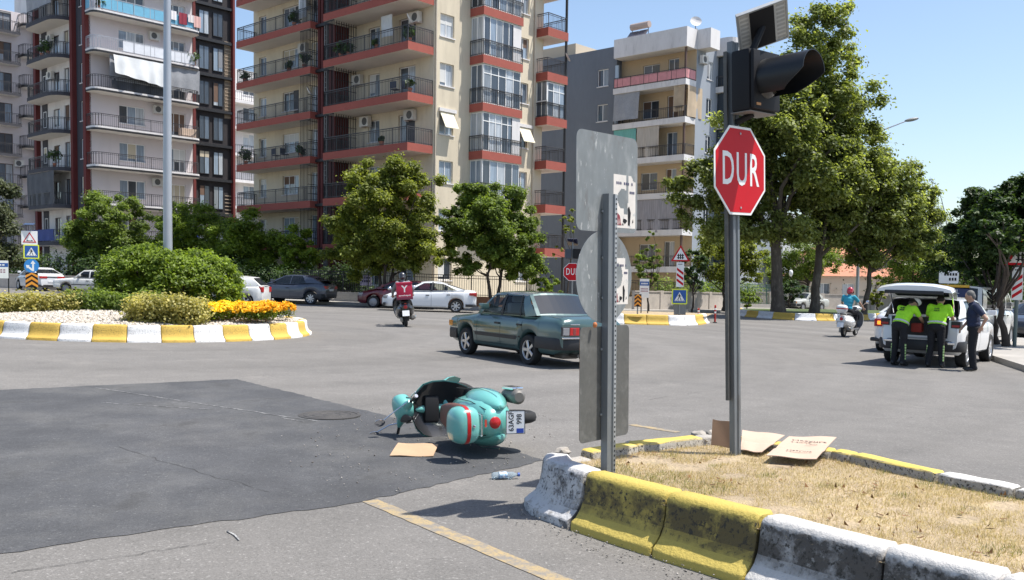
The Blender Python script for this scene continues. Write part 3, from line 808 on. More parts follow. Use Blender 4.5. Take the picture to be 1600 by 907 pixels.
def potted(F, b, s, o, z, h, label):
    """a plant pot standing on a balcony: its own thing"""
    p = b.matrix_basis @ Vector(F.p(s, o, z))
    t = thing('potted_plant', label, 'plant', p, 0, 'potted plants on the balconies')
    MB().lathe([(0.11, 0), (0.16, 0.26), (0.17, 0.28), (0.15, 0.28), (0.12, 0.26)], n=10, caps=True).build('pot', terra, t)
    g = np.random.default_rng(int(s * 100) + int(z * 10)); n = 220; k = g.integers(5, size=n)
    ctr = np.stack([g.normal(0, 0.16 * h, 5), g.normal(0, 0.16 * h, 5), 0.28 + h * g.uniform(0.1, 0.8, 5)], 1)
    c = ctr[k] + g.normal(0, 1, (n, 3)) * h * np.array([0.16, 0.16, 0.14])
    c[:, 2] = np.maximum(c[:, 2], 0.2)
    a = g.normal(0, 1, (n, 3)) * 0.06; d = g.normal(0, 1, (n, 3)) * 0.05
    v = np.stack([c - a, c + d, c + a, c - d], 1)
    npmesh('foliage', v.reshape(-1, 3), np.arange(4 * n).reshape(n, 4), np.repeat(g.uniform(0, 1, n), 4), leaf_small, t)
def building(name, label, cat, px, Y, off=(0, 0)):
    x = (px - CX) / FPX * Y
    p = Vector((x, Y)) + E1 * off[0] + E2 * off[1]
    t = thing(name, label, cat, (p.x, p.y, zg(p.x)), BRZ)
    bpy.context.view_layer.update()
    return t
def block(b, x0, x1, y0, y1, z0, z1, mat, name='rear_wall'):
    """the walls away from the street and the flat roof"""
    mb = MB()
    mb.add([(x1, y0, z0), (x1, y1, z0), (x0, y1, z0), (x1, y0, z1), (x1, y1, z1), (x0, y1, z1), (x0, y0, z1)],
           [(0, 1, 4, 3), (1, 2, 5, 4)])
    mb.build(name, mat, b)
    r = MB(); r.box(x0 + 0.02, x1 - 0.02, y0 + 0.02, y1 - 0.02, z1 - 0.25, z1 - 0.02); r.build('roof', roofm, b)

# ------------------------------------------------------------------ the red and cream block in the middle
BM = building('apartment_block', 'cream apartment block with brick red balcony bands and glazed bay', 'apartment building', 634, 54.9, (2.0, 0))
SM = [3.2 + 2.87 * k for k in range(7)]; HM = 23.6
holesA = []
for S in [-0.05 + 0.3] + SM:
    fz = S + 0.45
    holesA += [(0.5, 1.65, fz + 0.8, fz + 2.12), (7.5, 8.45, fz + 0.8, fz + 2.12)]
bay_h = [(3.3, 6.3, S + 0.55, S + 2.6) for S in SM[1:]]
wall(BM, FA, 0, 9.9, 0, HM, cream, holesA + bay_h)
for i, h in enumerate(holesA):
    window(BM, FA, *h, n=2)
for S in SM[1:]:
    wl = MB(); fbox(wl, FA, 3.3, 6.3, -0.18, -0.12, S + 0.55, S + 2.6); wl.build('inner_wall', cream2, BM)
# wall of the balcony side
holesB = []
for S in SM:
    f = S + 0.45
    holesB += [(1.6, 3.1, f, f + 2.1), (4.9, 6.0, f + 0.7, f + 2.05), (11.2, 12.0, f, f + 2.1), (13.4, 15.3, f + 0.75, f + 2.05), (17.3, 18.2, f + 0.7, f + 2.0)]
holesB += [(1.6, 3.1, 1.1, 2.5), (4.9, 6.0, 1.1, 2.5), (13.4, 15.3, 1.1, 2.5)]
wall(BM, FB, 0, 8.0, 0, HM, cream, [h for h in holesB if h[0] < 8])
wall(BM, FB, 9.9, 18.9, 0, HM, cream, [h for h in holesB if h[0] > 9])
for i, h in enumerate(holesB):
    d = h[3] - h[2] > 1.9
    window(BM, FB, *h, n=2 if h[1] - h[0] < 1.7 else 3, sill=not d, name='balcony_door' if d else 'window', fm=pvc)
block(BM, 0, 9.9, 0, 18.9, 0, HM, cream)
for k, S in enumerate(SM):
    # long balconies left and right of the stair tower
    P = [(0.02, 0), (0.02, 2.0), (8.0, 2.0), (8.0, 0)]
    sl = slab(BM, FB, P, S, 0.46, redband, ceil)
    railing(sl, FB, P, S + 0.46)
    P2 = [(9.9, 0), (9.9, 1.6), (18.6, 1.6), (18.6, 0)]
    sl = slab(BM, FB, P2, S, 0.46, redband, ceil)
    railing(sl, FB, P2, S + 0.46)
    # iron screens beside the stair tower
    for s0 in (7.1, 9.95):
        sc_ = MB()
        for j in range(9):
            o = 0.1 + j * 0.19 if s0 < 9 else 0.1 + j * 0.16
            fbox(sc_, FB, s0 + 0.0, s0 + 0.03, o, o + 0.03, S + 0.46, S + 2.86)
        for z in (0.9, 1.5, 2.1, 2.7):
            fbox(sc_, FB, s0, s0 + 0.03, 0.05, 1.7, S + z, S + z + 0.03)
        for j in range(8):
            if s0 > 9: fbox(sc_, FB, 9.98 + j * 0.15, 10.0 + j * 0.15, 1.50, 1.53, S + 0.46, S + 2.86)
            else: fbox(sc_, FB, 7.0 + j * 0.13, 7.02 + j * 0.13, 1.90, 1.93, S + 0.46, S + 2.86)
        if s0 > 9: fbox(sc_, FB, 9.98, 11.1, 1.52, 1.54, S + 2.8, S + 2.86)
        else: fbox(sc_, FB, 7.0, 8.0, 1.92, 1.94, S + 2.8, S + 2.86)
        sc_.build('iron_screen', black, BM)
    # corner balconies on the lit side
    P3 = [(9.2, 0), (9.2, 1.0), (11.3, 1.0), (11.3, -1.2), (9.9, -1.2), (9.9, 0)]
    sl = slab(BM, FA, P3, S - 0.05, 0.55, redband, ceil)
    railing(sl, FA, [(9.2, 0), (9.2, 1.0), (11.3, 1.0), (11.3, -1.2)], S + 0.5)
    if k == 2 + 0:
        pass
    # glazed bay balconies
    if k >= 1:
        P4 = [(3.0, 0), (3.0, 1.15), (6.6, 1.15), (6.6, 0)]
        sl = slab(BM, FA, P4, S - 0.05, 0.5, redband, ceil)
        railing(sl, FA, P4, S + 0.45, step=0.16, inset=0.03)
        zb = S + 0.48
        if k != 6:
            window(BM, FA, 3.12, 6.5, zb, S + 2.8, o=1.05, n=5 if k % 2 else 6, depth=0.0, sill=False, name='bay_window', tr=0.5 if k in (2, 3) else 0.0)
            w2 = MB()
            fbox(w2, FA, 3.10, 3.16, 0.02, 1.0, zb, zb + 0.06); fbox(w2, FA, 3.10, 3.16, 0.02, 1.0, S + 2.74, S + 2.8)
            for o in (0.02, 0.5, 0.94): fbox(w2, FA, 3.10, 3.16, o, o + 0.06, zb + 0.06, S + 2.74)
            w3 = w2.build('bay_window', pvc, BM)
            pn = MB(); fbox(pn, FA, 3.12, 3.14, 0.08, 0.94, zb + 0.06, S + 2.74); pn.build('pane', pane_m, w3)
            if k in (2, 4, 6):
                pp = MB(); fbox(pp, FA, 5.75, 6.5, 1.052, 1.07, zb, S + 2.78); pp.build('blank_panel', whitew, BM)
# one corner balcony is glazed in
S = SM[3]
window(BM, FA, 9.35, 11.2, S + 0.55, S + 2.75, o=0.9, n=3, depth=0.0, sill=False, name='bay_window', tr=0.5)
w2 = MB()
for o in (-0.0, 0.42, 0.84): fbox(w2, FA, 9.28, 9.34, o, o + 0.06, S + 0.55, S + 2.75)
fbox(w2, FA, 9.28, 9.34, 0.0, 0.9, S + 1.5, S + 1.56)
w3 = w2.build('bay_window', pvc, BM); pn = MB(); fbox(pn, FA, 9.3, 9.32, 0.05, 0.86, S + 0.55, S + 2.75); pn.build('pane', pane_m, w3)
# stair tower
st = MB(); fbox(st, FB, 8.0, 9.9, -0.1, 0.6, 0, HM); st.build('stair_tower', maroon, BM)
st = MB()
for s in (8.05, 8.45, 9.3, 9.65): fbox(st, FB, s, s + 0.22, 0.6, 1.05, 0, HM)
st.build('pilaster', maroon, BM)
st = MB()
for s in (8.75, 8.98): fbox(st, FB, s, s + 0.05, 0.6, 1.15, 0, HM)
for k in range(70): fbox(st, FB, 8.8, 9.0, 1.08, 1.12, 0.5 + k * 0.33, 0.55 + k * 0.33)
st.build('cable_ladder', M('galvanised_dull', (0.30, 0.29, 0.28), 0.6, metal=0.3), BM)
for S in SM:
    fb = MB(); fbox(fb, FB, 7.9, 10.0, 0.6, 1.2, S + 0.1, S + 0.28); fb.build('tower_ledge', black, BM)
# post that carries the corner balconies, rain pipes
po = MB(); po.tube([FA.p(11.2, 0.9, 0), FA.p(11.2, 0.9, HM)], 0.09, 8); po.build('balcony_post', black, BM)
po = MB(); po.tube([FA.p(0.12, 0.07, 0), FA.p(0.12, 0.07, HM)], 0.05, 6); po.tube([FA.p(8.95, 0.07, 0), FA.p(8.95, 0.07, HM)], 0.05, 6); po.build('rain_pipe', M('pipe_beige', (0.55, 0.48, 0.38), 0.6), BM)
# slatted window shades and open awnings
for s, S in ((0.5, SM[2]), (7.5, SM[2])):
    mb = MB(); f = S + 0.45
    fbox(mb, FA, s - 0.1, s + 1.3, 0.0, 0.14, f + 2.12, f + 2.32); mb.build('awning_box', whitew, BM)
    mb = MB(); mb.add([FA.p(s, 0.05, f + 2.1), FA.p(s + 1.1, 0.05, f + 2.1), FA.p(s + 1.1, 0.55, f + 1.15), FA.p(s, 0.55, f + 1.15)], [(0, 1, 2, 3)])
    fbox(mb, FA, s, s + 1.1, 0.53, 0.57, f + 1.12, f + 1.16); mb.build('awning', M('awning_cream', (0.72, 0.66, 0.50), 0.8), BM)
for s, z, F in ((5.6, SM[3] - 0.72, FB), (1.4, SM[3] - 0.75, FB), (1.0, SM[5] - 0.8, FB), (7.0 - 0.6, SM[4] - 0.9, FB), (12.1, SM[6] - 1.0, FB), (12.2, SM[5] - 0.9, FB), (13.0, SM[0] - 0.4, FB)):
    aircon(BM, F, s, z, 0.0)
# rolled down dark screen and roller shutters on some doors
for s0, s1, S in ((1.6, 2.4, SM[2]), (13.4, 14.0, SM[3]), (2.3, 3.1, SM[5])):
    mb = MB(); fbox(mb, FB, s0, s1, -0.05, 0.0, S + 0.5, S + 2.5); mb.build('door_screen', tarp_d, BM)
cloth(BM, FB, 2.6, 3.6, 1.0, SM[5] - 0.25 + 0.0, SM[5] - 1.5, tarp_l, wave=0.06, n=10)
cloth(BM, FB, 10.9, 11.7, 1.2, SM[6] - 0.1, SM[6] - 1.9, tarp_l, wave=0.03, n=8)
for s, o, k, h, lab in ((0.4, 1.6, 4, 0.7, 'pot plant at the lit right end of the fifth floor red banded balcony'), (6.6, 1.7, 4, 0.9, 'tallest pot plant by the iron screen on the fifth floor balcony'), (5.8, 1.7, 4, 0.6, 'pot plant next to the tallest one on the fifth floor balcony'),
                        (0.3, 1.6, 3, 0.5, 'pot plant in the right corner of the fourth floor red banded balcony'), (3.1, 1.75, 4, 0.35, 'low planter in the middle of the fifth floor balcony'), (2.6, 1.75, 2, 0.3, 'low pot in front of the dark door on the third floor balcony'),
                        (10.9, 1.3, 4, 0.6, 'pot plant at the right end of the left hand fifth floor balcony'), (12.6, 1.35, 4, 0.4, 'small pot plant half way along the left hand fifth floor balcony'), (17.9, 1.3, 2, 0.9, 'bushy pot plant at the far left end of the third floor balcony'),
                        (11.2, 1.35, 2, 0.6, 'pot plant at the right end of the left hand third floor balcony'), (12.0, 1.35, 5, 0.8, 'tall pot plant on the left hand sixth floor balcony'), (18.0, 1.3, 4, 0.7, 'pot plant at the far left end of the fifth floor balcony')):
    potted(FB, BM, s, o, SM[k] + 0.46, h, lab)
chair_m = M('balcony_furniture', (0.05, 0.06, 0.09), 0.6)
def balcony_chair(F, b, s, o, z, rz, label, mat):
    p = b.matrix_basis @ Vector(F.p(s, o, z))
    t = thing('balcony_chair', label, 'chair', p, rz, 'chairs on the balconies')
    mb = MB(); mb.box(-0.22, 0.22, -0.22, 0.22, 0.42, 0.46); mb.build('seat', mat, t)
    mb = MB(); mb.box(-0.22, 0.22, 0.19, 0.23, 0.5, 0.88); mb.build('backrest', mat, t)
    for x in (-0.2, 0.2):
        for y in (-0.2, 0.2):
            mb = MB(); mb.tube([(x, y, 0), (x, y, 0.46 if y < 0 else 0.86)], 0.018, 5); mb.build('leg', mat, t)
wood_w = M('plastic_white', (0.7, 0.7, 0.7), 0.5)
balcony_chair(FB, BM, 1.0, 1.2, SM[3] + 0.46, 0.5, 'dark chair at the right end of the upper balcony over the yellow green tree', chair_m)
balcony_chair(FB, BM, 1.9, 1.3, SM[3] + 0.46, 2.6, 'dark chair near the door on the upper balcony over the yellow green tree', chair_m)
balcony_chair(FB, BM, 13.6, 1.0, SM[2] + 0.46, 1.0, 'dark chair on the left hand balcony beside the maroon stair tower', chair_m)
balcony_chair(FB, BM, 14.6, 1.0, SM[2] + 0.46, 2.4, 'second dark chair farther along the left hand cream balcony', chair_m)

def dish(b, F, s, o, z, label):
    p = b.matrix_basis @ Vector(F.p(s, o, z))
    t = thing('satellite_dish', label, 'satellite dish', p, 0, 'satellite dishes on the balconies')
    MB().tube([(0, 0, -0.95), (0, 0, 0.25)], 0.02, 6).build('mast', railm, t)
    MB().lathe([(0.001, 0), (0.15, 0.015), (0.27, 0.05), (0.33, 0.09)], Matrix.Translation((0.05, -0.02, 0.3)) @ Matrix.Rotation(R(60), 4, 'Y'), 18).build('dish', whitew, t, smooth=60)
dish(BM, FB, 0.25, 1.85, SM[4] + 1.45, 'white satellite dish at the right corner of the fifth floor red banded balcony')
dish(BM, FB, 10.3, 1.5, SM[3] + 1.45, 'white satellite dish on the left hand fourth floor balcony by the stair tower')
dish(BM, FA, 11.2, 0.9, SM[4] + 1.45, 'white satellite dish on the corner balcony against the sky')
# ------------------------------------------------------------------ the white and charcoal block on the left
BL = building('apartment_block', 'white apartment block with rounded balconies, dark grey wall and dark red strips', 'apartment building', 143, 73.0)
SL = [0.95 + 2.9 * k - 0.58 for k in range(1, 9)]; HL = 28.0
holes = []
for S in SL[:-1]:
    f = S + 0.32
    holes += [(2.3, 4.4, f + 0.6, f + 2.0), (6.4, 7.9, f + 0.2, f + 2.0)]
holes += [(2.3, 4.4, 0.9, 2.3), (6.4, 7.9, 0.9, 2.3)]
wall(BL, FA, 0, 8.8, 0, HL, pinkw, holes)
for i, h in enumerate(holes):
    window(BL, FA, *h, n=3, fm=pvc)
# stair tower, black with narrow windows
st = MB(); fbox(st, FA, 8.8, 12.4, -6, -0.2, 0, HL - 0.3); st.build('stair_tower', M('wall_black', (0.028, 0.024, 0.026), 0.8, var=((1, 0.15),)), BL)
for S in [0.1] + SL:
    for s in (9.2, 10.5):
        window(BL, FA, s, s + 0.95, S + 0.55, S + 2.5, o=-0.12, n=2, depth=0.0, sill=False, fm=black)
    fb = MB(); fbox(fb, FA, 8.8, 12.4, -0.2, 0.1, S - 0.02, S + 0.2); fb.build('tower_ledge', black, BL)
lat = MB()
for k in range(10): fbox(lat, FA, 11.6 + 0.08 * k, 11.63 + 0.08 * k, -0.2, -0.16, 14.5, 21); 
for k in range(22): fbox(lat, FA, 11.6, 12.4, -0.17, -0.14, 14.6 + 0.3 * k, 14.66 + 0.3 * k)
for k in range(22): fbox(lat, FA, 11.6, 12.4, -0.17, -0.14, 1.6 + 0.3 * k, 1.66 + 0.3 * k)
lat.build('lattice', M('lattice_beige', (0.42, 0.33, 0.24), 0.7), BL)
co = MB(); fbox(co, FA, 8.55, 8.8, -0.1, 0.06, 0, HL); fbox(co, FA, 12.2, 12.4, -0.18, 0.2, 0, HL); co.build('red_strip', redtrim, BL)
# balconies towards the street
for k, S in enumerate(SL):
    P = rail_path(FA, -0.3, 8.6, 0, 1.35, 0.55)
    sl = slab(BL, FA, P, S, 0.16, black, ceil)
    MBt = slab(sl, FA, [(s, o * 0.985) for s, o in P], S + 0.16, 0.14, whitew, ceil, name='slab_edge')
    kw = {}
    if k == 6: kw = dict(panel=bluep)
    if k == 5: kw = dict(panel=whitep, panel_range=(0.25, 1))
    railing(sl, FA, P, S + 0.3, 0.95, mat=railm if k < 5 else lightrail, step=0.16, **kw)
    if k == 0:
        cloth(BL, FA, 5.0, 8.4, 1.30, S + 1.25, S + 0.35, tarp_b, wave=0.04)
cloth(BL, FA, 1.0, 8.5, 1.2, SL[5] - 0.02, SL[4] + 1.0, tarp_g, wave=0.05, n=40)
cloth(BL, FA, 1.2, 5.6, 1.42, SL[5] - 0.02, SL[4] + 1.5, tarp_l, wave=0.10, n=30, skew=-0.55, slope=0.25)
cloth(BL, FA, 1.2, 5.4, 1.12, SL[4] + 1.2, SL[4] + 0.35, tarp_d, wave=0.05, n=20)
for s, S in ((5.0, SL[3] + 2.05), (4.9, SL[1] + 2.05), (4.7, SL[5] + 2.0)):
    aircon(BL, FA, s, S, 0.0)
mb = MB(); fbox(mb, FA, 7.0, 8.3, 0.5, 1.0, SL[3] + 0.3, SL[3] + 1.05); mb.build('balcony_cupboard', M('cupboard', (0.55, 0.42, 0.33), 0.8), BL)
window(BL, FA, 7.5, 8.5, SL[0] + 0.35, SL[0] + 2.8, o=1.2, n=1, depth=0.0, sill=False, name='bay_window')
# the side turned to the left: grey wall with windows, curved balconies, red strips
hb = [(0.75, 1.6, S + 0.9, S + 2.4) for S in [0.1] + SL]
wall(BL, FB, 0.3, 2.3, 0, HL, charcoal, hb)
for h in hb: window(BL, FB, *h, n=2, fm=pvc, depth=0.08)
for s in (0.0, 2.25, 9.2):
    mb = MB(); fbox(mb, FB, s, s + 0.42, -0.1, 0.35, 0, HL); mb.build('red_strip', redtrim, BL)
hb = []
for S in [0.1] + SL[:-1]:
    hb += [(3.6, 4.5, S + 0.32, S + 2.4), (5.4, 6.6, S + 0.9, S + 2.3)]
wall(BL, FB, 2.6, 9.2, 0, HL, whitew, hb)
for h in hb: window(BL, FB, *h, n=2, fm=brownf, sill=False, depth=0.1)
wall(BL, FB, 9.6, 10.6, 0, HL, charcoal)
wall(BL, FB, 7.7, 8.8, 0, HL, charcoal, o=0.02)
for S in [0.1] + SL[:-1]: window(BL, FB, 7.9, 8.5, S + 1.0, S + 2.3, o=0.04, n=1, depth=0.0, sill=False)
for k, S in enumerate(SL):
    P = rail_path(FB, 2.75, 9.0, 0, 1.5, 1.2)
    sl = slab(BL, FB, P, S, 0.3, charcoal, ceil)
    railing(sl, FB, P, S + 0.3, 0.95, step=0.17)
    if k == 1: cloth(BL, FB, 3.2, 8.4, 1.42, S + 2.9, S + 0.3, tarp_d, wave=0.05, n=30)
    if k == 0: cloth(BL, FB, 3.2, 8.6, 1.50, S + 1.25, S + 0.35, tarp_b, wave=0.03, n=20)
    if k == 6: cloth(BL, FB, 3.4, 8.2, 1.40, S + 2.9, S + 1.2, tarp_g, wave=0.05, n=30)
for S in (SL[5], SL[4]): aircon(BL, FB, 6.2, S + 1.8, 0.0)
block(BL, 0, 12.4, 0, 10.6, 0, HL, whitew)
for s, o, k, h, lab in ((7.9, 1.1, 5, 1.1, 'bushy pot plant at the right end of the white panelled balcony'), (0.4, 1.0, 6, 0.7, 'pot plant at the left end of the blue panelled balcony'), (8.2, 1.0, 6, 0.5, 'small pot plant at the right end of the blue panelled balcony')):
    potted(FA, BL, s, o, SL[k] + 0.3, h, lab)
for s, o, k, h, lab in ((4.2, 1.3, 5, 0.9, 'right hand pot plant on the high curved balcony of the white block'), (5.4, 1.3, 5, 0.7, 'left hand pot plant on the high curved balcony of the white block'), (3.6, 1.2, 2, 1.1, 'tall pot plant on the lower curved balcony above the dark tarp')):
    potted(FB, BL, s, o, SL[k] + 0.3, h, lab)
# washing hung over the blue balcony
for i, (s, w, hgt, c) in enumerate(((5.9, 0.5, 0.7, (0.75, 0.72, 0.72)), (6.6, 0.7, 0.9, (0.25, 0.03, 0.05)), (7.4, 0.5, 0.6, (0.70, 0.62, 0.60)), (7.9, 0.6, 0.9, (0.66, 0.40, 0.36)))):
    p = BL.matrix_basis @ Vector(FA.p(s, 1.37, SL[6] + 1.3))
    mb = MB(); n = 6
    vs = [(x * w / n, -0.02 - 0.02 * math.sin(x * 2 + i), z * -hgt / 4 + 0.1) for z in range(5) for x in range(n + 1)]
    mb.add(vs, [(z * (n + 1) + x, z * (n + 1) + x + 1, (z + 1) * (n + 1) + x + 1, (z + 1) * (n + 1) + x) for z in range(4) for x in range(n)])
    o = mb.build('hung_laundry', M('laundry_%d' % i, c, 0.9), None); o.location = p; o.rotation_euler = (0, 0, BRZ)
    tag(o, ['white towel hung over the blue balcony rail', 'dark red sheet hung over the blue balcony rail', 'small pale cloth right of the dark red sheet', 'salmon cloth at the right end of the blue balcony rail'][i], 'laundry')

# ------------------------------------------------------------------ the block at the far left edge
BF = building('apartment_block', 'pale apartment block with shallow dark railed balconies at the left edge', 'apartment building', -60, 86.0)
SF = [0.3 + 2.8 * k for k in range(1, 9)]; HF = 25.0
hf = []
for S in SF: hf += [(2.6, 4.6, S + 0.25, S + 2.2)]
wall(BF, FA, 0, 6.4, 0, HF, pinkw, hf)
for h in hf: window(BF, FA, *h, n=3, sill=False, fm=brownf)
block(BF, 0, 6.4, 0, 14, 0, HF, whitew)
wall(BF, FB, 0, 14, 0, HF, pinkw)
mb = MB(); fbox(mb, FA, 6.4, 7.5, -4, 0.3, 0, HF + 4); mb.build('end_wall', whitew, BF)
for k, S in enumerate(SF):
    P = [(0.2, 0), (0.2, 1.1), (5.0, 1.1), (5.0, 0)]
    sl = slab(BF, FA, P, S, 0.24, charcoal, ceil); railing(sl, FA, P, S + 0.24, 0.95, step=0.2)
    P = rail_path(FA, 5.15, 6.9, 0, 1.5, 0.5)
    sl = slab(BF, FA, P, S + 0.9, 0.24, black, ceil); railing(sl, FA, P, S + 1.14, 0.95, step=0.18)
aircon(BF, FA, 4.6, SF[1] + 1.9, 0.0); aircon(BF, FA, 4.6, SF[2] + 2.0, 0.0)

# ------------------------------------------------------------------ white block glimpsed between the two big blocks
BG = building('apartment_block', 'white block glimpsed in the gap left of the maroon stair tower', 'apartment building', 330, 104.0)
hg = []
for k in range(8): hg += [(1.0, 2.6, 1.0 + 2.9 * k, 2.5 + 2.9 * k), (4.0, 5.6, 1.0 + 2.9 * k, 2.5 + 2.9 * k), (7.5, 9.0, 1.0 + 2.9 * k, 2.5 + 2.9 * k)]
wall(BG, FA, 0, 10, 0, 24, whitew, hg)
for h in hg: window(BG, FA, *h, n=2)
block(BG, 0, 10, 0, 8, 0, 24, whitew); wall(BG, FB, 0, 8, 0, 24, whitew)
for k in range(1, 8):
    sl = slab(BG, FA, [(0.5, 0), (0.5, 1.2), (9.4, 1.2), (9.4, 0)], 2.9 * k - 0.2, 0.3, whitew, ceil); railing(sl, FA, [(0.5, 0), (0.5, 1.2), (9.4, 1.2), (9.4, 0)], 2.9 * k + 0.1, step=0.25)

# ------------------------------------------------------------------ blue grey block with tan balconies on the right
BR = building('apartment_block', 'blue grey apartment block with white banded tan balconies and curtains', 'apartment building', 1062, 73.9, (1.5, 0))
SR = [2.7 + 2.9 * k for k in range(7)]; HR = SR[6] + 1.6
hr = []
for S in SR[:6]: hr += [(1.6, 2.6, S + 0.4, S + 2.5), (3.4, 5.0, S + 0.9, S + 2.3)]
wall(BR, FB, 0.0, 7.2, 0, HR, tanw, hr)
for h in hr: window(BR, FB, *h, n=2, sill=False)
hr2 = [(8.0, 9.1, S + 1.0, S + 2.4) for S in SR[:6]]
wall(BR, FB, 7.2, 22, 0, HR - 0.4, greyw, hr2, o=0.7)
for h in hr2: window(BR, FB, *h, o=0.7, n=2, depth=0.08)
jb = MB(); fbox(jb, FB, 7.15, 7.2, 0.0, 0.7, 0, HR); jb.build('wall_return', greyw, BR)
lf = MB(); fbox(lf, FB, 6.9, 7.22, 0.7, 0.82, 0, HR - 2); lf.build('rain_strip', M('pale_blue_strip', (0.40, 0.50, 0.60), 0.7), BR)
for k, S in enumerate(SR):
    P = [(0, 0), (0, 1.5), (6.9, 1.5), (6.9, 0)]
    if k == 6:
        sl = slab(BR, FB, P, S, 1.5, whitew, ceil, name='roof_fascia')
        slab(BR, FA, [(0, 0), (0, 1.2), (1.4, 1.2), (1.4, 0)], S + 0.003, 1.494, whitew, ceil, name='roof_fascia')
        continue
    sl = slab(BR, FB, P, S, 0.45, whitew, ceil)
    railing(sl, FB, P, S + 0.45, 0.85, step=0.16, panel=pinkp if k == 5 else None)
    post = MB(); fbox(post, FB, 0.15, 0.3, 1.15, 1.3, S + 0.45, S + 2.9); post.build('balcony_post', brownf, BR)
cloth(BR, FB, 4.3, 6.8, 1.42, SR[5] - 0.02, SR[4] + 0.7, tarp_g, wave=0.04, slope=0.2)
cloth(BR, FB, 0.1, 1.1, 1.42, SR[5] - 0.02, SR[4] + 0.9, tarp_tan, wave=0.08, n=12)
cloth(BR, FB, 4.6, 6.8, 1.40, SR[4] - 0.02, SR[3] + 0.9, tarp_t, wave=0.05, n=30)
cloth(BR, FB, 2.4, 4.5, 1.40, SR[4] - 0.02, SR[3] + 0.45, M('curtain_beige', (0.46, 0.42, 0.37), 0.85, var=((6, 0.2),), stretch=(3, 3, .1)), wave=0.05, n=30)
cloth(BR, FB, 0.3, 5.6, 1.44, SR[2] - 0.02, SR[1] + 0.25, tarp_s, wave=0.05, n=60)
cloth(BR, FA, -1.2, 0.9, 0.02, SR[5] - 0.02, SR[4] + 0.5, tarp_tan, wave=0.06, n=14)
hr3 = [(1.6, 2.5, S + 0.9, S + 2.3) for S in SR[:6]]
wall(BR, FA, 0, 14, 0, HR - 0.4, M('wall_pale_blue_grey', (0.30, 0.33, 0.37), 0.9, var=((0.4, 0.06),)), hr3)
for h in hr3: window(BR, FA, *h, n=2, depth=0.06)
for k, S in enumerate(SR):
    P = rail_path(FA, 3.0, 7.6, 0, 1.5, 0.7)
    if k == 6: slab(BR, FA, P, S, 1.4, whitew, ceil, name='roof_fascia'); continue
    sl = slab(BR, FA, P, S, 0.45, whitew, ceil); railing(sl, FA, P, S + 0.45, 0.85, step=0.2)
    mb = MB(); fbox(mb, FA, 3.3, 7.4, 0.02, 1.2, S + 0.5, S + 2.85); mb.build('glazed_screen', M('smoked_glass', (0.03, 0.04, 0.05), 0.1, coat=1.0), BR)
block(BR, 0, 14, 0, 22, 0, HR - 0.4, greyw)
aircon(BR, FA, 0.3, SR[5] + 1.9, 0.02)
# things on that roof
def solar_heater(b, s, o, z, label):
    p = b.matrix_basis @ Vector((s, o, z))
    t = thing('solar_water_heater', label, 'solar heater', p, BRZ + R(-90))
    mb = MB()
    for x in (-0.8, 0.8): mb.tube([(x, 0.6, 0), (x, 0.6, 1.7)], 0.03, 5); mb.tube([(x, -0.6, 0), (x, 0.6, 1.1)], 0.03, 5)
    mb.build('frame', railm, t)
    mb = MB(); mb.tube([(-0.9, 0.6, 1.9), (0.9, 0.6, 1.9)], 0.28, 14); mb.build('tank', M('tank_rust', (0.38, 0.30, 0.26), 0.6), t)
    for x in (-0.9, 0.03):
        mb = MB(); mb.hexa([(x, -0.7, 0.1), (x + 0.86, -0.7, 0.1), (x + 0.86, 0.5, 1.4), (x, 0.5, 1.4), (x, -0.75, 0.17), (x + 0.86, -0.75, 0.17), (x + 0.86, 0.45, 1.47), (x, 0.45, 1.47)])
        mb.build('collector_panel', M('collector_glass', (0.10, 0.09, 0.10), 0.25), t)
solar_heater(BR, 0.6, 6.2, HR - 0.42 + 0.0, 'rooftop solar water heater with tank on the blue grey block')
p = BR.matrix_basis @ Vector((0.5, 0.5, HR - 0.1))
t = thing('satellite_dish', 'white satellite dish on the roof corner of the blue grey block', 'satellite dish', p, 0)
MB().tube([(0, 0, -0.35), (0, 0, 0.6)], 0.03, 6).build('mast', railm, t)
Mx = Matrix.Translation((0, -0.1, 0.75)) @ Matrix.Rotation(R(65), 4, 'X')
MB().lathe([(0.001, 0), (0.2, 0.02), (0.38, 0.08), (0.45, 0.13)], Mx, 20).build('dish', whitew, t, smooth=60)
mb = MB(); mb.box(-0.1, 12, 12, 20, HR - 0.9, HR + 0.7); mb.build('roof_parapet', M('parapet_beige', (0.55, 0.47, 0.36), 0.9), BR)

# ------------------------------------------------------------------ low houses far behind the trees on the right
def house(px, Y, w, d, h, label, wallm, rz, rh=1.8):
    p = gx(px, Y); t = thing('house', label, 'house', p, rz)
    fr = Face('A')
    hs = [(w * a, w * a + 1.2, z, z + 1.3) for a in (0.12, 0.42, 0.72) for z in ([1.0, 3.9] if h > 4.5 else [1.0])]
    wall(t, fr, 0, w, 0, h, wallm, hs)
    for q in hs: window(t, fr, *q, n=2)
    mb = MB(); mb.add([(0, 0, 0), (0, d, 0), (w, d, 0), (w, 0, 0), (0, 0, h), (0, d, h), (w, d, h), (w, 0, h)], [(0, 1, 5, 4), (1, 2, 6, 5), (2, 3, 7, 6)]); mb.build('side_wall', wallm, t)
    o = 0.5; mb = MB()
    mb.add([(-o, -o, h), (w + o, -o, h), (w + o, d + o, h), (-o, d + o, h), (w * 0.25, d / 2, h + rh), (w * 0.75, d / 2, h + rh)], [(0, 1, 5, 4), (1, 2, 5), (2, 3, 4, 5), (3, 0, 4), (0, 3, 2, 1)])
    r = mb.build('roof', tile, t)
    mb = MB(); mb.box(w * 0.3, w * 0.3 + 0.6, d * 0.3, d * 0.3 + 0.6, h + rh * 0.3, h + rh + 0.5); mb.build('chimney', wallm, r)
    return t
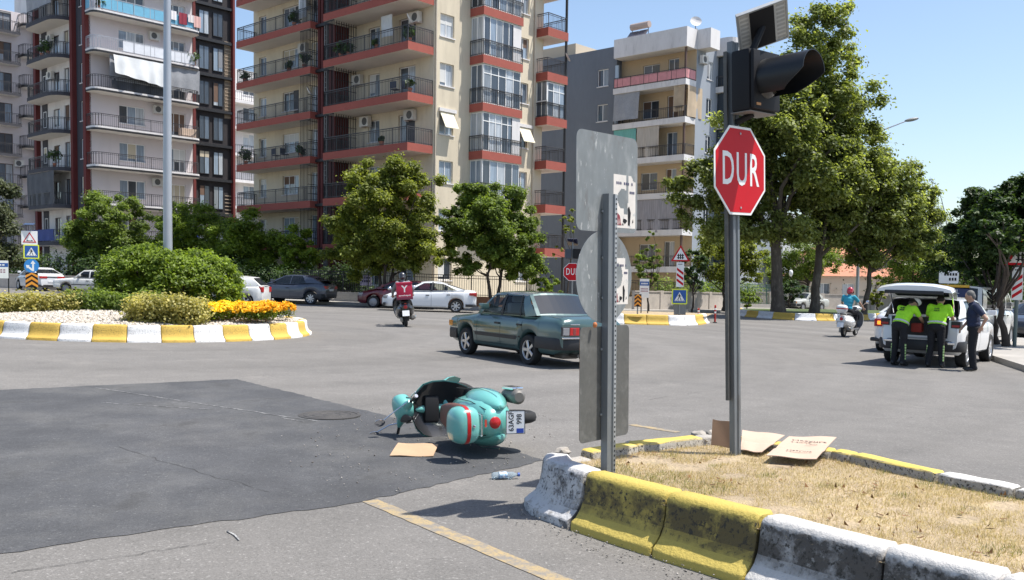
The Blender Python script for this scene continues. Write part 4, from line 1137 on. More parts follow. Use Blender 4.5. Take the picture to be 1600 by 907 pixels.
pinkh = M('house_pink', (0.58, 0.36, 0.35), 0.9, var=((0.5, 0.08),))
house(1296, 105, 9, 8, 5.6, 'pink house with tiled roof behind the tree island', pinkh, 0.2)
house(1262, 90, 8, 6, 3.0, 'low house with orange tiled roof behind the parked old car', M('house_cream', (0.6, 0.5, 0.4), 0.9), 0.1, 1.3)
house(1365, 96, 8, 6, 2.8, 'low house with red tiled roof behind the white scooter rider', M('house_cream', (0.6, 0.5, 0.4), 0.9), -0.1, 1.4)
BW = building('apartment_block', 'plain pale grey block wall showing between trees behind the stop sign', 'apartment building', 1178, 100)
wall(BW, FA, 0, 9, 0, 10, M('wall_pale_grey', (0.50, 0.53, 0.55), 0.9, var=((0.4, 0.05),)), [(1.5, 2.6, 5, 6.3), (5, 6.1, 5, 6.3)])
for q in [(1.5, 2.6, 5, 6.3), (5, 6.1, 5, 6.3)]: window(BW, FA, *q, n=2)
block(BW, 0, 9, 0, 6, 0, 10, MATS['wall_pale_grey']); wall(BW, FB, 0, 6, 0, 10, MATS['wall_pale_grey'])
# ================================================================== trees, shrubs, hedges
bark = M('bark', (0.06, 0.047, 0.037), 0.95, var=((3, 0.25), (18, 0.3)), bump=(18, 0.03), stretch=(1, 1, 0.25))
bark_plane = M('bark_plane', (0.075, 0.062, 0.048), 0.95, var=((2, 0.25), (12, 0.25)), spots=((4, 0.5, 0.6, (0.13, 0.115, 0.09), 0.6),), bump=(14, 0.03), stretch=(1, 1, 0.4))
LM = {
    'mid': leafmat('leaf_mid_green', (0.060, 0.095, 0.018), (0.260, 0.350, 0.072), 0.50),
    'yel': leafmat('leaf_yellow_green', (0.065, 0.090, 0.015), (0.330, 0.370, 0.070), 0.50),
    'dark': leafmat('leaf_dark_green', (0.014, 0.030, 0.010), (0.085, 0.145, 0.042), 0.40),
    'plane': leafmat('leaf_plane', (0.075, 0.100, 0.028), (0.360, 0.410, 0.150), 0.54),
    'bush': leafmat('leaf_bush', (0.055, 0.095, 0.010), (0.290, 0.390, 0.050), 0.48),
    'hedge': leafmat('leaf_golden_hedge', (0.16, 0.16, 0.04), (0.62, 0.55, 0.20), 0.42),
    'olive': leafmat('leaf_olive', (0.03, 0.04, 0.02), (0.12, 0.14, 0.06), 0.3),
    'pine': leafmat('leaf_pine', (0.008, 0.018, 0.010), (0.035, 0.062, 0.032), 0.15),
}
GEN = np.random.default_rng(11)
def leaf_quads(c, nrm, size, asp=0.55, g=GEN):
    """rhombic leaves at centres c facing nrm"""
    n = len(c)
    nrm = nrm / np.linalg.norm(nrm, axis=1)[:, None]
    t = g.normal(0, 1, (n, 3)); t -= nrm * (t * nrm).sum(1)[:, None]; t /= np.linalg.norm(t, axis=1)[:, None]
    b = np.cross(nrm, t)
    L_ = (size * g.uniform(0.6, 1.35, n))[:, None]; W_ = L_ * asp
    bend = nrm * L_ * 0.12
    return np.stack([c - t * L_ * 0.5 - bend, c + b * W_ * 0.5, c + t * L_ * 0.5 - bend, c - b * W_ * 0.5], 1)
def crown(name, clumps, n, size, mat, parent, asp=0.6, shell=0.4, droop=0.0, g=GEN, loose=(0.25, 1.7)):
    """leaves filling many small clumps; clumps: (cx, cy, cz, rx, ry, rz)"""
    C_ = np.array(clumps); vol = (C_[:, 3] * C_[:, 4] * C_[:, 5]) ** (2 / 3); k = g.choice(len(C_), n, p=vol / vol.sum())
    d = g.normal(0, 1, (n, 3)); d /= np.linalg.norm(d, axis=1)[:, None]
    r = (shell + (1 - shell) * g.uniform(0, 1, n)) * g.uniform(0.75, 1.0, n) ** 0.5
    stray = g.uniform(0, 1, n) < loose[0]; r[stray] *= g.uniform(1.0, loose[1], stray.sum())
    c = C_[k, :3] + d * r[:, None] * C_[k, 3:]
    nr = d * 0.6 + g.normal(0, 0.45, (n, 3)) + np.array([0.30, -0.1, 0.75 - droop])
    v = leaf_quads(c, nr, np.full(n, size), asp, g)
    ct = g.normal(0, 0.16, len(C_))
    tint = np.clip(0.45 + ct[k] + g.normal(0, 0.25, n), 0, 1)
    return npmesh(name, v.reshape(-1, 3), np.arange(4 * n).reshape(n, 4), np.repeat(tint, 4), mat, parent)
def fill_ellipsoid(c, r, n, cr, g=GEN, bias=0.5, flat=0.75):
    out = []
    while len(out) < n:
        d = g.normal(0, 1, 3); d /= np.linalg.norm(d); q = g.uniform(0, 1) ** (bias / 1.5)
        p = np.array(c) + d * q * np.array(r) * 0.86
        if d[2] * q < -flat: continue
        s = cr * g.uniform(0.6, 1.25)
        out.append((*p, s * g.uniform(0.9, 1.3), s * g.uniform(0.9, 1.3), s * g.uniform(0.65, 0.95)))
    return out
def limb(mb, p0, p1, r0, r1, bend=0.15, n=6, g=GEN):
    p0, p1 = Vector(p0), Vector(p1); L_ = (p1 - p0).length
    off = Vector(g.normal(0, 1, 3)) * bend * L_
    pts = [p0.lerp(p1, t) + off * math.sin(PI * t) * 0.5 + Vector(g.normal(0, 0.012, 3)) * L_ * (0 < t < 1) for t in [i / n for i in range(n + 1)]]
    mb.tube(pts, [r0 + (r1 - r0) * (i / n) ** 0.8 for i in range(n + 1)], 8)
    return pts
row = 'trees in front of the apartment blocks'
def tree(name, label, px, Y, base_h, parts, n, size, mat, trunk_r, trunk_h, nclump=60, cr=0.7, group=None, stems=1, bk=None, cat='tree', asp=0.6, lean=0.0, flat=0.75, spread=0.5, loc=None):
    """parts: crown ellipsoids (dx, dy, z, rx, ry, rz) relative to the trunk foot"""
    p = loc if loc is not None else gx(px, Y, base_h)
    t = thing(name, label, cat, p, 0, group)
    cl = []; vols = [q[3] * q[4] * q[5] for q in parts]
    for q in parts:
        cl += fill_ellipsoid(q[:3], q[3:], max(8, int(1.7 * nclump * q[3] * q[4] * q[5] / sum(vols))), 0.78 * cr * min(1.0, q[3] / 2.2), flat=flat)
    crown('crown', cl, int(n * (1.7 if group == row else 1.25)), size * 0.9, LM[mat], t, asp, loose=(0.45, 2.3) if mat == 'plane' else (0.3, 1.8))
    mb = MB()
    for s in range(stems):
        a = 2 * PI * s / max(stems, 1) + 0.6
        foot = Vector((0.12 * math.cos(a), 0.12 * math.sin(a), 0)) * (stems > 1)
        top = Vector((lean + 0.45 * math.cos(a) * (stems > 1), 0.45 * math.sin(a) * (stems > 1), trunk_h))
        pts = [foot + (top - foot) * k / 6 + Vector((GEN.normal(0, 0.03), GEN.normal(0, 0.03), 0)) * (0 < k < 6) for k in range(7)]
        mb.tube(pts, [trunk_r * (1.35 if k == 0 else 1.08 - 0.06 * k) for k in range(7)], 10)
        k_ = max(4, 11 // stems)
        for i in range(k_):
            c = cl[int(GEN.integers(len(cl)))]
            limb(mb, top - Vector((0, 0, GEN.uniform(0, trunk_h * 0.25))), c[:3], trunk_r * 0.5, trunk_r * 0.12)
    mb.build('trunk', bk or bark, t, smooth=60)
    return t
# trees in the street row behind the roundabout
row = 'trees in front of the apartment blocks'
tree('street_tree', 'olive green tree cut off by the left edge of the photo', -18, 50, 0.14, [(0, 0, 3.7, 2.0, 2, 3.0), (0.2, 0, 1.8, 1.8, 1.8, 1.4)], 15000, 0.17, 'olive', 0.14, 2.4, 36, 0.7, row)
tree('street_tree', 'rounded green tree behind the parked white cars on the left', 172, 67, 0.14, [(0.2, 0, 4.0, 3.5, 3, 3.1), (-2.2, 0, 2.8, 1.9, 2, 2.2), (0.5, 0, 1.9, 3.0, 2.5, 1.6)], 34000, 0.19, 'mid', 0.16, 1.6, 110, 0.6, row)
tree('street_tree', 'dark green tree behind the lamp post on the roundabout', 300, 66, 0.14, [(0, 0, 3.6, 2.9, 2.6, 3.2), (0, 0, 1.6, 2.6, 2.2, 1.5)], 26000, 0.18, 'bush', 0.15, 1.4, 80, 0.6, row)
tree('street_tree', 'green tree right of the lamp post, above the dark parked crossover', 388, 62, 0.14, [(0, 0, 3.3, 2.4, 2.4, 2.6), (-1.4, 0.5, 3.2, 1.6, 1.5, 2.2), (0, 0, 1.6, 2.2, 2, 1.4)], 26000, 0.18, 'bush', 0.14, 1.4, 80, 0.58, row)
tree('street_tree', 'small bright tree left of the tall yellow green tree', 464, 58, 0.14, [(0, 0, 2.5, 1.6, 1.5, 2.1)], 14000, 0.16, 'bush', 0.10, 1.0, 44, 0.45, row)
tree('street_tree', 'tall yellow green tree in front of the cream block', 602, 49.8, 0.14, [(0, 0, 4.8, 3.0, 2.7, 3.2), (-1.2, 0, 3.4, 2.6, 2.3, 2.1), (1.6, 0.2, 5.4, 2.0, 1.8, 2.4), (0.2, 0, 7.0, 1.7, 1.6, 1.3), (0.8, 0, 2.9, 2.4, 2.0, 1.5), (-1.4, 0.4, 2.2, 1.9, 1.6, 1.2), (1.9, 0.4, 2.4, 1.7, 1.5, 1.2)], 66000, 0.165, 'yel', 0.10, 2.0, 170, 0.5, row, stems=3)
tree('street_tree', 'dense deep green tree below the glazed bay of the cream block', 772, 51, 0.14, [(-0.1, 0, 4.3, 2.7, 2.5, 2.9), (1.0, 0, 3.3, 1.9, 1.8, 2.0), (-0.8, 0, 6.0, 1.6, 1.4, 1.2), (-1.0, 0, 2.8, 1.9, 1.8, 1.4), (-1.9, 0.3, 4.2, 1.6, 1.6, 2.0), (1.4, 0.3, 2.2, 1.6, 1.5, 1.1)], 58000, 0.165, 'mid', 0.10, 1.9, 150, 0.5, row, stems=2)
tree('shrub', 'round green shrub left of the far stop sign', 852, 52.5, 0.14, [(0, 0, 1.1, 1.1, 1.0, 1.3)], 8000, 0.14, 'bush', 0.06, 0.5, 20, 0.4, cat='shrub')
tree('sapling', 'thin sapling with sparse leaves against the blue grey wall', 884, 55, 0.14, [(0.1, 0, 5.0, 0.8, 0.8, 1.1), (-0.4, 0, 3.2, 0.6, 0.6, 0.6)], 500, 0.15, 'yel', 0.05, 3.6, 14, 0.35, lean=0.3)
# dark hedge mass behind the parked cars
def hedge_line(name, label, pts, h, w, n, size, mat, cat='hedge', base=0.1):
    P = [Vector((*q, 0)) for q in pts]; cl = []
    o = P[0]
    for i in range(len(P) - 1):
        L_ = (P[i + 1] - P[i]).length; k = max(2, int(L_ / (w * 0.5)))
        for j in range(k):
            q = P[i].lerp(P[i + 1], j / k) - o
            for z in (0.28, 0.66):
                cl.append((q.x + GEN.normal(0, w * 0.12), q.y + GEN.normal(0, w * 0.12), h * z + GEN.normal(0, 0.05) * h - TILT * (q.x), w * 0.62, w * 0.62, h * 0.36))
    t = thing(name, label, cat, (o.x, o.y, zg(o.x) + base))
    crown('foliage', cl, n, size, LM[mat], t, 0.6, 0.6)
    mb = MB()
    for c in cl[::2]: mb.tube([(c[0], c[1], 0 - TILT * c[0]), (c[0] * 1.0, c[1], c[2])], 0.03, 5)
    mb.build('stems', bark, t)
    return t
hedge_line('hedge', 'dark hedge running behind the cars parked on the left', [(-50, 68), (-36, 67), (-24, 62.5), (-16.5, 57.5)], 2.4, 1.6, 24000, 0.18, 'dark')
hedge_line('hedge', 'dark greenery behind the fence under the yellow green tree', [(-12.0, 55.6), (-8.2, 54.0)], 2.2, 1.2, 8000, 0.15, 'dark')
hedge_line('hedge', 'clipped dark hedge at the foot of the tree beside the parked crossover', [(-16, 56.5), (-12.2, 54.8)], 1.9, 1.2, 7000, 0.15, 'dark')
# the big plane trees on the tree island
pl = 'big plane trees on the tree island'
p = gx(1216, 52, 0.34)
tree('plane_tree', 'tall plane tree with thick trunk right behind the stop sign', 1216, 52, 0.34,
     [(0.3, 0, 8.6, 4.2, 4.0, 5.0), (-3.0, 0, 7.2, 2.8, 2.4, 3.0), (-2.2, 0, 4.8, 2.8, 2.2, 1.6), (1.9, 0.5, 13.8, 2.5, 2.2, 3.9), (-4.6, 0, 6.4, 1.8, 1.6, 1.8), (-0.6, 0, 11.8, 2.4, 2, 2.6), (0.6, 0, 4.8, 2.6, 2.4, 1.5), (2.6, 0, 16.2, 1.6, 1.5, 1.8), (-5.4, 0, 7.4, 1.3, 1.2, 1.7), (-5.0, 0, 5.0, 1.5, 1.3, 1.3), (-1.6, 0, 10.2, 2.6, 2.2, 2.0), (3.4, 0, 11.0, 2.2, 2.0, 2.2)], 84000, 0.23, 'plane', 0.34, 4.6, 300, 0.56, pl, bk=bark_plane, lean=-0.3, flat=0.6)
tree('plane_tree', 'middle plane tree whose trunk stands beside the old parked car', 1272, 53.5, 0.34,
     [(1.0, 0, 8.0, 3.4, 3.2, 4.2), (2.8, 0, 6.4, 2.8, 2.6, 2.6), (0.2, 0.5, 11.8, 2.2, 2.2, 3.2), (0.2, 0, 4.8, 2.4, 2.0, 1.4), (2.2, 0, 4.4, 2.2, 2.0, 1.4), (4.2, 0, 7.8, 1.8, 1.8, 1.8)], 54000, 0.23, 'plane', 0.25, 4.2, 230, 0.55, pl, bk=bark_plane, lean=0.2, flat=0.6)
tree('plane_tree', 'lower plane tree on the right behind the white scooter rider', 1350, 54.5, 0.34,
     [(0.6, 0, 6.0, 2.7, 2.6, 3.0), (2.4, 0, 6.0, 1.9, 2.0, 2.3), (0.4, 0, 3.6, 2.4, 2.0, 1.3), (2.8, 0, 3.8, 1.6, 1.6, 1.5), (-2.0, 0, 5.4, 1.9, 1.8, 2.2), (3.2, 0, 5.2, 1.6, 1.6, 1.6)], 56000, 0.22, 'plane', 0.15, 3.2, 190, 0.5, pl, bk=bark_plane, lean=0.35, flat=0.6)
# the dark tree over the right pavement
sp = 'dark trees on the right pavement'
tree('street_tree', 'dark leaning tree on the right pavement behind the man in navy', 1558, 29.5, 0.14, [(-0.1, 0, 3.7, 1.7, 2.0, 1.7), (0.8, 0, 4.1, 1.5, 1.6, 1.5), (-0.4, 0.6, 2.5, 1.2, 1.4, 0.9), (0.6, 0.8, 2.3, 1.2, 1.2, 0.8)], 44000, 0.13, 'dark', 0.08, 1.6, 120, 0.42, sp, lean=-0.25)
tree('street_tree', 'dark thick stemmed tree beside the striped marker post', 1572, 28.5, 0.14, [(0.5, 0, 3.7, 1.7, 1.9, 1.6), (1.2, 0.4, 2.8, 1.4, 1.5, 1.1), (0.2, 0.6, 2.5, 0.9, 1.0, 0.7), (-0.95, -2.2, 3.0, 0.8, 0.4, 0.42), (-0.3, -2.0, 3.05, 0.7, 0.5, 0.45), (-0.6, -1.6, 3.1, 0.8, 0.6, 0.45), (-1.6, -2.0, 3.4, 0.6, 0.6, 0.5), (-0.9, -1.6, 3.6, 0.9, 0.7, 0.6)], 36000, 0.13, 'dark', 0.10, 1.6, 84, 0.42, sp, lean=-0.3)
# smaller trees and shrubs in the middle distance
mid = 'small trees along the far pavement'
tree('young_tree', 'slim young tree left of the level crossing sign', 1012, 48, 0.14, [(0, 0, 2.3, 0.9, 0.9, 1.4), (0.1, 0, 3.6, 0.5, 0.5, 0.7)], 5500, 0.13, 'mid', 0.05, 1.4, 24, 0.38, mid)
tree('young_tree', 'dark young tree right of the level crossing sign', 1082, 49, 0.14, [(0, 0, 2.4, 0.8, 0.9, 1.5)], 7000, 0.14, 'dark', 0.06, 1.3, 24, 0.4, mid)
tree('young_tree', 'broad green tree behind the stop sign post', 1130, 60, 0.14, [(0, 0, 3.6, 2.3, 2.2, 2.4), (1.8, 0, 3.0, 1.4, 1.6, 1.8)], 16000, 0.17, 'yel', 0.11, 1.6, 50, 0.6, mid)
tree('young_tree', 'green tree behind the old parked car', 1262, 84, 0.14, [(0, 0, 4.2, 3.2, 3.0, 2.6), (-3.0, 0, 3.0, 2.0, 2.0, 1.6)], 16000, 0.20, 'mid', 0.14, 2.4, 56, 0.7, mid)
tree('conifer', 'dark pointed conifer far behind the plane trees', 1446, 92, 0.14, [(0, 0, 3.5, 2.6, 2.6, 3.0), (0, 0, 7.5, 1.7, 1.7, 2.6), (0, 0, 11.0, 0.8, 0.8, 2.4)], 14000, 0.22, 'pine', 0.18, 3.0, 60, 0.7, asp=0.25)
tree('conifer', 'shorter dark conifer beside the pointed one', 1462, 98, 0.14, [(0, 0, 3.5, 2.8, 2.6, 3.0), (0, 0, 8.0, 1.5, 1.7, 2.6)], 11000, 0.22, 'pine', 0.18, 3.0, 50, 0.7, asp=0.25)
tree('street_tree', 'bushy green tree filling the gap above the white car', 1425, 76, 0.14, [(0, 0, 4.0, 3.6, 3.0, 3.0), (3, 0, 3.4, 2.6, 2.4, 2.6)], 17000, 0.20, 'mid', 0.15, 1.8, 60, 0.75, mid)
tree('street_tree', 'dark tree behind the open tailgate car', 1500, 60, 0.14, [(0, 0, 3.8, 2.6, 2.4, 2.8), (2.6, 0, 4.0, 2.4, 2.4, 2.6)], 17000, 0.18, 'dark', 0.14, 1.8, 60, 0.7, mid)
tree('shrub', 'shrub below the plane trees by the grey wall', 1370, 70, 0.14, [(0, 0, 1.5, 0.9, 0.9, 1.5)], 4500, 0.16, 'yel', 0.06, 0.6, 20, 0.4, cat='shrub')
tree('shrub', 'low shrub in front of the green fence', 1168, 62, 0.14, [(0, 0, 0.8, 0.8, 0.8, 0.8)], 2500, 0.15, 'bush', 0.05, 0.4, 12, 0.35, cat='shrub')
tree('shrub', 'dark round shrub at the far side of the tree island', 1232, 70, 0.3, [(0, 0, 1.2, 1.3, 1.2, 1.1)], 4500, 0.16, 'dark', 0.06, 0.5, 16, 0.45, cat='shrub')
hedge_line('hedge', 'dark greenery closing the street behind the plane trees', [(15, 92), (30, 92), (48, 92), (70, 92)], 4.2, 2.6, 22000, 0.26, 'dark', base=0.0)
hedge_line('hedge', 'green hedge behind the wall right of the blue grey block', [(10, 66), (20, 76)], 2.0, 1.4, 9000, 0.17, 'mid', base=0.1)
hedge_line('hedge', 'dark shrubs behind the white car at the right edge', [(27, 56), (36, 56), (46, 52)], 3.2, 2.2, 14000, 0.18, 'dark', base=0.1)

# ------------------------------------------------------------------ planting on the roundabout
zr = zg(RC.x) + 0.42
def clump_thing(name, label, cat, loc, cl, n, size, mat, asp=0.6, shell=0.6):
    t = thing(name, label, cat, loc)
    crown('foliage', cl, n, size, LM[mat] if isinstance(mat, str) else mat, t, asp, shell)
    mb = MB()
    for c in cl[:: max(1, len(cl) // 14)]: mb.tube([(c[0] * 0.5, c[1] * 0.5, -0.1), (c[0], c[1], c[2])], 0.025, 5)
    mb.build('stems', bark, t)
    return t
bc = gx(264, 25.6); cl = []
for i in range(520):
    a, e = GEN.uniform(0, 2 * PI), math.asin(GEN.uniform(0, 1) ** 0.9)
    ce, se = math.cos(e) ** 0.62, math.sin(e) ** 0.72; rr = GEN.uniform(0.86, 1.0) if i < 420 else GEN.uniform(0.3, 0.85)
    s_ = GEN.uniform(0.13, 0.24)
    cl.append((1.95 * ce * math.cos(a) * rr, 1.35 * ce * math.sin(a) * rr, 0.12 + (1.62 + 0.10 * math.sin(3.1 * a) - 0.12 * math.cos(a)) * se * rr, s_ * 1.2, s_ * 1.2, s_ * 0.8))
clump_thing('clipped_bush', 'large dome shaped green bush in the middle of the roundabout', 'bush', (bc.x, bc.y, zr + 0.02), cl, 52000, 0.085, 'bush')
def box_hedge(label, p0, p1, w, h, n, size=0.075, mat='hedge'):
    a, b = Vector(p0), Vector(p1); L_ = (b - a).length; cl = []
    k = max(2, int(L_ / 0.28))
    for i in range(k + 1):
        q = a.lerp(b, i / k) - a
        for s in (-0.5, 0, 0.5):
            d = (b - a).normalized()
            for z in (0.25, 0.62):
                cl.append((q.x - d.y * s * w * 0.7 + GEN.normal(0, 0.03), q.y + d.x * s * w * 0.7 + GEN.normal(0, 0.03), h * z + GEN.normal(0, 0.04), 0.26, 0.26, h * 0.38))
    return clump_thing('low_hedge', label, 'hedge', (a.x, a.y, zr - 0.05), cl, n, size, mat)
box_hedge('golden leaved low hedge at the left end of the roundabout', (-13.3, 23.6), (-11.1, 24.1), 0.7, 0.62, 11000)
box_hedge('golden leaved low hedge right of the gravel on the roundabout', (-8.75, 22.1), (-7.35, 22.0), 0.8, 0.66, 10000)
box_hedge('short golden hedge cut by the left edge on the roundabout', (-14.05, 24.9), (-13.7, 24.2), 0.6, 0.55, 4000)
box_hedge('shaded green hedge at the foot of the dome shaped bush', (-11.3, 24.3), (-9.1, 24.0), 0.7, 0.7, 9000, 0.08, 'mid')
flo = leafmat('marigold_petals', (0.82, 0.40, 0.012), (0.95, 0.74, 0.025), 0.25, 0.6)
# marigold bed: green body with blossoms on top
cl = []
for i in range(70):
    u, v = GEN.uniform(0, 1), GEN.uniform(0, 1)
    cl.append((-0.95 + 1.85 * u, -0.35 + 2.4 * v + 0.6 * u, 0.24 + GEN.normal(0, 0.03), 0.22, 0.22, 0.18))
fb = thing('flower_bed', 'bed of orange and yellow marigolds at the right end of the roundabout', 'flowers', (-6.75, 22.85, zr - 0.08))
crown('foliage', cl, 7000, 0.07, LM['bush'], fb, 0.4)
g = GEN; n = 5000
k = g.integers(len(cl), size=n); C_ = np.array(cl)[k]
d = g.normal(0, 1, (n, 3)); d[:, 2] = np.abs(d[:, 2]) + 0.25; d /= np.linalg.norm(d, axis=1)[:, None]
c = C_[:, :3] + d * C_[:, 3:] * 1.02
vs, fs, tt = [], [], []
for layer in range(4):
    v = leaf_quads(c + g.normal(0, 0.012, (n, 3)) + np.array([0, 0, 0.02]), d * 0.6 + g.normal(0, 0.4, (n, 3)) + np.array([0, -0.15, 0.35]), np.full(n, 0.055), 0.95, g)
    vs.append(v.reshape(-1, 3)); tt.append(np.repeat(np.clip(0.35 + 0.8 * (0.5 - (C_[:, 0] + 0.9) / 1.75) + g.normal(0.1, 0.25, n), 0, 1), 4))
npmesh('blossoms', np.concatenate(vs), np.arange(16 * n).reshape(-1, 4), np.concatenate(tt), flo, fb)

# ------------------------------------------------------------------ walls and fences at the back of the pavement
def fence(label, p0, p1, h, base, mat, step=0.13, wallm=None, name='iron_fence'):
    a, b = Vector(p0), Vector(p1); L_ = (b - a).length
    t = thing(name, label, 'fence', (a.x, a.y, zg(a.x) + 0.12), math.atan2((b - a).y, (b - a).x))
    sl = (zg(b.x) - zg(a.x)) / L_
    if base:
        mb = MB(); mb.hexa([(0, -0.1, -0.2), (L_, -0.1, -0.2 + sl * L_), (L_, 0.1, -0.2 + sl * L_), (0, 0.1, -0.2), (0, -0.1, base), (L_, -0.1, base + sl * L_), (L_, 0.1, base + sl * L_), (0, 0.1, base)])
        mb.build('base_wall', wallm or concrete, t)
    mb = MB(); n = int(L_ / step)
    for i in range(n + 1):
        x = L_ * i / n; big = i % 12 == 0; r = 0.028 if big else 0.009
        mb.box(x - r, x + r, -r, r, base + sl * x, base + h + sl * x)
    mb.build('bars', mat, t)
    mb = MB()
    for z in (0.08, h * 0.86, h):
        mb.hexa([(0, -0.018, base + z - 0.018), (L_, -0.018, base + z - 0.018 + sl * L_), (L_, 0.018, base + z - 0.018 + sl * L_), (0, 0.018, base + z - 0.018), (0, -0.018, base + z + 0.018), (L_, -0.018, base + z + 0.018 + sl * L_), (L_, 0.018, base + z + 0.018 + sl * L_), (0, 0.018, base + z + 0.018)])
    mb.build('rails', mat, t)
    return t
fence('black iron fence on a low wall in front of the cream block', (-12.6, 54.6), (-5.6, 52.2), 1.15, 0.55, black)
fence('black iron fence under the dense tree, ending at the far stop sign', (-5.4, 52.1), (2.2, 53.6), 1.15, 0.55, black, wallm=M('wall_orange_base', (0.42, 0.19, 0.10), 0.9, var=((1, 0.15),)))
fence('thin dark fence on the wall below the blue grey block', (3.0, 55), (12.5, 62.5), 1.0, 0.75, black, wallm=concrete)
fence('green mesh fence behind the tree island', (13, 70), (24, 76), 1.5, 0.3, M('fence_green', (0.03, 0.09, 0.06), 0.6), step=0.16)
def low_wall(label, p0, p1, h, w, mat):
    a, b = Vector(p0), Vector(p1); L_ = (b - a).length; d = (b - a).normalized()
    t = thing('garden_wall', label, 'wall', (a.x, a.y, zg(a.x)), math.atan2(d.y, d.x)); n = max(1, int(L_ / 2.4)); sl = (zg(b.x) - zg(a.x)) / L_
    for i in range(n):
        x0, x1 = L_ * i / n + 0.01, L_ * (i + 1) / n - 0.01
        mb = MB(); mb.hexa([(x0, -w / 2, -0.2), (x1, -w / 2, -0.2), (x1, w / 2, -0.2), (x0, w / 2, -0.2), (x0, -w / 2, h + sl * x0), (x1, -w / 2, h + sl * x1), (x1, w / 2, h + sl * x1), (x0, w / 2, h + sl * x0)]); mb.build('wall_panel', mat, t)
        mb = MB(); mb.box(x1 - 0.17, x1 + 0.17, -w * 0.75, w * 0.75, -0.2, h + sl * x1 + 0.1); mb.build('pier', mat, t)
    mb = MB(); mb.hexa([(0, -w * 0.7, h), (L_, -w * 0.7, h + sl * L_), (L_, w * 0.7, h + sl * L_), (0, w * 0.7, h), (0, -w * 0.7, h + 0.07), (L_, -w * 0.7, h + 0.07 + sl * L_), (L_, w * 0.7, h + 0.07 + sl * L_), (0, w * 0.7, h + 0.07)]); mb.build('coping', mat, t)
wall_lt = M('garden_wall', (0.46, 0.41, 0.36), 0.9, var=((0.6, 0.15), (5, 0.1)), spots=((1.5, 0.5, 0.7, (0.3, 0.27, 0.24), 0.5),))
low_wall('long pale garden wall across the street behind the tree island', (18, 74), (46, 84), 1.3, 0.2, wall_lt)
low_wall('grey garden wall left of the tree island behind the striped posts', (7.2, 56.5), (15, 65), 1.2, 0.2, wall_lt)
low_wall('stone wall behind the parked white cars on the left', (-46, 66.2), (-25, 62), 0.9, 0.25, wall_lt)
low_wall('pale wall behind the trees on the right pavement', (24, 45), (36, 44), 1.25, 0.2, wall_lt)
# ================================================================== vehicles
def paint(name, col, flake=0.0, rough=0.35):
    return M(name, col, rough, metal=flake, coat=0.9, var=((0.9, 0.04),), spots=((3, 0.55, 0.8, tuple(c * 0.85 + 0.03 for c in col), 0.25),))
rubber = M('tyre_rubber', (0.018, 0.018, 0.018), 0.85, var=((20, 0.2),))
plastic_b = M('black_plastic', (0.022, 0.022, 0.024), 0.55)
alloy = M('alloy', (0.55, 0.55, 0.56), 0.35, metal=0.85)
steel_r = M('steel_wheel', (0.30, 0.30, 0.31), 0.5, metal=0.6)
chrome = M('chrome', (0.75, 0.75, 0.76), 0.12, metal=1.0)
carglass = glassmat('car_glass', (0.78, 0.84, 0.86), 0.88)
darkglass = glassmat('car_glass_dark', (0.25, 0.28, 0.30), 0.45)
interior_m = M('car_interior', (0.035, 0.035, 0.038), 0.8)
seat_m = M('car_seat', (0.10, 0.10, 0.11), 0.85)
seat_lt = M('car_seat_light', (0.42, 0.45, 0.48), 0.85)
lamp_red = M('tail_lamp_red', (0.42, 0.010, 0.010), 0.3, coat=0.2)
lamp_grey = M('lamp_clear', (0.22, 0.22, 0.23), 0.2, coat=0.5)
lamp_orange = M('lamp_orange', (0.75, 0.22, 0.02), 0.2, coat=1.0, emis=((1.0, 0.25, 0.02), 1.5))
plate_w = M('plate_white', (0.72, 0.73, 0.74), 0.5)
plate_k = M('plate_black', (0.015, 0.015, 0.015), 0.6)
plate_b = M('plate_blue', (0.02, 0.06, 0.35), 0.5)
seam_m = M('panel_gap', (0.012, 0.012, 0.012), 0.8)
def wheel(parent, x, y, r, w, rimmat, side, spokes=5, cap=False, name='wheel'):
    t = bpy.data.objects.new(name, None); COL.objects.link(t); t.parent = parent; t.location = (x, y, r)
    Mx = Matrix.Rotation(R(-90 * side), 4, 'X')     # axis z -> outward (+-y)
    mb = MB(); h = w / 2; ri = r * 0.66
    mb.lathe([(ri, -h), (r * 0.93, -h), (r * 0.99, -h * 0.75), (r, -h * 0.4), (r, h * 0.4), (r * 0.99, h * 0.75), (r * 0.93, h), (ri * 1.03, h * 0.98), (ri, h * 0.8)], Mx, 28)
    mb.build('tyre', rubber, t, smooth=40)
    mb = MB()
    mb.lathe([(ri, h * 0.86), (ri * 0.95, h * 0.80), (ri * 0.9, h * 0.45)], Mx, 28)
    if cap:
        mb.lathe([(ri * 0.93, h * 0.62), (ri * 0.7, h * 0.8), (ri * 0.35, h * 0.86), (0.001, h * 0.9)], Mx, 20)
    else:
        for k in range(spokes):
            a = 2 * PI * k / spokes
            q = Matrix.Rotation(a, 4, 'Z'); ws = ri * 0.16
            pts = [(0.0, -ws * 0.9, h * 0.62), (ri * 0.94, -ws * 1.2, h * 0.66), (ri * 0.94, ws * 1.2, h * 0.66), (0, ws * 0.9, h * 0.62), (0, -ws * 0.5, h * 0.80), (ri * 0.92, -ws * 0.9, h * 0.78), (ri * 0.92, ws * 0.9, h * 0.78), (0, ws * 0.5, h * 0.8)]
            mb.hexa([Mx @ q @ Vector(p) for p in pts])
        mb.lathe([(ri * 0.26, h * 0.6), (ri * 0.24, h * 0.84), (0.001, h * 0.87)], Mx, 14)
    rim = mb.build('rim', rimmat, t, smooth=35)
    mb = MB(); mb.lathe([(ri * 0.93, h * 0.3), (0.001, h * 0.3)], Mx, 20); mb.build('brake_disc', seam_m, rim)
    return t
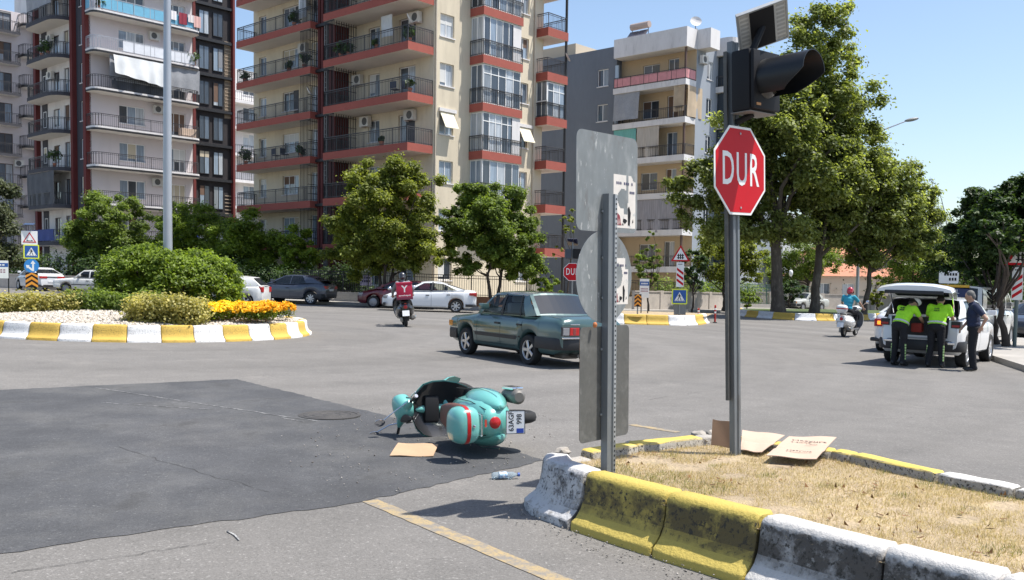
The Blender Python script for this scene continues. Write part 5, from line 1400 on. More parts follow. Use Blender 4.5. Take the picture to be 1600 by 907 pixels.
class Car:
    def __init__(s, sp):
        s.sp = sp; s.L, s.W, s.H = sp['L'], sp['W'], sp['H']
        s.uf = sp['fo']; s.ur = sp['fo'] + sp['wb']; s.r = sp['r']; s.Ra = sp['r'] + sp.get('arch', 0.055)
    def I(s, key, u):
        a = s.sp[key]; return float(np.interp(u, [p[0] for p in a], [p[1] for p in a]))
    def low(s, u):
        z = s.I('low', u)
        for c in (s.uf, s.ur):
            if abs(u - c) < s.Ra: z = max(z, s.r + math.sqrt(s.Ra ** 2 - (u - c) ** 2) if True else 0)
        return z
    def sec(s, u):
        zl, zs, zd, w = s.low(u), s.I('sh', u), s.I('deck', u), s.I('plan', u)
        zs = min(zs, zd - 0.012); zl2 = min(zl, zs - 0.06); h = zs - zl2
        return [(0, zl2), (w * 0.90, zl2), (w * 0.965, zl2 + min(0.05, h * 0.2)), (w, zl2 + 0.36 * h), (w * 1.0, zl2 + 0.66 * h), (w * 0.985, zl2 + 0.9 * h), (w * 0.955, zs), (w * 0.84, zd - 0.004), (w * 0.5, zd + 0.012), (0, zd + 0.02)]
    def y(s, u, z):
        q = s.sec(u)[1:7]; return float(np.interp(z, [p[1] for p in q], [p[0] for p in q]))
    def X(s, u): return s.L / 2 - u
    def shell(s, mb, rear_cut=None):
        us = set(np.linspace(0, s.L, 34).tolist())
        for c in (s.uf, s.ur):
            for k in range(25): us.add(c - s.Ra * math.cos(PI * k / 24))
        for p in s.sp['plan'] + s.sp['deck']: us.add(p[0])
        us = sorted(u for u in us if 0 <= u <= s.L)
        rings = []
        for u in us:
            h = s.sec(u); x = s.X(u)
            rings.append([(x, y, z) for y, z in h] + [(x, -y, z) for y, z in h[-2:0:-1]])
        mb.loft(rings, True, True)
    def ribbon(s, mb, u0, u1, z0, z1, off=0.006, sides=(1, -1), n=14):
        for sd in sides:
            vs = []
            for i in range(n + 1):
                u = u0 + (u1 - u0) * i / n
                for z in (z0, z1):
                    zz = max(z, s.low(u) + 0.01) if z == z0 else z
                    vs.append((s.X(u), sd * (s.y(u, zz) + off), zz))
            for i in range(n + 1):
                u = u0 + (u1 - u0) * i / n
                for z in (z0, z1):
                    zz = max(z, s.low(u) + 0.01) if z == z0 else z
                    vs.append((s.X(u), sd * (s.y(u, zz) - 0.02), zz))
            b = 2 * (n + 1); fs = []
            for i in range(n):
                a = 2 * i
                fs += [(a, a + 2, a + 3, a + 1), (a + 1, a + 3, b + a + 3, b + a + 1), (a, b + a, b + a + 2, a + 2)]
            fs += [(0, 1, b + 1, b), (2 * n, b + 2 * n, b + 2 * n + 1, 2 * n + 1)]
            mb.add(vs, fs)
    # cabin: ruled surfaces between belt and roof line
    def belt(s, u):
        return V(s.X(u), s.I('plan', u) * 0.945, s.I('deck', u) - 0.005)
    def roofpt(s, u):
        sp = s.sp; w = s.W / 2 - sp.get('tumble', 0.20)
        t = (u - sp['a1']) / (sp['c1'] - sp['a1'])
        z = s.H - 0.045 - sp.get('rf', 0.03) * (1 - min(1, max(0, t) / 0.35)) ** 2 - sp.get('rr', 0.04) * max(0, (t - 0.6) / 0.4) ** 2
        return V(s.X(u), w, z)
def make_car(name, label, loc, head, sp, pm, glass=None, rim=None, spokes=5, cap=False, cat='car', opn=False, seat=None, lights='rear', group=None, pillar=None, trim=True):
    glass = glass or carglass; rim = rim or alloy
    t = thing(name, label, cat, loc, math.atan2(head[1], head[0]), group)
    t.rotation_euler = (Matrix.Rotation(math.atan(TILT) , 4, 'Y') @ Matrix.Rotation(math.atan2(head[1], head[0]), 4, 'Z')).to_euler()
    c = Car(sp); body = MB(); c.shell(body)
    pil = pillar or 0
    panes = []
    m = 0.9
    # side glass and pillars
    segs = sp['segs']           # (u_belt, u_roof, kind up to the next)
    v0, v1 = 0.035, 0.90
    def sp_pt(ub, ur, v, sd):
        a, b = c.belt(ub), c.roofpt(ur); p = a.lerp(b, v); p.y += 0.035 * math.sin(PI * v)
        return V(p.x, p.y * sd, p.z)
    mats_p = 1 if pillar else 0
    for sd in (1, -1):
        for i in range(len(segs) - 1):
            (ub, ur, k), (ub2, ur2, _) = segs[i], segs[i + 1]
            def quad(va, vb, mb_, off=0.0, sub=3):
                P = []
                for j in range(sub + 1):
                    v = va + (vb - va) * j / sub
                    P.append([sp_pt(ub, ur, v, sd) - V(0, off * sd, 0), sp_pt(ub2, ur2, v, sd) - V(0, off * sd, 0)])
                mb_.add([q for r_ in P for q in r_], [(2 * j, 2 * j + 1, 2 * j + 3, 2 * j + 2) for j in range(sub)])
            if k == 'g':
                body.cur = 0; quad(0, v0, body); quad(v1, 1, body)
                g = MB(); quad(v0, v1, g, 0.012); panes.append(('side_window', g))
                # reveal around the pane
                e = MB()
            else:
                body.cur = 0 if k == 'b' else mats_p
                quad(0, 1, body)
    body.cur = 0
    # windscreen and rear window
    def cross(ub, ur, s_, v):
        a = c.belt(ub); b = c.roofpt(ur); p = a.lerp(b, v)
        fwd = 1 if ub < c.L / 2 else -1
        bul = 0.09 * (1 - s_ * s_)
        return V(p.x + fwd * bul, p.y * s_, p.z + (0.02 * (1 - v) + 0.045 * v) * (1 - s_ ** 4))
    def screen(ub, ur, nm, sm=0.90, va=0.05, vb=0.93):
        cols = [-1, -sm] + [-sm + 2 * sm * j / 8 for j in range(1, 8)] + [sm, 1]; rows = [0, va, 0.35, 0.65, vb, 1]
        g = MB(); off = V(0.004 if ub < c.L / 2 else -0.004, 0, 0)
        for i in range(len(rows) - 1):
            for j in range(len(cols) - 1):
                q = [cross(ub, ur, cols[j], rows[i]), cross(ub, ur, cols[j + 1], rows[i]), cross(ub, ur, cols[j + 1], rows[i + 1]), cross(ub, ur, cols[j], rows[i + 1])]
                isg = 0 < i < len(rows) - 2 and 0 < j < len(cols) - 2
                if isg: g.add([p - off for p in q], [(0, 1, 2, 3)])
                else: body.add(q, [(0, 1, 2, 3)])
        panes.append((nm, g))
    screen(sp['a0'], sp['a1'], 'windscreen')
    if not opn: screen(sp['c0'], sp['c1'], 'rear_window', sp.get('rsm', 0.88), sp.get('rva', 0.06), 0.92)
    # roof
    ns = [-1, -0.93, -0.75, -0.4, 0, 0.4, 0.75, 0.93, 1]; nu = 10; rv = []
    for i in range(nu + 1):
        u = sp['a1'] + (sp['c1'] - sp['a1']) * i / nu
        for s_ in ns:
            p = c.roofpt(u); bul = 0.09 * (1 - s_ * s_) * (max(0, 1 - i / nu * 4) - max(0, 1 - (nu - i) / nu * 4))
            rv.append(V(p.x + bul, p.y * s_, p.z + 0.045 * (1 - s_ ** 4)))
    k = len(ns)
    body.add(rv, [(i * k + j, i * k + j + 1, (i + 1) * k + j + 1, (i + 1) * k + j) for i in range(nu) for j in range(k - 1)])
    bo = body.build('body', [pm, pillar or pm], t, smooth=38)
    for nm, g in panes: g.build(nm, glass, t, smooth=60)
    # cabin floor, seats
    zb = c.I('deck', (sp['a0'] + sp['c0']) / 2)
    mb = MB(); yb = c.W / 2 - 0.14
    mb.box(c.X(sp['c0'] - 0.1), c.X(sp['a0'] + 0.1), -yb, yb, zb + 0.025, zb + 0.04)
    mb.build('cabin_floor', interior_m, t)
    sm_ = seat or seat_m
    u1, u2 = sp['a1'] + 0.25, min(sp['c1'] - 0.1, sp['a1'] + 1.2)
    for u, ys in ((u1, (0.36, -0.36)), (u2, (0.38, -0.38))):
        for y in ys:
            mb = MB(); mb.rbox(c.X(u + 0.2), c.X(u + 0.06), y - 0.22, y + 0.22, zb - 0.1, min(zb + 0.26, c.H - 0.25), 0.04)
            so = mb.build('seat', sm_, t)
            mb = MB(); mb.rbox(c.X(u + 0.17), c.X(u + 0.08), y - 0.12, y + 0.12, min(zb + 0.27, c.H - 0.24), min(zb + 0.42, c.H - 0.1), 0.03); mb.build('head_rest', sm_, so)
    # wheels
    tw = sp.get('tw', 0.19)
    for u in (c.uf, c.ur):
        for sd in (1, -1): wheel(t, c.X(u), sd * (c.W / 2 - tw / 2 - 0.015), c.r, tw, rim, sd, spokes, cap)
    # panel gaps
    if trim:
        mb = MB()
        for u in sp.get('doors', ()):
            z1 = c.I('sh', u) - 0.01; z0 = c.low(u) + 0.06
            for sd in (1, -1):
                n = 6
                vs = [(c.X(u + du), sd * (c.y(u, z0 + (z1 - z0) * i / n) + 0.0025), z0 + (z1 - z0) * i / n) for i in range(n + 1) for du in (-0.005, 0.005)]
                mb.add(vs, [(2 * i, 2 * i + 1, 2 * i + 3, 2 * i + 2) for i in range(n)])
        if mb.v: mb.build('door_gap', seam_m, t)
        for u in sp.get('handles', ()):
            for sd in (1, -1):
                z = c.I('sh', u) - sp.get('hdrop', 0.10); y = c.y(u, z)
                mb = MB(); a, b = sorted((sd * (y - 0.01), sd * (y + 0.025))); mb.box(c.X(u + 0.17), c.X(u), a, b, z - 0.015, z + 0.02)
                mb.build('door_handle', sp.get('hmat', plastic_b), t)
        for sd in (1, -1):   # mirrors
            u = sp['a0'] + 0.42; z = zb + 0.08; y = c.W / 2 - 0.06
            mb = MB(); a, b = sorted((sd * y, sd * (y + 0.2))); mb.rbox(c.X(u) - 0.02, c.X(u) + 0.10, a, b, z, z + 0.13, 0.025); mb.build('wing_mirror', sp.get('mmat', pm), t, smooth=40)
    return t, c
def end_box(t, c, nm, mat, front, y0, y1, z0, z1, d=0.02, inset=0.05, wrap=0.0):
    """lamp, plate or bumper piece on the front or rear end"""
    s = 1 if front else -1; x = s * (c.L / 2)
    a, b = sorted((x - s * inset, x + s * d))
    mb = MB(); mb.rbox(a, b, y0, y1, z0, z1, min(0.012, (z1 - z0) * 0.25, d * 0.6 + 0.002))
    return mb.build(nm, mat, t)
def bumper(t, c, front, z0, z1, mat, prot=0.05, run=0.55, nm='bumper'):
    s = 1 if front else -1; W2 = c.W / 2; we = (c.I('plan', 0) if front else c.I('plan', c.L))
    P = [(c.L / 2 - run, W2 + 0.006), (c.L / 2 - 0.16, W2 + 0.008), (c.L / 2 - 0.03, we + 0.02), (c.L / 2 + prot, we * 0.75), (c.L / 2 + prot + 0.02, 0)]
    P = P + [(x, -y) for x, y in P[-2::-1]]
    rings = []
    for x, y in P:
        k = 0.08; nx = x - (0.10 if abs(y) < we * 0.9 else 0.0); ny = y * (1 - (0.06 if abs(y) > we * 0.9 else 0))
        rings.append([(s * nx, ny, z0), (s * (x - 0.015), y * 0.99, z0), (s * x, y, z0 + 0.03), (s * x, y, z1 - 0.025), (s * (x - 0.015), y * 0.99, z1), (s * nx, ny, z1)])
    return MB().loft(rings).build(nm, mat, t, smooth=40)
SAHIN = dict(L=4.24, W=1.62, H=1.43, wb=2.42, fo=0.80, r=0.295, tw=0.18, tumble=0.17,
    low=[(0, 0.34), (0.3, 0.26), (4.0, 0.26), (4.24, 0.38)],
    deck=[(0, 0.76), (0.08, 0.82), (1.2, 0.93), (3.40, 0.945), (3.46, 0.98), (4.1, 0.965), (4.2, 0.93), (4.24, 0.86)],
    sh=[(0, 0.74), (0.08, 0.77), (1.2, 0.865), (3.4, 0.885), (4.1, 0.90), (4.24, 0.84)],
    plan=[(0, 0.72), (0.1, 0.765), (0.5, 0.80), (1.0, 0.81), (3.2, 0.81), (3.9, 0.785), (4.16, 0.76), (4.24, 0.735)],
    a0=1.26, a1=1.80, c1=3.02, c0=3.46, rf=0.02, rr=0.02, rsm=0.90,
    segs=[(1.26, 1.80, 'b'), (1.40, 1.87, 'g'), (2.18, 2.20, 'p'), (2.26, 2.27, 'g'), (2.88, 2.80, 'p'), (2.92, 2.83, 'g'), (3.08, 2.86, 'b'), (3.46, 3.02, 'e')],
    doors=(1.30, 2.22, 3.02), handles=(2.02, 2.84), hdrop=0.11)
SEDAN = dict(L=4.52, W=1.80, H=1.48, wb=2.65, fo=0.90, r=0.32, tw=0.21, tumble=0.24,
    low=[(0, 0.30), (0.2, 0.22), (4.2, 0.22), (4.52, 0.36)],
    deck=[(0, 0.62), (0.06, 0.70), (0.35, 0.82), (1.05, 0.98), (2.4, 1.0), (3.7, 1.06), (4.0, 1.09), (4.38, 1.07), (4.5, 1.0), (4.52, 0.92)],
    sh=[(0, 0.60), (0.3, 0.72), (1.0, 0.88), (2.4, 0.93), (3.8, 1.0), (4.4, 1.0), (4.52, 0.88)],
    plan=[(0, 0.55), (0.08, 0.68), (0.3, 0.82), (0.8, 0.89), (3.6, 0.90), (4.2, 0.84), (4.45, 0.74), (4.52, 0.66)],
    a0=1.0, a1=1.95, c1=3.0, c0=3.95, rf=0.05, rr=0.10, rsm=0.86,
    segs=[(1.0, 1.95, 'b'), (1.30, 2.08, 'g'), (2.32, 2.40, 'p'), (2.42, 2.46, 'g'), (3.35, 2.86, 'p'), (3.38, 2.88, 'g'), (3.62, 2.95, 'b'), (3.95, 3.0, 'e')],
    doors=(1.25, 2.37, 3.35), handles=(2.1, 3.1), hdrop=0.12)
HATCH = dict(L=4.05, W=1.74, H=1.46, wb=2.5, fo=0.85, r=0.31, tw=0.2, tumble=0.22,
    low=[(0, 0.30), (0.2, 0.22), (3.8, 0.22), (4.05, 0.34)],
    deck=[(0, 0.62), (0.06, 0.72), (0.35, 0.84), (0.95, 0.98), (2.4, 1.0), (3.9, 1.04), (4.03, 1.0), (4.05, 0.9)],
    sh=[(0, 0.60), (0.3, 0.74), (1.0, 0.90), (3.8, 0.97), (4.05, 0.86)],
    plan=[(0, 0.56), (0.08, 0.68), (0.3, 0.80), (0.8, 0.86), (3.4, 0.87), (3.9, 0.80), (4.05, 0.70)],
    a0=0.95, a1=1.75, c1=3.55, c0=3.97, rf=0.05, rr=0.06, rsm=0.84,
    segs=[(0.95, 1.75, 'b'), (1.2, 1.88, 'g'), (2.2, 2.25, 'p'), (2.3, 2.33, 'g'), (3.2, 3.1, 'b'), (3.97, 3.55, 'e')],
    doors=(1.15, 2.25, 3.15), handles=(2.0, 2.95), hdrop=0.12)
CROSS = dict(HATCH, L=4.36, W=1.80, H=1.58, wb=2.64, fo=0.92, r=0.345, tw=0.23, tumble=0.26,
    low=[(0, 0.34), (0.2, 0.28), (4.1, 0.28), (4.36, 0.42)],
    deck=[(0, 0.70), (0.06, 0.80), (0.35, 0.93), (1.05, 1.06), (2.4, 1.07), (3.6, 1.16), (4.2, 1.14), (4.33, 1.08), (4.36, 0.95)],
    sh=[(0, 0.68), (0.3, 0.82), (1.0, 0.97), (2.4, 0.98), (3.8, 1.06), (4.36, 0.92)],
    plan=[(0, 0.58), (0.08, 0.70), (0.3, 0.83), (0.8, 0.89), (3.4, 0.90), (4.1, 0.84), (4.36, 0.72)],
    a0=1.0, a1=1.95, c1=3.55, c0=4.22, rf=0.06, rr=0.12,
    segs=[(1.0, 1.95, 'b'), (1.28, 2.05, 'g'), (2.35, 2.42, 'p'), (2.4, 2.46, 'g'), (3.3, 3.0, 'b'), (4.22, 3.55, 'e')],
    doors=(1.25, 2.38, 3.35), handles=(2.15,))
SUV = dict(CROSS, L=4.35, W=1.82, H=1.60, c1=3.95, c0=4.30, rr=0.05, tumble=0.19,
    segs=[(1.0, 1.95, 'b'), (1.28, 2.05, 'g'), (2.35, 2.42, 'p'), (2.42, 2.48, 'g'), (3.25, 3.2, 'p'), (3.3, 3.25, 'g'), (3.85, 3.65, 'b'), (4.30, 3.95, 'e')],
    plan=[(0, 0.58), (0.08, 0.70), (0.3, 0.83), (0.8, 0.90), (3.8, 0.91), (4.2, 0.87), (4.35, 0.80)])
VAN = dict(L=5.2, W=1.92, H=2.25, wb=3.1, fo=0.9, r=0.34, tw=0.22, tumble=0.13,
    low=[(0, 0.36), (0.3, 0.30), (5.2, 0.34)],
    deck=[(0, 0.78), (0.06, 0.95), (0.6, 1.12), (0.8, 1.22), (5.1, 1.25), (5.2, 1.2)],
    sh=[(0, 0.75), (0.3, 0.95), (0.8, 1.12), (5.2, 1.12)],
    plan=[(0, 0.68), (0.1, 0.80), (0.4, 0.93), (1.0, 0.96), (4.9, 0.96), (5.2, 0.92)],
    a0=0.75, a1=1.5, c1=5.05, c0=5.15, rf=0.05, rr=0.02, rsm=0.86,
    segs=[(0.75, 1.5, 'b'), (0.95, 1.6, 'g'), (1.9, 2.0, 'p'), (2.0, 2.1, 'g'), (3.3, 3.3, 'p'), (3.4, 3.4, 'g'), (4.7, 4.65, 'b'), (5.15, 5.05, 'e')],
    doors=(0.95, 1.95, 3.35), handles=(1.7, 2.2))

signblk_early = M('aerial_black', (0.02, 0.02, 0.02), 0.5)
# --- the dark teal old saloon crossing the junction
teal = paint('paint_dark_teal', (0.055, 0.108, 0.108), 0.2, 0.30)
hd = Vector((-0.547, 0.837)).normalized()
t, c = make_car('saloon_car', 'boxy dark teal old saloon driving away past the fallen scooter', (0.36, 19.85, zg(0.3)), hd, SAHIN, teal, seat=seat_lt, pillar=plastic_b, spokes=5)
bumper(t, c, False, 0.36, 0.58, plastic_b, 0.05, 0.75); bumper(t, c, True, 0.34, 0.56, plastic_b, 0.05, 0.45)
for sd in (1, -1):
    mb = MB(); c.ribbon(mb, 1.12, 2.92, 0.47, 0.545, 0.012, (sd,)); mb.build('rub_strip', plastic_b, t)
for sd in (1, -1):
    mb = MB(); c.ribbon(mb, 1.14, 2.88, 0.255, 0.34, 0.004, (sd,)); mb.build('sill', plastic_b, t)
for sd in (1, -1):
    y0, y1 = sorted((sd * 0.30, sd * 0.715))
    tl = end_box(t, c, 'tail_light', plastic_b, False, y0 - 0.015, y1 + 0.015, 0.625, 0.80, 0.012)
    a, b = sorted((sd * 0.55, sd * 0.70)); end_box(tl, c, 'reversing_lens', lamp_grey, False, a, b, 0.64, 0.785, 0.02)
    a, b = sorted((sd * 0.32, sd * 0.54)); end_box(tl, c, 'red_lens', lamp_red, False, a, b, 0.64, 0.785, 0.022)
    a, b = sorted((sd * 0.40, sd * 0.47)); end_box(tl, c, 'dark_lens', M('lamp_smoke', (0.20, 0.03, 0.03), 0.2, coat=1.0), False, a, b, 0.645, 0.78, 0.026)
    y0, y1 = sorted((sd * 0.34, sd * 0.66)); end_box(t, c, 'headlight', lamp_grey, True, y0, y1, 0.58, 0.72, 0.012)
    mb = MB(); x = c.L / 2; q = sorted((sd * 0.60, sd * 0.775)); mb.box(x - 0.20, x - 0.04, q[0], q[1], 0.60, 0.72); mb.build('indicator', M('indicator_amber', (0.60, 0.22, 0.03), 0.25, coat=1.0), t)
end_box(t, c, 'bumper_trim', chrome, False, -0.72, 0.72, 0.575, 0.605, 0.075, 0.0)
end_box(t, c, 'number_plate', plate_w, False, -0.25, 0.25, 0.64, 0.75, 0.012)
mb = MB(); mb.tube([(-c.L / 2 + 0.7, 0.3, 0.24), (-c.L / 2 - 0.02, 0.32, 0.25)], 0.03, 8); mb.rbox(-c.L / 2 + 0.25, -c.L / 2 + 0.7, 0.1, 0.5, 0.17, 0.27, 0.04); mb.build('exhaust', M('exhaust_steel', (0.12, 0.11, 0.10), 0.6, metal=0.7), t)
mb = MB(); mb.box(-1.6, 1.6, -0.5, 0.5, 0.20, 0.28); mb.build('underbody', seam_m, t)
for y0, y1, x0, x1 in ((-0.66, -0.652, -2.06, -1.38), (0.652, 0.66, -2.06, -1.38)):   # boot lid shut lines on the deck
    mb = MB(); mb.box(x0, x1, y0, y1, 0.975, 0.9775); mb.build('boot_gap', seam_m, t)
end_box(t, c, 'boot_gap', seam_m, False, -0.66, 0.66, 0.615, 0.621, 0.003, 0.01)
end_box(t, c, 'badge', chrome, False, 0.30, 0.52, 0.835, 0.855, 0.004, 0.02)
mb = MB(); mb.tube([(0.62, -0.62, 1.36), (0.30, -0.64, 1.85)], 0.004, 5); mb.build('aerial', signblk_early, t)
for sd in (1, -1):     # chrome gutter above the side windows
    pts = [c.roofpt(u) for u in np.linspace(1.86, 3.0, 8)]; mb = MB(); mb.tube([V(p.x, sd * (p.y + 0.012), p.z - 0.012) for p in pts], 0.007, 5); mb.build('rain_gutter', chrome, t)

# --- parked and driving cars in the background
white = paint('paint_white', (0.70, 0.71, 0.72), 0.0, 0.3)
white2 = paint('paint_old_white', (0.62, 0.62, 0.60), 0.0, 0.4)
def simple_lights(t, c, z0, z1, zf0, zf1, y0=0.42, y1=0.72, mat=lamp_red):
    for sd in (1, -1):
        a, b = sorted((sd * y0, sd * y1)); end_box(t, c, 'tail_light', mat, False, a, b, z0, z1, 0.02, 0.12)
        mb = MB(); x = c.L / 2; a, b = sorted((sd * (c.I('plan', 0.2) - 0.26), sd * (c.I('plan', 0.25) + 0.004)))
        mb.rbox(x - 0.32, x - 0.07, a, b, zf0, zf1, 0.03); mb.build('headlight', lamp_grey, t, smooth=40)
def focus_car(name, label, px, Y, head, sp, pm, **k):
    p = gx(px, Y); return make_car(name, label, (p.x, Y, p.z), head, sp, pm, **k)
t, c = focus_car('saloon_car', 'clean white modern saloon waiting broadside behind the delivery scooter', 671, 46.0, (-1, -0.04), SEDAN, white, pillar=plastic_b, spokes=7, seat=seat_m)
simple_lights(t, c, 0.80, 0.98, 0.60, 0.74, 0.45, 0.76)
for sd in (1, -1):
    mb = MB(); a, b = sorted((sd * 0.70, sd * 0.865)); mb.rbox(-c.L / 2 + 0.04, -c.L / 2 + 0.34, a, b, 0.84, 0.97, 0.03); mb.build('tail_light', lamp_red, t, smooth=40)
for sd in (1, -1):
    mb = MB(); c.ribbon(mb, 1.3, 3.1, 0.215, 0.30, 0.004, (sd,)); mb.build('sill', plastic_b, t)
bumper(t, c, False, 0.30, 0.42, plastic_b, 0.01, 0.5, 'bumper'); bumper(t, c, True, 0.26, 0.40, plastic_b, 0.01, 0.2, 'bumper')
end_box(t, c, 'grille', plastic_b, True, -0.4, 0.4, 0.30, 0.55, 0.03)
mb = MB(); mb.box(-1.7, 1.7, -0.6, 0.6, 0.17, 0.25); mb.build('underbody', seam_m, t)
t, c = focus_car('hatchback_car', 'dark red car parked behind the white saloon, its nose showing', 622, 49.2, (-1, 0.02), HATCH, paint('paint_wine', (0.115, 0.012, 0.02), 0.1), glass=darkglass, rim=steel_r, cap=True)
simple_lights(t, c, 0.75, 0.95, 0.60, 0.76)
t, c = focus_car('crossover_car', 'dark blue grey crossover parked in the shade under the trees', 459, 51.0, (-0.97, 0.24), CROSS, paint('paint_blue_grey', (0.060, 0.070, 0.095), 0.3), glass=darkglass, spokes=8)
simple_lights(t, c, 0.85, 1.0, 0.72, 0.86); bumper(t, c, False, 0.36, 0.58, plastic_b, 0.01, 0.6); end_box(t, c, 'number_plate', plate_w, False, -0.25, 0.25, 0.74, 0.85, 0.02, 0.1)
mb = MB(); mb.rbox(-c.L / 2 - 0.02, -c.L / 2 + 0.35, -0.6, 0.6, 1.28, 1.32, 0.015); mb.build('spoiler', plastic_b, t)
for sd in (1, -1):
    mb = MB(); c.ribbon(mb, 1.3, 3.1, 0.28, 0.40, 0.006, (sd,)); mb.build('sill', plastic_b, t)
t, c = focus_car('hatchback_car', 'white hatchback whose tail sticks out behind the dome shaped bush', 346, 42.5, (-1, 0.03), HATCH, white2, seat=seat_m)
simple_lights(t, c, 0.75, 0.98, 0.60, 0.76)
t, c = focus_car('saloon_car', 'boxy old white saloon parked left of the dome shaped bush', 146, 57.5, (-1, 0.0), SAHIN, white2, glass=darkglass, rim=steel_r, cap=True, pillar=None)
bumper(t, c, True, 0.34, 0.54, paint('paint_old_white', (0.62, 0.62, 0.60)), 0.05, 0.45); bumper(t, c, False, 0.36, 0.56, plastic_b)
for sd in (1, -1):
    mb = MB(); c.ribbon(mb, 1.15, 2.9, 0.50, 0.55, 0.01, (sd,)); mb.build('rub_strip', plastic_b, t)
t, c = focus_car('saloon_car', 'white modern saloon parked at the far left behind the chevron sign', 62, 60.5, (-0.70, 0.71), SEDAN, white, glass=darkglass, spokes=7)
simple_lights(t, c, 0.80, 0.94, 0.60, 0.74, 0.30, 0.74, lamp_red); bumper(t, c, False, 0.28, 0.42, plastic_b, 0.01, 0.4); end_box(t, c, 'number_plate', plate_w, False, -0.25, 0.25, 0.55, 0.65, 0.02, 0.1)
end_box(t, c, 'tail_trim', plastic_b, False, -0.62, 0.62, 0.86, 0.92, 0.018, 0.1)
t, c = focus_car('saloon_car', 'old pale boxy car parked beyond the tree island', 1258, 75.5, (-0.80, -0.60), SAHIN, paint('paint_dusty_grey', (0.42, 0.43, 0.40), 0.0, 0.5), glass=darkglass, rim=steel_r, cap=True, pillar=plastic_b)
bumper(t, c, True, 0.34, 0.54, plastic_b); end_box(t, c, 'grille', plastic_b, True, -0.4, 0.4, 0.56, 0.72, 0.02)
for sd in (1, -1):
    a, b = sorted((sd * 0.42, sd * 0.66)); end_box(t, c, 'headlight', lamp_grey, True, a, b, 0.57, 0.72, 0.03)
    a, b = sorted((sd * 0.67, sd * 0.73)); end_box(t, c, 'indicator', M('indicator_amber', (0.60, 0.22, 0.03)), True, a, b, 0.57, 0.72, 0.02)
# --- the white car ahead of the open crossover
he = Vector((0.56, 0.83)).normalized()
t, c = make_car('saloon_car', 'white saloon with lit orange indicator stopped left of the open crossover', (11.85, 27.4, zg(11.9)), he, SEDAN, white, glass=darkglass, spokes=7)
for sd in (1, -1):
    a, b = sorted((sd * 0.44, sd * 0.78)); tl = end_box(t, c, 'tail_light', lamp_red, False, a, b, 0.72, 0.92, 0.03, 0.18)
    a, b = sorted((sd * 0.55, sd * 0.70)); end_box(tl, c, 'indicator_lens', lamp_orange if sd > 0 else lamp_red, False, a, b, 0.77, 0.87, 0.04, 0.0)
bumper(t, c, False, 0.30, 0.40, plastic_b, 0.01, 0.4); end_box(t, c, 'number_plate', plate_w, False, -0.25, 0.25, 0.58, 0.69, 0.02, 0.1)
# --- the white crossover with its tailgate up
RX, RY = 9.30, 21.55
hs = Vector((0.60, 0.80)).normalized()
t, c = make_car('crossover_car', 'white crossover with tailgate raised, police leaning into its boot', (RX + hs.x * 2.1, RY + hs.y * 2.1, zg(RX + 1.2)), hs, SUV, white, opn=True, glass=darkglass, spokes=8, pillar=plastic_b)
L2 = c.L / 2
mb = MB()   # flat dark sheet on the tail panel, the boot's shade put into its colour
mb.add([(-L2 - 0.012, -0.60, 0.66), (-L2 - 0.012, 0.60, 0.66), (-L2 - 0.012, 0.62, 1.12), (-L2 - 0.012, -0.62, 1.12)], [(0, 1, 2, 3)]); mb.build('boot_shade_sheet', interior_m, t)
mb = MB(); pr = c.roofpt(c.sp['c1'])
ring_o = [(-L2 + 0.02, -0.80, 1.08), (-L2 + 0.02, 0.80, 1.08), (pr.x - 0.02, 0.70, pr.z + 0.0), (pr.x - 0.02, -0.70, pr.z)]
mb.add([(x + 0.55, y * 0.93, z) for x, y, z in ring_o] + ring_o, [(0, 1, 2, 3), (0, 1, 5, 4), (1, 2, 6, 5), (2, 3, 7, 6), (3, 0, 4, 7)]); mb.build('boot_lining', interior_m, t)
# raised tailgate: outer panel, black glass below it
hz = pr.z + 0.02; hx = pr.x
def gate(s, y, lift=0.0): return V(hx - 0.15 - 0.95 * s, y, hz + 0.06 + 0.17 * math.sin(s * 2.2) + lift)
mb = MB(); rings = []
for s in [0, 0.2, 0.4, 0.6, 0.8, 0.93, 1.0]:
    w = 0.70 + 0.10 * math.sin(min(s, 1) * PI * 0.6); th = 0.075 if s < 0.9 else 0.05
    rings.append([gate(s, -w, -0.05)] + [gate(s, w * q, th + 0.05 - 0.10 * abs(q) ** 3) for q in (-0.95, -0.8, -0.5, -0.2, 0.2, 0.5, 0.8, 0.95)] + [gate(s, w, -0.05), gate(s, w * 0.85, -0.04), gate(s, -w * 0.85, -0.04)])
mb.loft(rings); tg = mb.build('tailgate', white, t, smooth=40)
mb = MB(); mb.add([gate(0.05, -0.55, -0.036), gate(0.05, 0.55, -0.036), gate(0.5, 0.62, -0.036), gate(0.5, -0.62, -0.036)], [(0, 1, 2, 3)]); mb.build('rear_window', darkglass, tg)
mb = MB(); g0 = gate(1.0, 0, 0.0); mb.rbox(g0.x - 0.02, g0.x + 0.03, -0.62, 0.62, g0.z - 0.09, g0.z - 0.01, 0.02); mb.build('tailgate_edge', plastic_b, tg)
g1 = gate(0.55, 0); mb = MB(); mb.rbox(g1.x - 0.1, g1.x + 0.12, -0.3, 0.3, g1.z + 0.10, g1.z + 0.135, 0.012); mb.build('spoiler_lamp', plastic_b, tg)
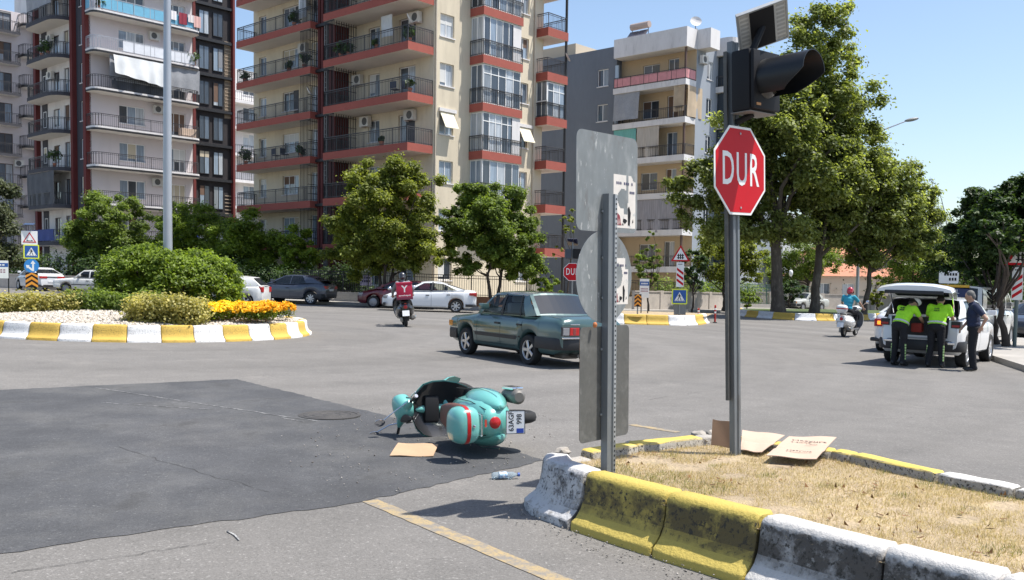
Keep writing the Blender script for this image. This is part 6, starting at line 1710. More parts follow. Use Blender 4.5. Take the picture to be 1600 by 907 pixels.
for sd in (1, -1):
    mb = MB(); mb.tube([V(hx - 0.1, sd * 0.66, hz - 0.35), gate(0.35, sd * 0.66, -0.03)], 0.014, 6); mb.build('gas_strut', chrome, t)
    a, b = sorted((sd * 0.66, sd * 0.86)); tl = end_box(t, c, 'tail_light', plastic_b, False, a, b, 0.90, 1.05, 0.02, 0.2)
    a, b = sorted((sd * 0.68, sd * 0.84)); end_box(tl, c, 'red_lens', lamp_red, False, a, b, 0.92, 0.97, 0.03, 0.1)
    a, b = sorted((sd * 0.56, sd * 0.76)); end_box(t, c, 'reflector', chrome, False, a, b, 0.52, 0.58, 0.06, 0.1)
bumper(t, c, False, 0.36, 0.60, plastic_b, 0.04, 0.5); end_box(t, c, 'number_plate', plate_w, False, -0.25, 0.25, 0.60, 0.70, 0.03, 0.1)
end_box(t, c, 'boot_sill', M('sill_grey', (0.30, 0.31, 0.32), 0.5), False, -0.58, 0.58, 0.62, 0.66, 0.05, 0.1)
p = t.matrix_basis @ V(-L2 + 0.15, 0.0, 1.1)
mb = MB(); mb.rbox(-0.16, 0.16, -0.12, 0.12, -0.05, 0.16, 0.04); o = mb.build('red_bag', M('bag_red', (0.22, 0.02, 0.012), 0.8), None); o.location = t.matrix_basis @ V(-L2 - 0.02, 0.03, 0.82); o.rotation_euler = (0, 0, math.atan2(hs.y, hs.x))
tag(o, 'red bag in the open boot between the two officers', 'bag')
SUVT = t
# --- school minibus in front, dark car at the right edge
t, c = make_car('minibus', 'white school minibus parked behind the open crossover', (15.0, 31.0, zg(15)), (0.62, 0.785), dict(VAN, H=1.95), white2, glass=darkglass, cat='minibus', rim=steel_r, cap=True)
for sd in (1, -1):
    a, b = sorted((sd * 0.74, sd * 0.9)); end_box(t, c, 'tail_light', lamp_red, False, a, b, 0.8, 1.25, 0.02)
bumper(t, c, False, 0.35, 0.6, plastic_b, 0.05, 0.4)
sg = end_box(t, c, 'school_sign', M('sign_navy', (0.015, 0.025, 0.09), 0.5), False, -0.5, 0.5, 1.50, 1.84, 0.06)
a = TRS((-c.L / 2 - 0.066, 0, 1.74), (0, -1, 0), (0, 0, 1)); text('lettering', 'OKUL', 0.18, M('sign_white', (0.75, 0.75, 0.75), 0.5), sg, a, 0.003)
a = TRS((-c.L / 2 - 0.066, 0, 1.59), (0, -1, 0), (0, 0, 1)); text('lettering', 'TAŞITI', 0.14, MATS['sign_white'], sg, a, 0.003)
sg2 = end_box(t, c, 'amber_stripe', M('sign_amber', (0.65, 0.36, 0.03), 0.5), False, -0.5, 0.5, 1.87, 1.95, 0.05)
t, c = focus_car('hatchback_car', 'black car cut off by the right edge beyond the pavement', 1622, 36.5, (-0.75, -0.66), HATCH, paint('paint_black', (0.015, 0.016, 0.02), 0.1), glass=darkglass)
# ================================================================== signs, posts, lamps
galv = M('galvanised', (0.40, 0.42, 0.43), 0.5, metal=0.45, var=((3, 0.10), (18, 0.10)), spots=((6, 0.52, 0.64, (0.30, 0.31, 0.31), 0.6), (22, 0.60, 0.70, (0.55, 0.56, 0.55), 0.5)))
galv_p = M('galvanised_plate', (0.205, 0.222, 0.225), 0.6, metal=0.2, var=((2.5, 0.12), (20, 0.08)), spots=((5, 0.54, 0.64, (0.28, 0.29, 0.285), 0.75), (9, 0.58, 0.66, (0.16, 0.155, 0.145), 0.6), (26, 0.62, 0.68, (0.52, 0.52, 0.50), 0.7)), stretch=(1, 1, 0.45))
galv_d = M('galvanised_weathered', (0.105, 0.105, 0.098), 0.75, metal=0.1, var=((4, 0.15), (25, 0.12)), spots=((7, 0.52, 0.62, (0.16, 0.16, 0.15), 0.6),))
post_m = M('post_steel', (0.185, 0.20, 0.21), 0.5, metal=0.35, var=((2, 0.1), (14, 0.12)), spots=((10, 0.60, 0.70, (0.14, 0.13, 0.12), 0.6),), stretch=(1, 1, 0.3))
signred = M('sign_red', (0.52, 0.008, 0.016), 0.5, spec=0.2, var=((1.2, 0.05),), spots=((8, 0.60, 0.75, (0.44, 0.012, 0.02), 0.5),))
signwhite = M('sign_face_white', (0.78, 0.78, 0.76), 0.4, var=((4, 0.05),))
signblue = M('sign_blue', (0.015, 0.09, 0.33), 0.4, var=((4, 0.06),))
signlb = M('sign_light_blue', (0.03, 0.22, 0.55), 0.4)
signyel = M('sign_fluo_yellow', (0.72, 0.78, 0.06), 0.4)
signblk = M('sign_black', (0.012, 0.012, 0.014), 0.6, spec=0.25)
signorg = M('sign_orange', (0.78, 0.30, 0.03), 0.4)
NV = Vector((0.743, -0.669, 0)); MV = Vector((0.669, 0.743, 0)); UP = Vector((0, 0, 1))
def frame(c, x, y=UP):
    return TRS(c, x, y)
def plate(nm, poly, c, x, t, mat, parent, y=UP, sub=0.0):
    return MB().prism(poly, TRS(c, x, y), t).build(nm, mat, parent)
def rrect(w, h, r, n=5):
    P = []
    for cx, cy, a0 in ((w / 2 - r, h / 2 - r, 0), (-w / 2 + r, h / 2 - r, 90), (-w / 2 + r, -h / 2 + r, 180), (w / 2 - r, -h / 2 + r, 270)):
        P += [(cx + r * math.cos(R(a0 + 90 * k / n)), cy + r * math.sin(R(a0 + 90 * k / n))) for k in range(n + 1)]
    return P
def circ(r, n=40): return [(r * math.cos(2 * PI * k / n), r * math.sin(2 * PI * k / n)) for k in range(n)]
def octa(r): return [(r * math.cos(R(22.5 + 45 * k)) / math.cos(R(22.5)), r * math.sin(R(22.5 + 45 * k)) / math.cos(R(22.5))) for k in range(8)]
def cpost(nm, parent, c, x, n, h, w=0.09, d=0.045, mat=None, holes=True):
    """rolled C profile post: web towards n, flanges folded back"""
    mat = mat or post_m; t = 0.006; x = Vector(x); n = Vector(n); c = Vector(c)
    pr = [(-w / 2, -d), (-w / 2, 0), (-w * 0.2, 0), (-w * 0.14, -0.010), (w * 0.14, -0.010), (w * 0.2, 0), (w / 2, 0), (w / 2, -d), (w / 2 - t, -d), (w / 2 - t, -t), (w * 0.2, -t), (w * 0.14, -0.016), (-w * 0.14, -0.016), (-w * 0.2, -t), (-w / 2 + t, -t), (-w / 2 + t, -d)]
    rings = [[c + x * a + n * b + UP * z for a, b in pr] for z in (0, h * 0.5, h)]
    o = MB().loft(rings).build(nm, mat, parent)
    if holes:
        mb = MB(); k = int(h / 0.034)
        for i in range(k):
            p = c + n * 0.0012 + x * (w * 0.365) + UP * (h * 0.05 + i * 0.034)
            if i * 0.034 + h * 0.05 < h - 0.02: mb.prism([(-0.006, -0.007), (0.006, -0.007), (0.006, 0.007), (-0.006, 0.007)], TRS(p, x, UP), 0.0006)
        so_ = MB().prism([(w * 0.24, 0.3), (w * 0.49, 0.3), (w * 0.49, h), (w * 0.24, h)], TRS(c + n * 0.0002, x, UP), 0.0008).build('perforated_strip', galv, o)
        mb.build('bolt_hole', signblk, so_)
    return o
def octagon_face(t, c, x, r, letter, scale=1.0):
    s = plate('sign_plate', octa(r), c, x, 0.004, signwhite, t)
    n = Vector(x).cross(UP) * 1
    nn = TRS(c, x, UP).col[2].xyz
    plate('red_field', octa(r * 0.945), c + nn * 0.0042, x, 0.0012, signred, s)
    mx = TRS(c + nn * 0.0062, x, UP)
    text('lettering', letter, r * 1.06, signwhite, s, mx, 0.0008, bold=r * 0.010, sx=0.62, space=1.16)
    return s
# ------------------------------------------------------------------ the near stop sign with solar flasher
b = gnd(1153, 706, 0.33)
NV0, MV0 = NV, MV
MV = Vector((math.cos(R(42)), math.sin(R(42)), 0)); NV = Vector((MV.y, -MV.x, 0))
t = thing('stop_sign', 'red octagonal stop sign reading DUR under a solar warning light on the near median', 'stop sign', (0, 0, 0))
cpost('post', t, b + V(0, 0, -0.1), MV, NV, 3.35, 0.085, 0.05, holes=False)
cpost('post', t, b + V(0, 0, 0.42) - NV * 0.055 - MV * 0.055, MV, -NV, 2.75, 0.06, 0.03, mat=galv_d, holes=False)
sc = b + NV * 0.035 + UP * 2.24
sp = octagon_face(t, sc, MV, 0.345, 'DUR')
for z in (0.29, -0.29):
    Mx = TRS(sc + NV * 0.006 + UP * z, MV, UP); MB().lathe([(0.009, 0), (0.009, 0.004), (0.001, 0.006)], Mx, 10).build('bolt', galv, sp)
# flasher housing
hc = b + UP * 2.92
def oriented_box(m0, m1, n0, n1, z0, z1, bev=0.02):
    mb = MB(); mb.rbox(m0, m1, n0, n1, z0, z1, bev)
    mb.v = [tuple(hc + MV * v[0] + NV * v[1] + UP * v[2]) for v in mb.v]
    return mb
sb = oriented_box(-0.11, 0.27, 0.03, 0.20, -0.235, 0.235, 0.025).build('signal_housing', signblk, t, smooth=40)
oriented_box(-0.10, 0.26, 0.20, 0.235, -0.225, 0.225, 0.015).build('signal_door', signblk, sb, smooth=40)
oriented_box(-0.10, 0.26, 0.02, 0.20, -0.243, -0.236, 0.002).build('signal_base', M('plastic_grey_edge', (0.18, 0.17, 0.16), 0.5), sb)
vc = hc + MV * 0.08 + UP * 0.01
rings_o, rings_i = [], []
rv = 0.155; Lv = 0.40; na = 26
for k in range(na + 1):
    a = R(-52) + R(284) * k / na          # open at the bottom
    cut = 1.0 - 0.0 * k
    d = MV * math.cos(a) + UP * math.sin(a)
    low_ = max(0.0, -math.sin(a))
    ln = Lv * (1 - 0.62 * low_)
    rings_o.append([vc + d * rv + NV * 0.235, vc + d * rv + NV * (0.235 + ln)]); rings_i.append([vc + d * (rv - 0.006) + NV * 0.235, vc + d * (rv - 0.006) + NV * (0.235 + ln)])
mb = MB()
vs = [p for q in rings_o for p in q] + [p for q in rings_i for p in q]; o_ = 2 * (na + 1)
mb.add(vs, [(2 * i, 2 * i + 1, 2 * i + 3, 2 * i + 2) for i in range(na)] + [(o_ + 2 * i, o_ + 2 * i + 2, o_ + 2 * i + 3, o_ + 2 * i + 1) for i in range(na)] + [(2 * i + 1, o_ + 2 * i + 1, o_ + 2 * i + 3, 2 * i + 3) for i in range(na)])
mb.build('visor', M('visor_black', (0.016, 0.017, 0.019), 0.4, spec=0.35), sb, smooth=50)
MB().lathe([(0.15, 0.0), (0.13, 0.025), (0.07, 0.045), (0.001, 0.052)], TRS(vc + NV * 0.232, MV, UP), 28).build('lens', M('lens_smoked', (0.05, 0.045, 0.04), 0.25), sb, smooth=60)
MB().prism(rrect(0.06, 0.02, 0.003), TRS(vc + NV * 0.236 - UP * 0.20 - MV * 0.12, MV, UP), 0.002).build('maker_label', M('label_orange', (0.45, 0.20, 0.05), 0.5), sb)
# bracket and solar panel on top
pc = b + UP * 3.36 + V(0.21, -0.02, 0)
mb = MB(); mb.tube([b + UP * 2.62 + NV * 0.0, b + UP * 2.68 + NV * 0.12 + MV * 0.06], 0.025, 8); mb.build('bracket', signblk, t); mb = MB(); mb.tube([b + UP * 3.15 + NV * 0.12 + MV * 0.04, pc], 0.028, 8); mb.build('panel_mast', signblk, t)
pc = b + UP * 3.36 + V(0.21, -0.02, 0)
Tp = TRS(pc, (0.95, -0.1, 0.3), (0.4, 0.75, -0.53))
so = MB().prism(rrect(0.39, 0.37, 0.008), Tp, 0.012).build('solar_panel', M('solar_cell', (0.012, 0.015, 0.04), 0.15, coat=1), t)
fr = MB()
for x0, x1, y0, y1 in ((-0.2, 0.2, -0.192, -0.178), (-0.2, 0.2, 0.178, 0.192), (-0.2, -0.186, -0.178, 0.178), (0.186, 0.2, -0.178, 0.178)):
    fr.hexa([Tp @ V(x, y, z) for z in (-0.014, 0.016) for x, y in ((x0, y0), (x1, y0), (x1, y1), (x0, y1))])
fr.build('panel_frame', galv, so)
bk = MB().prism(rrect(0.38, 0.36, 0.005), Tp @ Matrix.Translation((0, 0, -0.006)), 0.003).build('panel_backing', M('backing_white', (0.55, 0.55, 0.53), 0.6), so)
MB().prism(rrect(0.19, 0.356, 0.004), Tp @ Matrix.Translation((-0.005, 0, -0.020)), 0.013).build('panel_mount', signblk, so)
for s_ in (-1, 1):
    for j in range(9): MB().prism([(-0.032, -0.010), (0.032, -0.010), (0.032, 0.010), (-0.032, 0.010)], Tp @ Matrix.Translation((s_ * 0.143, -0.155 + j * 0.039, -0.0075)), 0.001).build('backing_rib', M('backing_grey', (0.38, 0.38, 0.37), 0.6), so)
def lean(t, b, deg):
    """lean a whole post about its foot, as posts in the ground do"""
    t.matrix_basis = Matrix.Translation(b) @ Matrix.Rotation(R(deg), 4, 'Y') @ Matrix.Translation(-Vector(b))
lean(t, b, -2.0)
# ------------------------------------------------------------------ the signs seen from behind
NV, MV = NV0, MV0
b2 = gnd(955, 736, 0.33)
t = thing('road_sign', 'back of three bare metal sign plates on one perforated post at the median nose', 'road sign', (0, 0, 0))
cpost('post', t, b2 + V(0, 0, -0.1), MV, NV, 2.04, 0.10, 0.055)
pcn = b2 - NV * 0.062
def bplate(nm, poly, z, mat, dm=0.0, dn=0.0):
    return plate(nm, poly, pcn + MV * dm + UP * z + NV * dn, MV, 0.003, mat, t)
tp = bplate('sign_back', rrect(0.715, 0.68, 0.06), 2.02, galv_p, 0.02)
plate('sign_face', rrect(0.70, 0.665, 0.055), pcn + MV * 0.02 + UP * 2.02 - NV * 0.0045, MV, 0.003, signblue, tp)
rc_ = bplate('sign_back', circ(0.325), 1.365, galv_p, -0.01)
plate('sign_face', circ(0.318), pcn - MV * 0.01 + UP * 1.365 - NV * 0.0045, MV, 0.003, signlb, rc_)
lp = bplate('sign_back', rrect(0.58, 0.80, 0.04), 0.62, galv_d, 0.0)
plate('sign_face', rrect(0.57, 0.79, 0.035), pcn + UP * 0.62 - NV * 0.0045, MV, 0.003, signorg, lp)
# torn stickers
stk = M('sticker_paper', (0.66, 0.62, 0.57), 0.8, var=((9, 0.1),), spots=((14, 0.60, 0.66, (0.42, 0.44, 0.44), 0.8),))
stk_red = M('sticker_red', (0.22, 0.03, 0.04), 0.7, spots=((20, 0.5, 0.6, (0.5, 0.45, 0.42), 0.5),))
def sticker(par, m0, m1, z0, z1, torn):
    c0 = pcn + NV * 0.0035
    P = lambda m, z, d=0.0: c0 + MV * m + UP * z + NV * d
    W_, H_ = m1 - m0, z1 - z0
    mb = MB(); nx, nz = 30, 46
    for i in range(nx):
        for j in range(nz):
            u, v = (i + 0.5) / nx, (j + 0.5) / nz
            if torn(u, v): continue
            a, b_, c_, d_ = m0 + W_ * i / nx, m0 + W_ * (i + 1) / nx, z0 + H_ * j / nz, z0 + H_ * (j + 1) / nz
            mb.add([P(a, c_), P(b_, c_), P(b_, d_), P(a, d_)], [(0, 1, 2, 3)])
    so_ = mb.build('sticker', stk, par)
    mb = MB()
    for k in range(9):      # faded line of print
        a = m0 + W_ * (0.12 + 0.085 * k)
        if k % 4 != 3: mb.prism([(0, 0), (W_ * 0.06, 0), (W_ * 0.05, H_ * 0.045), (0, H_ * 0.05)], TRS(P(a, z0 + H_ * 0.82, 0.0012), MV, UP), 0.0004)
    for k in range(3): mb.prism([(0, 0), (W_ * 0.06, 0), (W_ * 0.06, H_ * 0.045), (0, H_ * 0.045)], TRS(P(m0 + W_ * (0.72 + 0.08 * k), z0 + H_ * 0.66, 0.0012), MV, UP), 0.0004)
    mb.build('faded_print', M('print_navy', (0.06, 0.06, 0.12), 0.8), so_)
    mb = MB(); mb.prism([(0, 0), (W_ * 0.30, 0), (W_ * 0.22, H_ * 0.18), (W_ * 0.05, H_ * 0.26)], TRS(P(m0 + W_ * 0.06, z0 + H_ * 0.05, 0.0012), MV, UP), 0.0004); mb.build('red_patch', stk_red, so_)
    mb = MB()
    for q in ([(0.66, 0.06), (0.74, 0.05), (0.78, 0.30), (0.70, 0.42), (0.64, 0.38)], [(0.42, 0.12), (0.52, 0.08), (0.62, 0.14), (0.55, 0.17), (0.44, 0.18)], [(0.84, 0.1), (0.9, 0.12), (0.88, 0.18)], [(0.38, 0.06), (0.46, 0.05), (0.42, 0.10)]):
        mb.prism([(x * W_, y * H_) for x, y in q], TRS(P(m0, z0, 0.0014), MV, UP), 0.0004)
    mb.build('dark_patch', signblk, so_)
sticker(tp, 0.085, 0.355, 1.715, 2.09, lambda u, v: ((u - 0.42) ** 2 / 0.06 + (v - 0.55) ** 2 / 0.035 < 1) or (abs(u - 0.62) < 0.05 and v > 0.6) or (0.45 < u < 0.62 and 0.25 < v < 0.45) or (u > 0.75 and v > 0.9 and u + v > 1.8))
sticker(rc_, 0.085, 0.27, 1.17, 1.50, lambda u, v: ((u - 0.32) ** 2 / 0.09 + (v - 0.62) ** 2 / 0.07 < 1) or (u > 0.8 and v > 0.75))
for z, hw in ((1.82, 0.13), (1.50, 0.12), (1.22, 0.12), (0.86, 0.13), (0.40, 0.13)):     # clamps and bolts that hold the plates
    cl_ = MB().prism([(-hw * 0.5, -0.014), (hw * 0.5, -0.014), (hw * 0.5, 0.014), (-hw * 0.5, 0.014)], TRS(pcn + UP * z + NV * 0.004, MV, UP), 0.006).build('clamp', galv_d, t)
    for s_ in (-1, 1): MB().lathe([(0.008, 0), (0.008, 0.006), (0.001, 0.007)], TRS(pcn + UP * z + NV * 0.010 + MV * s_ * hw * 0.42, MV, UP), 8).build('bolt', galv, cl_)
lean(t, b2, -0.8)
o = MB().ell(b2 - NV * 0.03 - MV * 0.16 + UP * 1.035, (0.016, 0.016, 0.02), nu=10, nv=6).build('bolt_cap', M('cap_orange', (0.5, 0.16, 0.05), 0.5), lp)
# ------------------------------------------------------------------ sign pieces for the far signs
def tri_sign(t, c, x, s, kind):
    h = s * 0.866; P = [(-s / 2, -h / 3), (s / 2, -h / 3), (0, h * 2 / 3)]
    n = TRS(c, x, UP).col[2].xyz
    a = plate('warning_triangle', P, c, x, 0.004, signred, t)
    plate('white_field', [(px * 0.74, py * 0.74) for px, py in P], c + n * 0.0045, x, 0.002, signwhite, a)
    mb = MB(); mx = TRS(c + n * 0.0068, x, UP)
    if kind == 'gate':
        for k in (-1, 0, 1): MB().prism([(k * s * 0.11 - s * 0.03, -h * 0.20), (k * s * 0.11 + s * 0.03, -h * 0.20), (k * s * 0.11 + s * 0.03, h * 0.10), (k * s * 0.11, h * 0.14), (k * s * 0.11 - s * 0.03, h * 0.10)], mx, 0.001).build('pictogram_post', signblk, a)
        for z in (-0.12, 0.03): MB().prism([(-s * 0.19, h * z - s * 0.02), (s * 0.19, h * z - s * 0.02), (s * 0.19, h * z + s * 0.02), (-s * 0.19, h * z + s * 0.02)], mx, 0.0015).build('pictogram_rail', signblk, a)
        return
    else:
        mb.prism([(-s * 0.24, -h * 0.20), (s * 0.24, -h * 0.20), (s * 0.24, -h * 0.15), (s * 0.17, -h * 0.10), (s * 0.08, -h * 0.15), (-s * 0.06, -h * 0.15), (-s * 0.15, -h * 0.10), (-s * 0.24, -h * 0.15)], mx, 0.001)
    mb.build('pictogram', signblk, a)
def ped_sign(t, c, x, s):
    n = TRS(c, x, UP).col[2].xyz
    a = plate('crossing_sign', rrect(s, s, s * 0.06), c, x, 0.004, signyel, t)
    plate('blue_field', rrect(s * 0.84, s * 0.84, s * 0.03), c + n * 0.0045, x, 0.002, signblue, a)
    plate('white_triangle', [(-s * 0.34, -s * 0.30), (s * 0.34, -s * 0.30), (0, s * 0.30)], c + n * 0.007, x, 0.001, signwhite, a)
    mb = MB(); mx = TRS(c + n * 0.0085, x, UP)
    mb.prism([(q[0] * s, q[1] * s) for q in [(-0.05, -0.02), (0.04, -0.02), (0.05, 0.10), (-0.03, 0.12)]], mx, 0.001)     # torso
    mb.prism([(-0.02 * s + 0.035 * s * math.cos(2 * PI * k / 10), 0.15 * s + 0.035 * s * math.sin(2 * PI * k / 10)) for k in range(10)], mx, 0.001)
    for q in ([(-0.05, -0.02), (0.0, -0.02), (-0.08, -0.22), (-0.13, -0.22)], [(0.0, -0.02), (0.04, -0.02), (0.12, -0.22), (0.07, -0.22)], [(-0.04, 0.10), (-0.02, 0.07), (-0.12, 0.0), (-0.14, 0.03)], [(0.04, 0.09), (0.12, 0.01), (0.10, -0.01), (0.03, 0.05)]):
        mb.prism([(x_ * s, y_ * s) for x_, y_ in q], mx, 0.0012)
    for k in range(6): mb.prism([((-0.30 + 0.105 * k) * s, -0.29 * s), ((-0.26 + 0.105 * k) * s, -0.29 * s), ((-0.24 + 0.105 * k) * s, -0.24 * s), ((-0.28 + 0.105 * k) * s, -0.24 * s)], mx, 0.0009)
    mb.build('pictogram', signblk, a)['kind'] = 'stuff'
def countdown(t, c, x, w, h, up=1):
    n = TRS(c, x, UP).col[2].xyz
    a = plate('countdown_board', rrect(w, h, 0.01), c, x, 0.004, signwhite, t)
    mx = TRS(c + n * 0.0045, x, UP)
    for k in range(3):
        z = -0.36 * h + k * 0.22 * h; d = 0.10 * h * up
        MB().prism([(-w * 0.44, z - d), (w * 0.44, z + d), (w * 0.44, z + d + h * 0.11), (-w * 0.44, z - d + h * 0.11)], mx, 0.002).build('red_stripe', signred, a)
    mb = MB()
    for k in range(4): mb.prism([(-w * 0.26 + k * w * 0.14, h * 0.40), (-w * 0.26 + k * w * 0.14 + w * 0.09, h * 0.40), (-w * 0.26 + k * w * 0.14 + w * 0.09, h * 0.44), (-w * 0.26 + k * w * 0.14, h * 0.44)], mx, 0.001)
    mb.build('small_print', signblk, a)
def chevron(t, c, x, w, h):
    n = TRS(c, x, UP).col[2].xyz
    a = plate('chevron_board', rrect(w, h, 0.01), c, x, 0.004, signblk, t); mx = TRS(c + n * 0.0045, x, UP)
    for k in range(3):
        z = -0.52 * h + k * 0.33 * h; th = 0.17 * h; zt = min(z + 0.26 * h + th, h / 2)
        MB().prism([(-w / 2, max(z, -h / 2)), (0, z + 0.24 * h), (w / 2, max(z, -h / 2)), (w / 2, z + th), (0, zt), (-w / 2, z + th)], mx, 0.002).build('chevron', signorg, a)
def spost(t, b, h, r=0.03, mat=None):
    return MB().tube([b - V(0, 0, 0.1), b + V(0, 0, h)], r, 10).build('post', mat or post_m, t)
XR = Vector((1, 0, 0))
def facing(p):    # plate axis so that it faces the camera's side of the street
    d = Vector((p.x, p.y, 0)).normalized(); return Vector((d.y, -d.x, 0))
# far stop sign
b = gx(893, 39.6, 0.32); t = thing('stop_sign', 'small far red stop sign with solar panel beside the blue grey wall', 'stop sign', (0, 0, 0))
xf = facing(b); n = TRS(b, xf, UP).col[2].xyz
spost(t, b, 3.0); octagon_face(t, b + n * 0.05 + UP * 1.75, xf, 0.37, 'DUR')
mb = MB(); mb.rbox(0.02, 0.34, -0.1, 0.1, 2.3, 2.72, 0.02); o = mb.build('signal_housing', signblk, t); o.location = b
mb = MB(); mb.rbox(-0.30, -0.05, -0.08, 0.08, 2.3, 2.7, 0.02); o = mb.build('battery_box', M('box_navy', (0.05, 0.06, 0.08), 0.6), t); o.location = b
Tp = TRS(b + UP * 3.0, (1, -0.2, 0), (0.2, -0.8, 0.55)); a = MB().prism(rrect(0.42, 0.42, 0.01), Tp, 0.02).build('solar_panel', M('solar_cell', (0.012, 0.015, 0.04)), t)
MB().prism(rrect(0.40, 0.40, 0.01), Tp @ Matrix.Translation((0, 0, -0.01)), 0.008).build('panel_backing', M('backing_white', (0.55, 0.55, 0.53)), a)
MB().prism(rrect(0.18, 0.38, 0.01), Tp @ Matrix.Translation((0, 0, -0.02)), 0.008).build('panel_mount', signblk, a)
# level crossing sign group
b = gx(1061, 40.6, 0.32); t = thing('level_crossing_sign', 'triangular level crossing sign with striped board and pedestrian sign on the far island', 'road sign', (0, 0, 0))
xf = facing(b); n = TRS(b, xf, UP).col[2].xyz
spost(t, b, 2.9); tri_sign(t, b + n * 0.04 + UP * 2.60, xf, 0.80, 'gate'); countdown(t, b + n * 0.04 + UP * 1.80, xf, 0.32, 1.05, -1); ped_sign(t, b + n * 0.05 + UP * 0.86 - xf * 0.0, xf, 0.66)
mb = MB(); mb.rbox(0.15 - 0.35, 0.30, 0.10, 0.20, 0.05, 0.55, 0.01); o = mb.build('control_cabinet', M('cabinet_grey', (0.18, 0.19, 0.20), 0.6), t); o.location = b + UP * 0.02
# notice on two legs and its chevron
def notice(px, Y, w, h, z, label, legs, bh=0.32, blue_low=False):
    b = gx(px, Y, bh); t = thing('notice_board', label, 'sign', (0, 0, 0)); xf = facing(b); n = TRS(b, xf, UP).col[2].xyz
    for s_ in legs: MB().tube([b + xf * s_ * w / 2 - UP * 0.1, b + xf * s_ * w / 2 + UP * (z + h / 2)], 0.025, 8).build('leg', signblk, t)
    c = b + n * 0.03 + UP * z
    a = plate('board', rrect(w, h, 0.01), c, xf, 0.01, signwhite, t); mx = TRS(c + n * 0.0105, xf, UP)
    MB().prism([(-w / 2 + 0.01, h * 0.14), (w / 2 - 0.01, h * 0.14), (w / 2 - 0.01, h * 0.36), (-w / 2 + 0.01, h * 0.36)], mx, 0.002).build('blue_band', signblue, a)
    mb = MB()
    for k in range(5): mb.prism([(-w * 0.33 + k * w * 0.14, h * 0.21), (-w * 0.33 + k * w * 0.14 + w * 0.1, h * 0.21), (-w * 0.33 + k * w * 0.14 + w * 0.1, h * 0.29), (-w * 0.33 + k * w * 0.14, h * 0.29)], mx, 0.004)
    mb.build('white_print', signwhite, a)
    mb = MB()
    for r_ in range(2):
        for k in range(6): mb.prism([(-w * 0.38 + k * w * 0.13, h * (-0.06 - 0.12 * r_)), (-w * 0.38 + k * w * 0.13 + w * 0.09, h * (-0.06 - 0.12 * r_)), (-w * 0.38 + k * w * 0.13 + w * 0.09, h * (0.0 - 0.12 * r_)), (-w * 0.38 + k * w * 0.13, h * (0.0 - 0.12 * r_))], mx, 0.002)
    mb.build('small_print', M('print_maroon', (0.25, 0.05, 0.10), 0.6), a)
notice(1006, 44.0, 0.44, 0.88, 1.15, 'white and blue notice board on two legs on the far island', (-0.6, 0.8))
notice(-4, 40.0, 0.85, 0.75, 1.05, 'white and blue notice board cut off by the left edge', (1.0,), 0.34)
b = gx(996, 41.5, 0.32); t = thing('chevron_marker', 'small orange and black marker board behind the round sign back', 'road sign', (0, 0, 0)); spost(t, b, 0.85); chevron(t, b + V(0, -0.05, 0.62), facing(b), 0.3, 0.55)
# left sign group
b = gx(50, 39.2, 0.34); t = thing('road_sign', 'stack of four signs ending in an orange chevron at the far left', 'road sign', (0, 0, 0)); xf = facing(b); n = TRS(b, xf, UP).col[2].xyz
spost(t, b, 2.9)
a = plate('sign_board', rrect(0.60, 0.56, 0.02), b + n * 0.035 + UP * 2.40 - xf * 0.06, xf, 0.004, signwhite, t); tri_sign(t, b + n * 0.042 + UP * 2.35 - xf * 0.06, xf, 0.50, 'bump')
ped_sign(t, b + n * 0.04 + UP * 1.83, xf, 0.58)
c_ = b + n * 0.04 + UP * 1.25; a = plate('round_sign', circ(0.28), c_, xf, 0.004, signlb, t); mx = TRS(c_ + n * 0.0045, xf, UP)
MB().prism([(0.02, -0.22), (0.09, -0.22), (0.09, 0.08), (0.15, 0.08), (0.05, 0.22), (-0.04, 0.08), (0.02, 0.08)], mx, 0.002).build('arrow', signwhite, a)
MB().prism([(0.02, -0.12), (-0.10, -0.02), (-0.07, 0.02), (-0.21, 0.03), (-0.17, -0.12), (-0.14, -0.08), (0.02, -0.22)], mx, 0.0018).build('arrow', signwhite, a)
chevron(t, b + n * 0.04 + UP * 0.66, xf, 0.46, 0.62)
Tp = TRS(b + UP * 2.95 - xf * 0.06, (1, 0.2, 0), (0, 0.9, 0.25)); MB().prism(rrect(0.4, 0.3, 0.01), Tp, 0.02).build('solar_panel', M('solar_cell', (0.012, 0.015, 0.04)), t)
# striped marker at the right edge, its triangle above
b = gx(1585, 28.4, 0.14); t = thing('level_crossing_sign', 'red and white striped marker board on a post under the right hand tree', 'road sign', (0, 0, 0)); xf = facing(b); n = TRS(b, xf, UP).col[2].xyz
spost(t, b, 3.4, 0.055, M('post_green_grey', (0.10, 0.13, 0.12), 0.6)); countdown(t, b + n * 0.07 + UP * 1.90, xf, 0.30, 0.98, 1); tri_sign(t, b + n * 0.07 + UP * 2.72 + xf * 0.1, xf, 0.92, 'gate')
# flexible red and white posts
for px, Y, h, lab in ((1091, 43.6, 0.62, 'thin red and white plastic post behind the far island kerb'), (1117, 43.2, 0.80, 'tallest red plastic delineator post left of the tree island'), (1139, 47.0, 0.85, 'red plastic delineator post in front of the tree island kerb')):
    b = gx(px, Y); t = thing('delineator_post', lab, 'bollard', b, 0, 'plastic delineator posts')
    MB().lathe([(0.10, 0), (0.10, 0.03), (0.05, 0.05)], n=14, caps=True).build('foot', rubber, t)
    MB().lathe([(0.045, 0.03), (0.045, h), (0.02, h + 0.02)], n=14, caps=True).build('tube', M('plastic_red', (0.45, 0.03, 0.02), 0.5), t)
    for z in (0.55, 0.75): MB().lathe([(0.047, h * z), (0.047, h * z + 0.08)], n=14).build('reflective_band', signwhite, t)
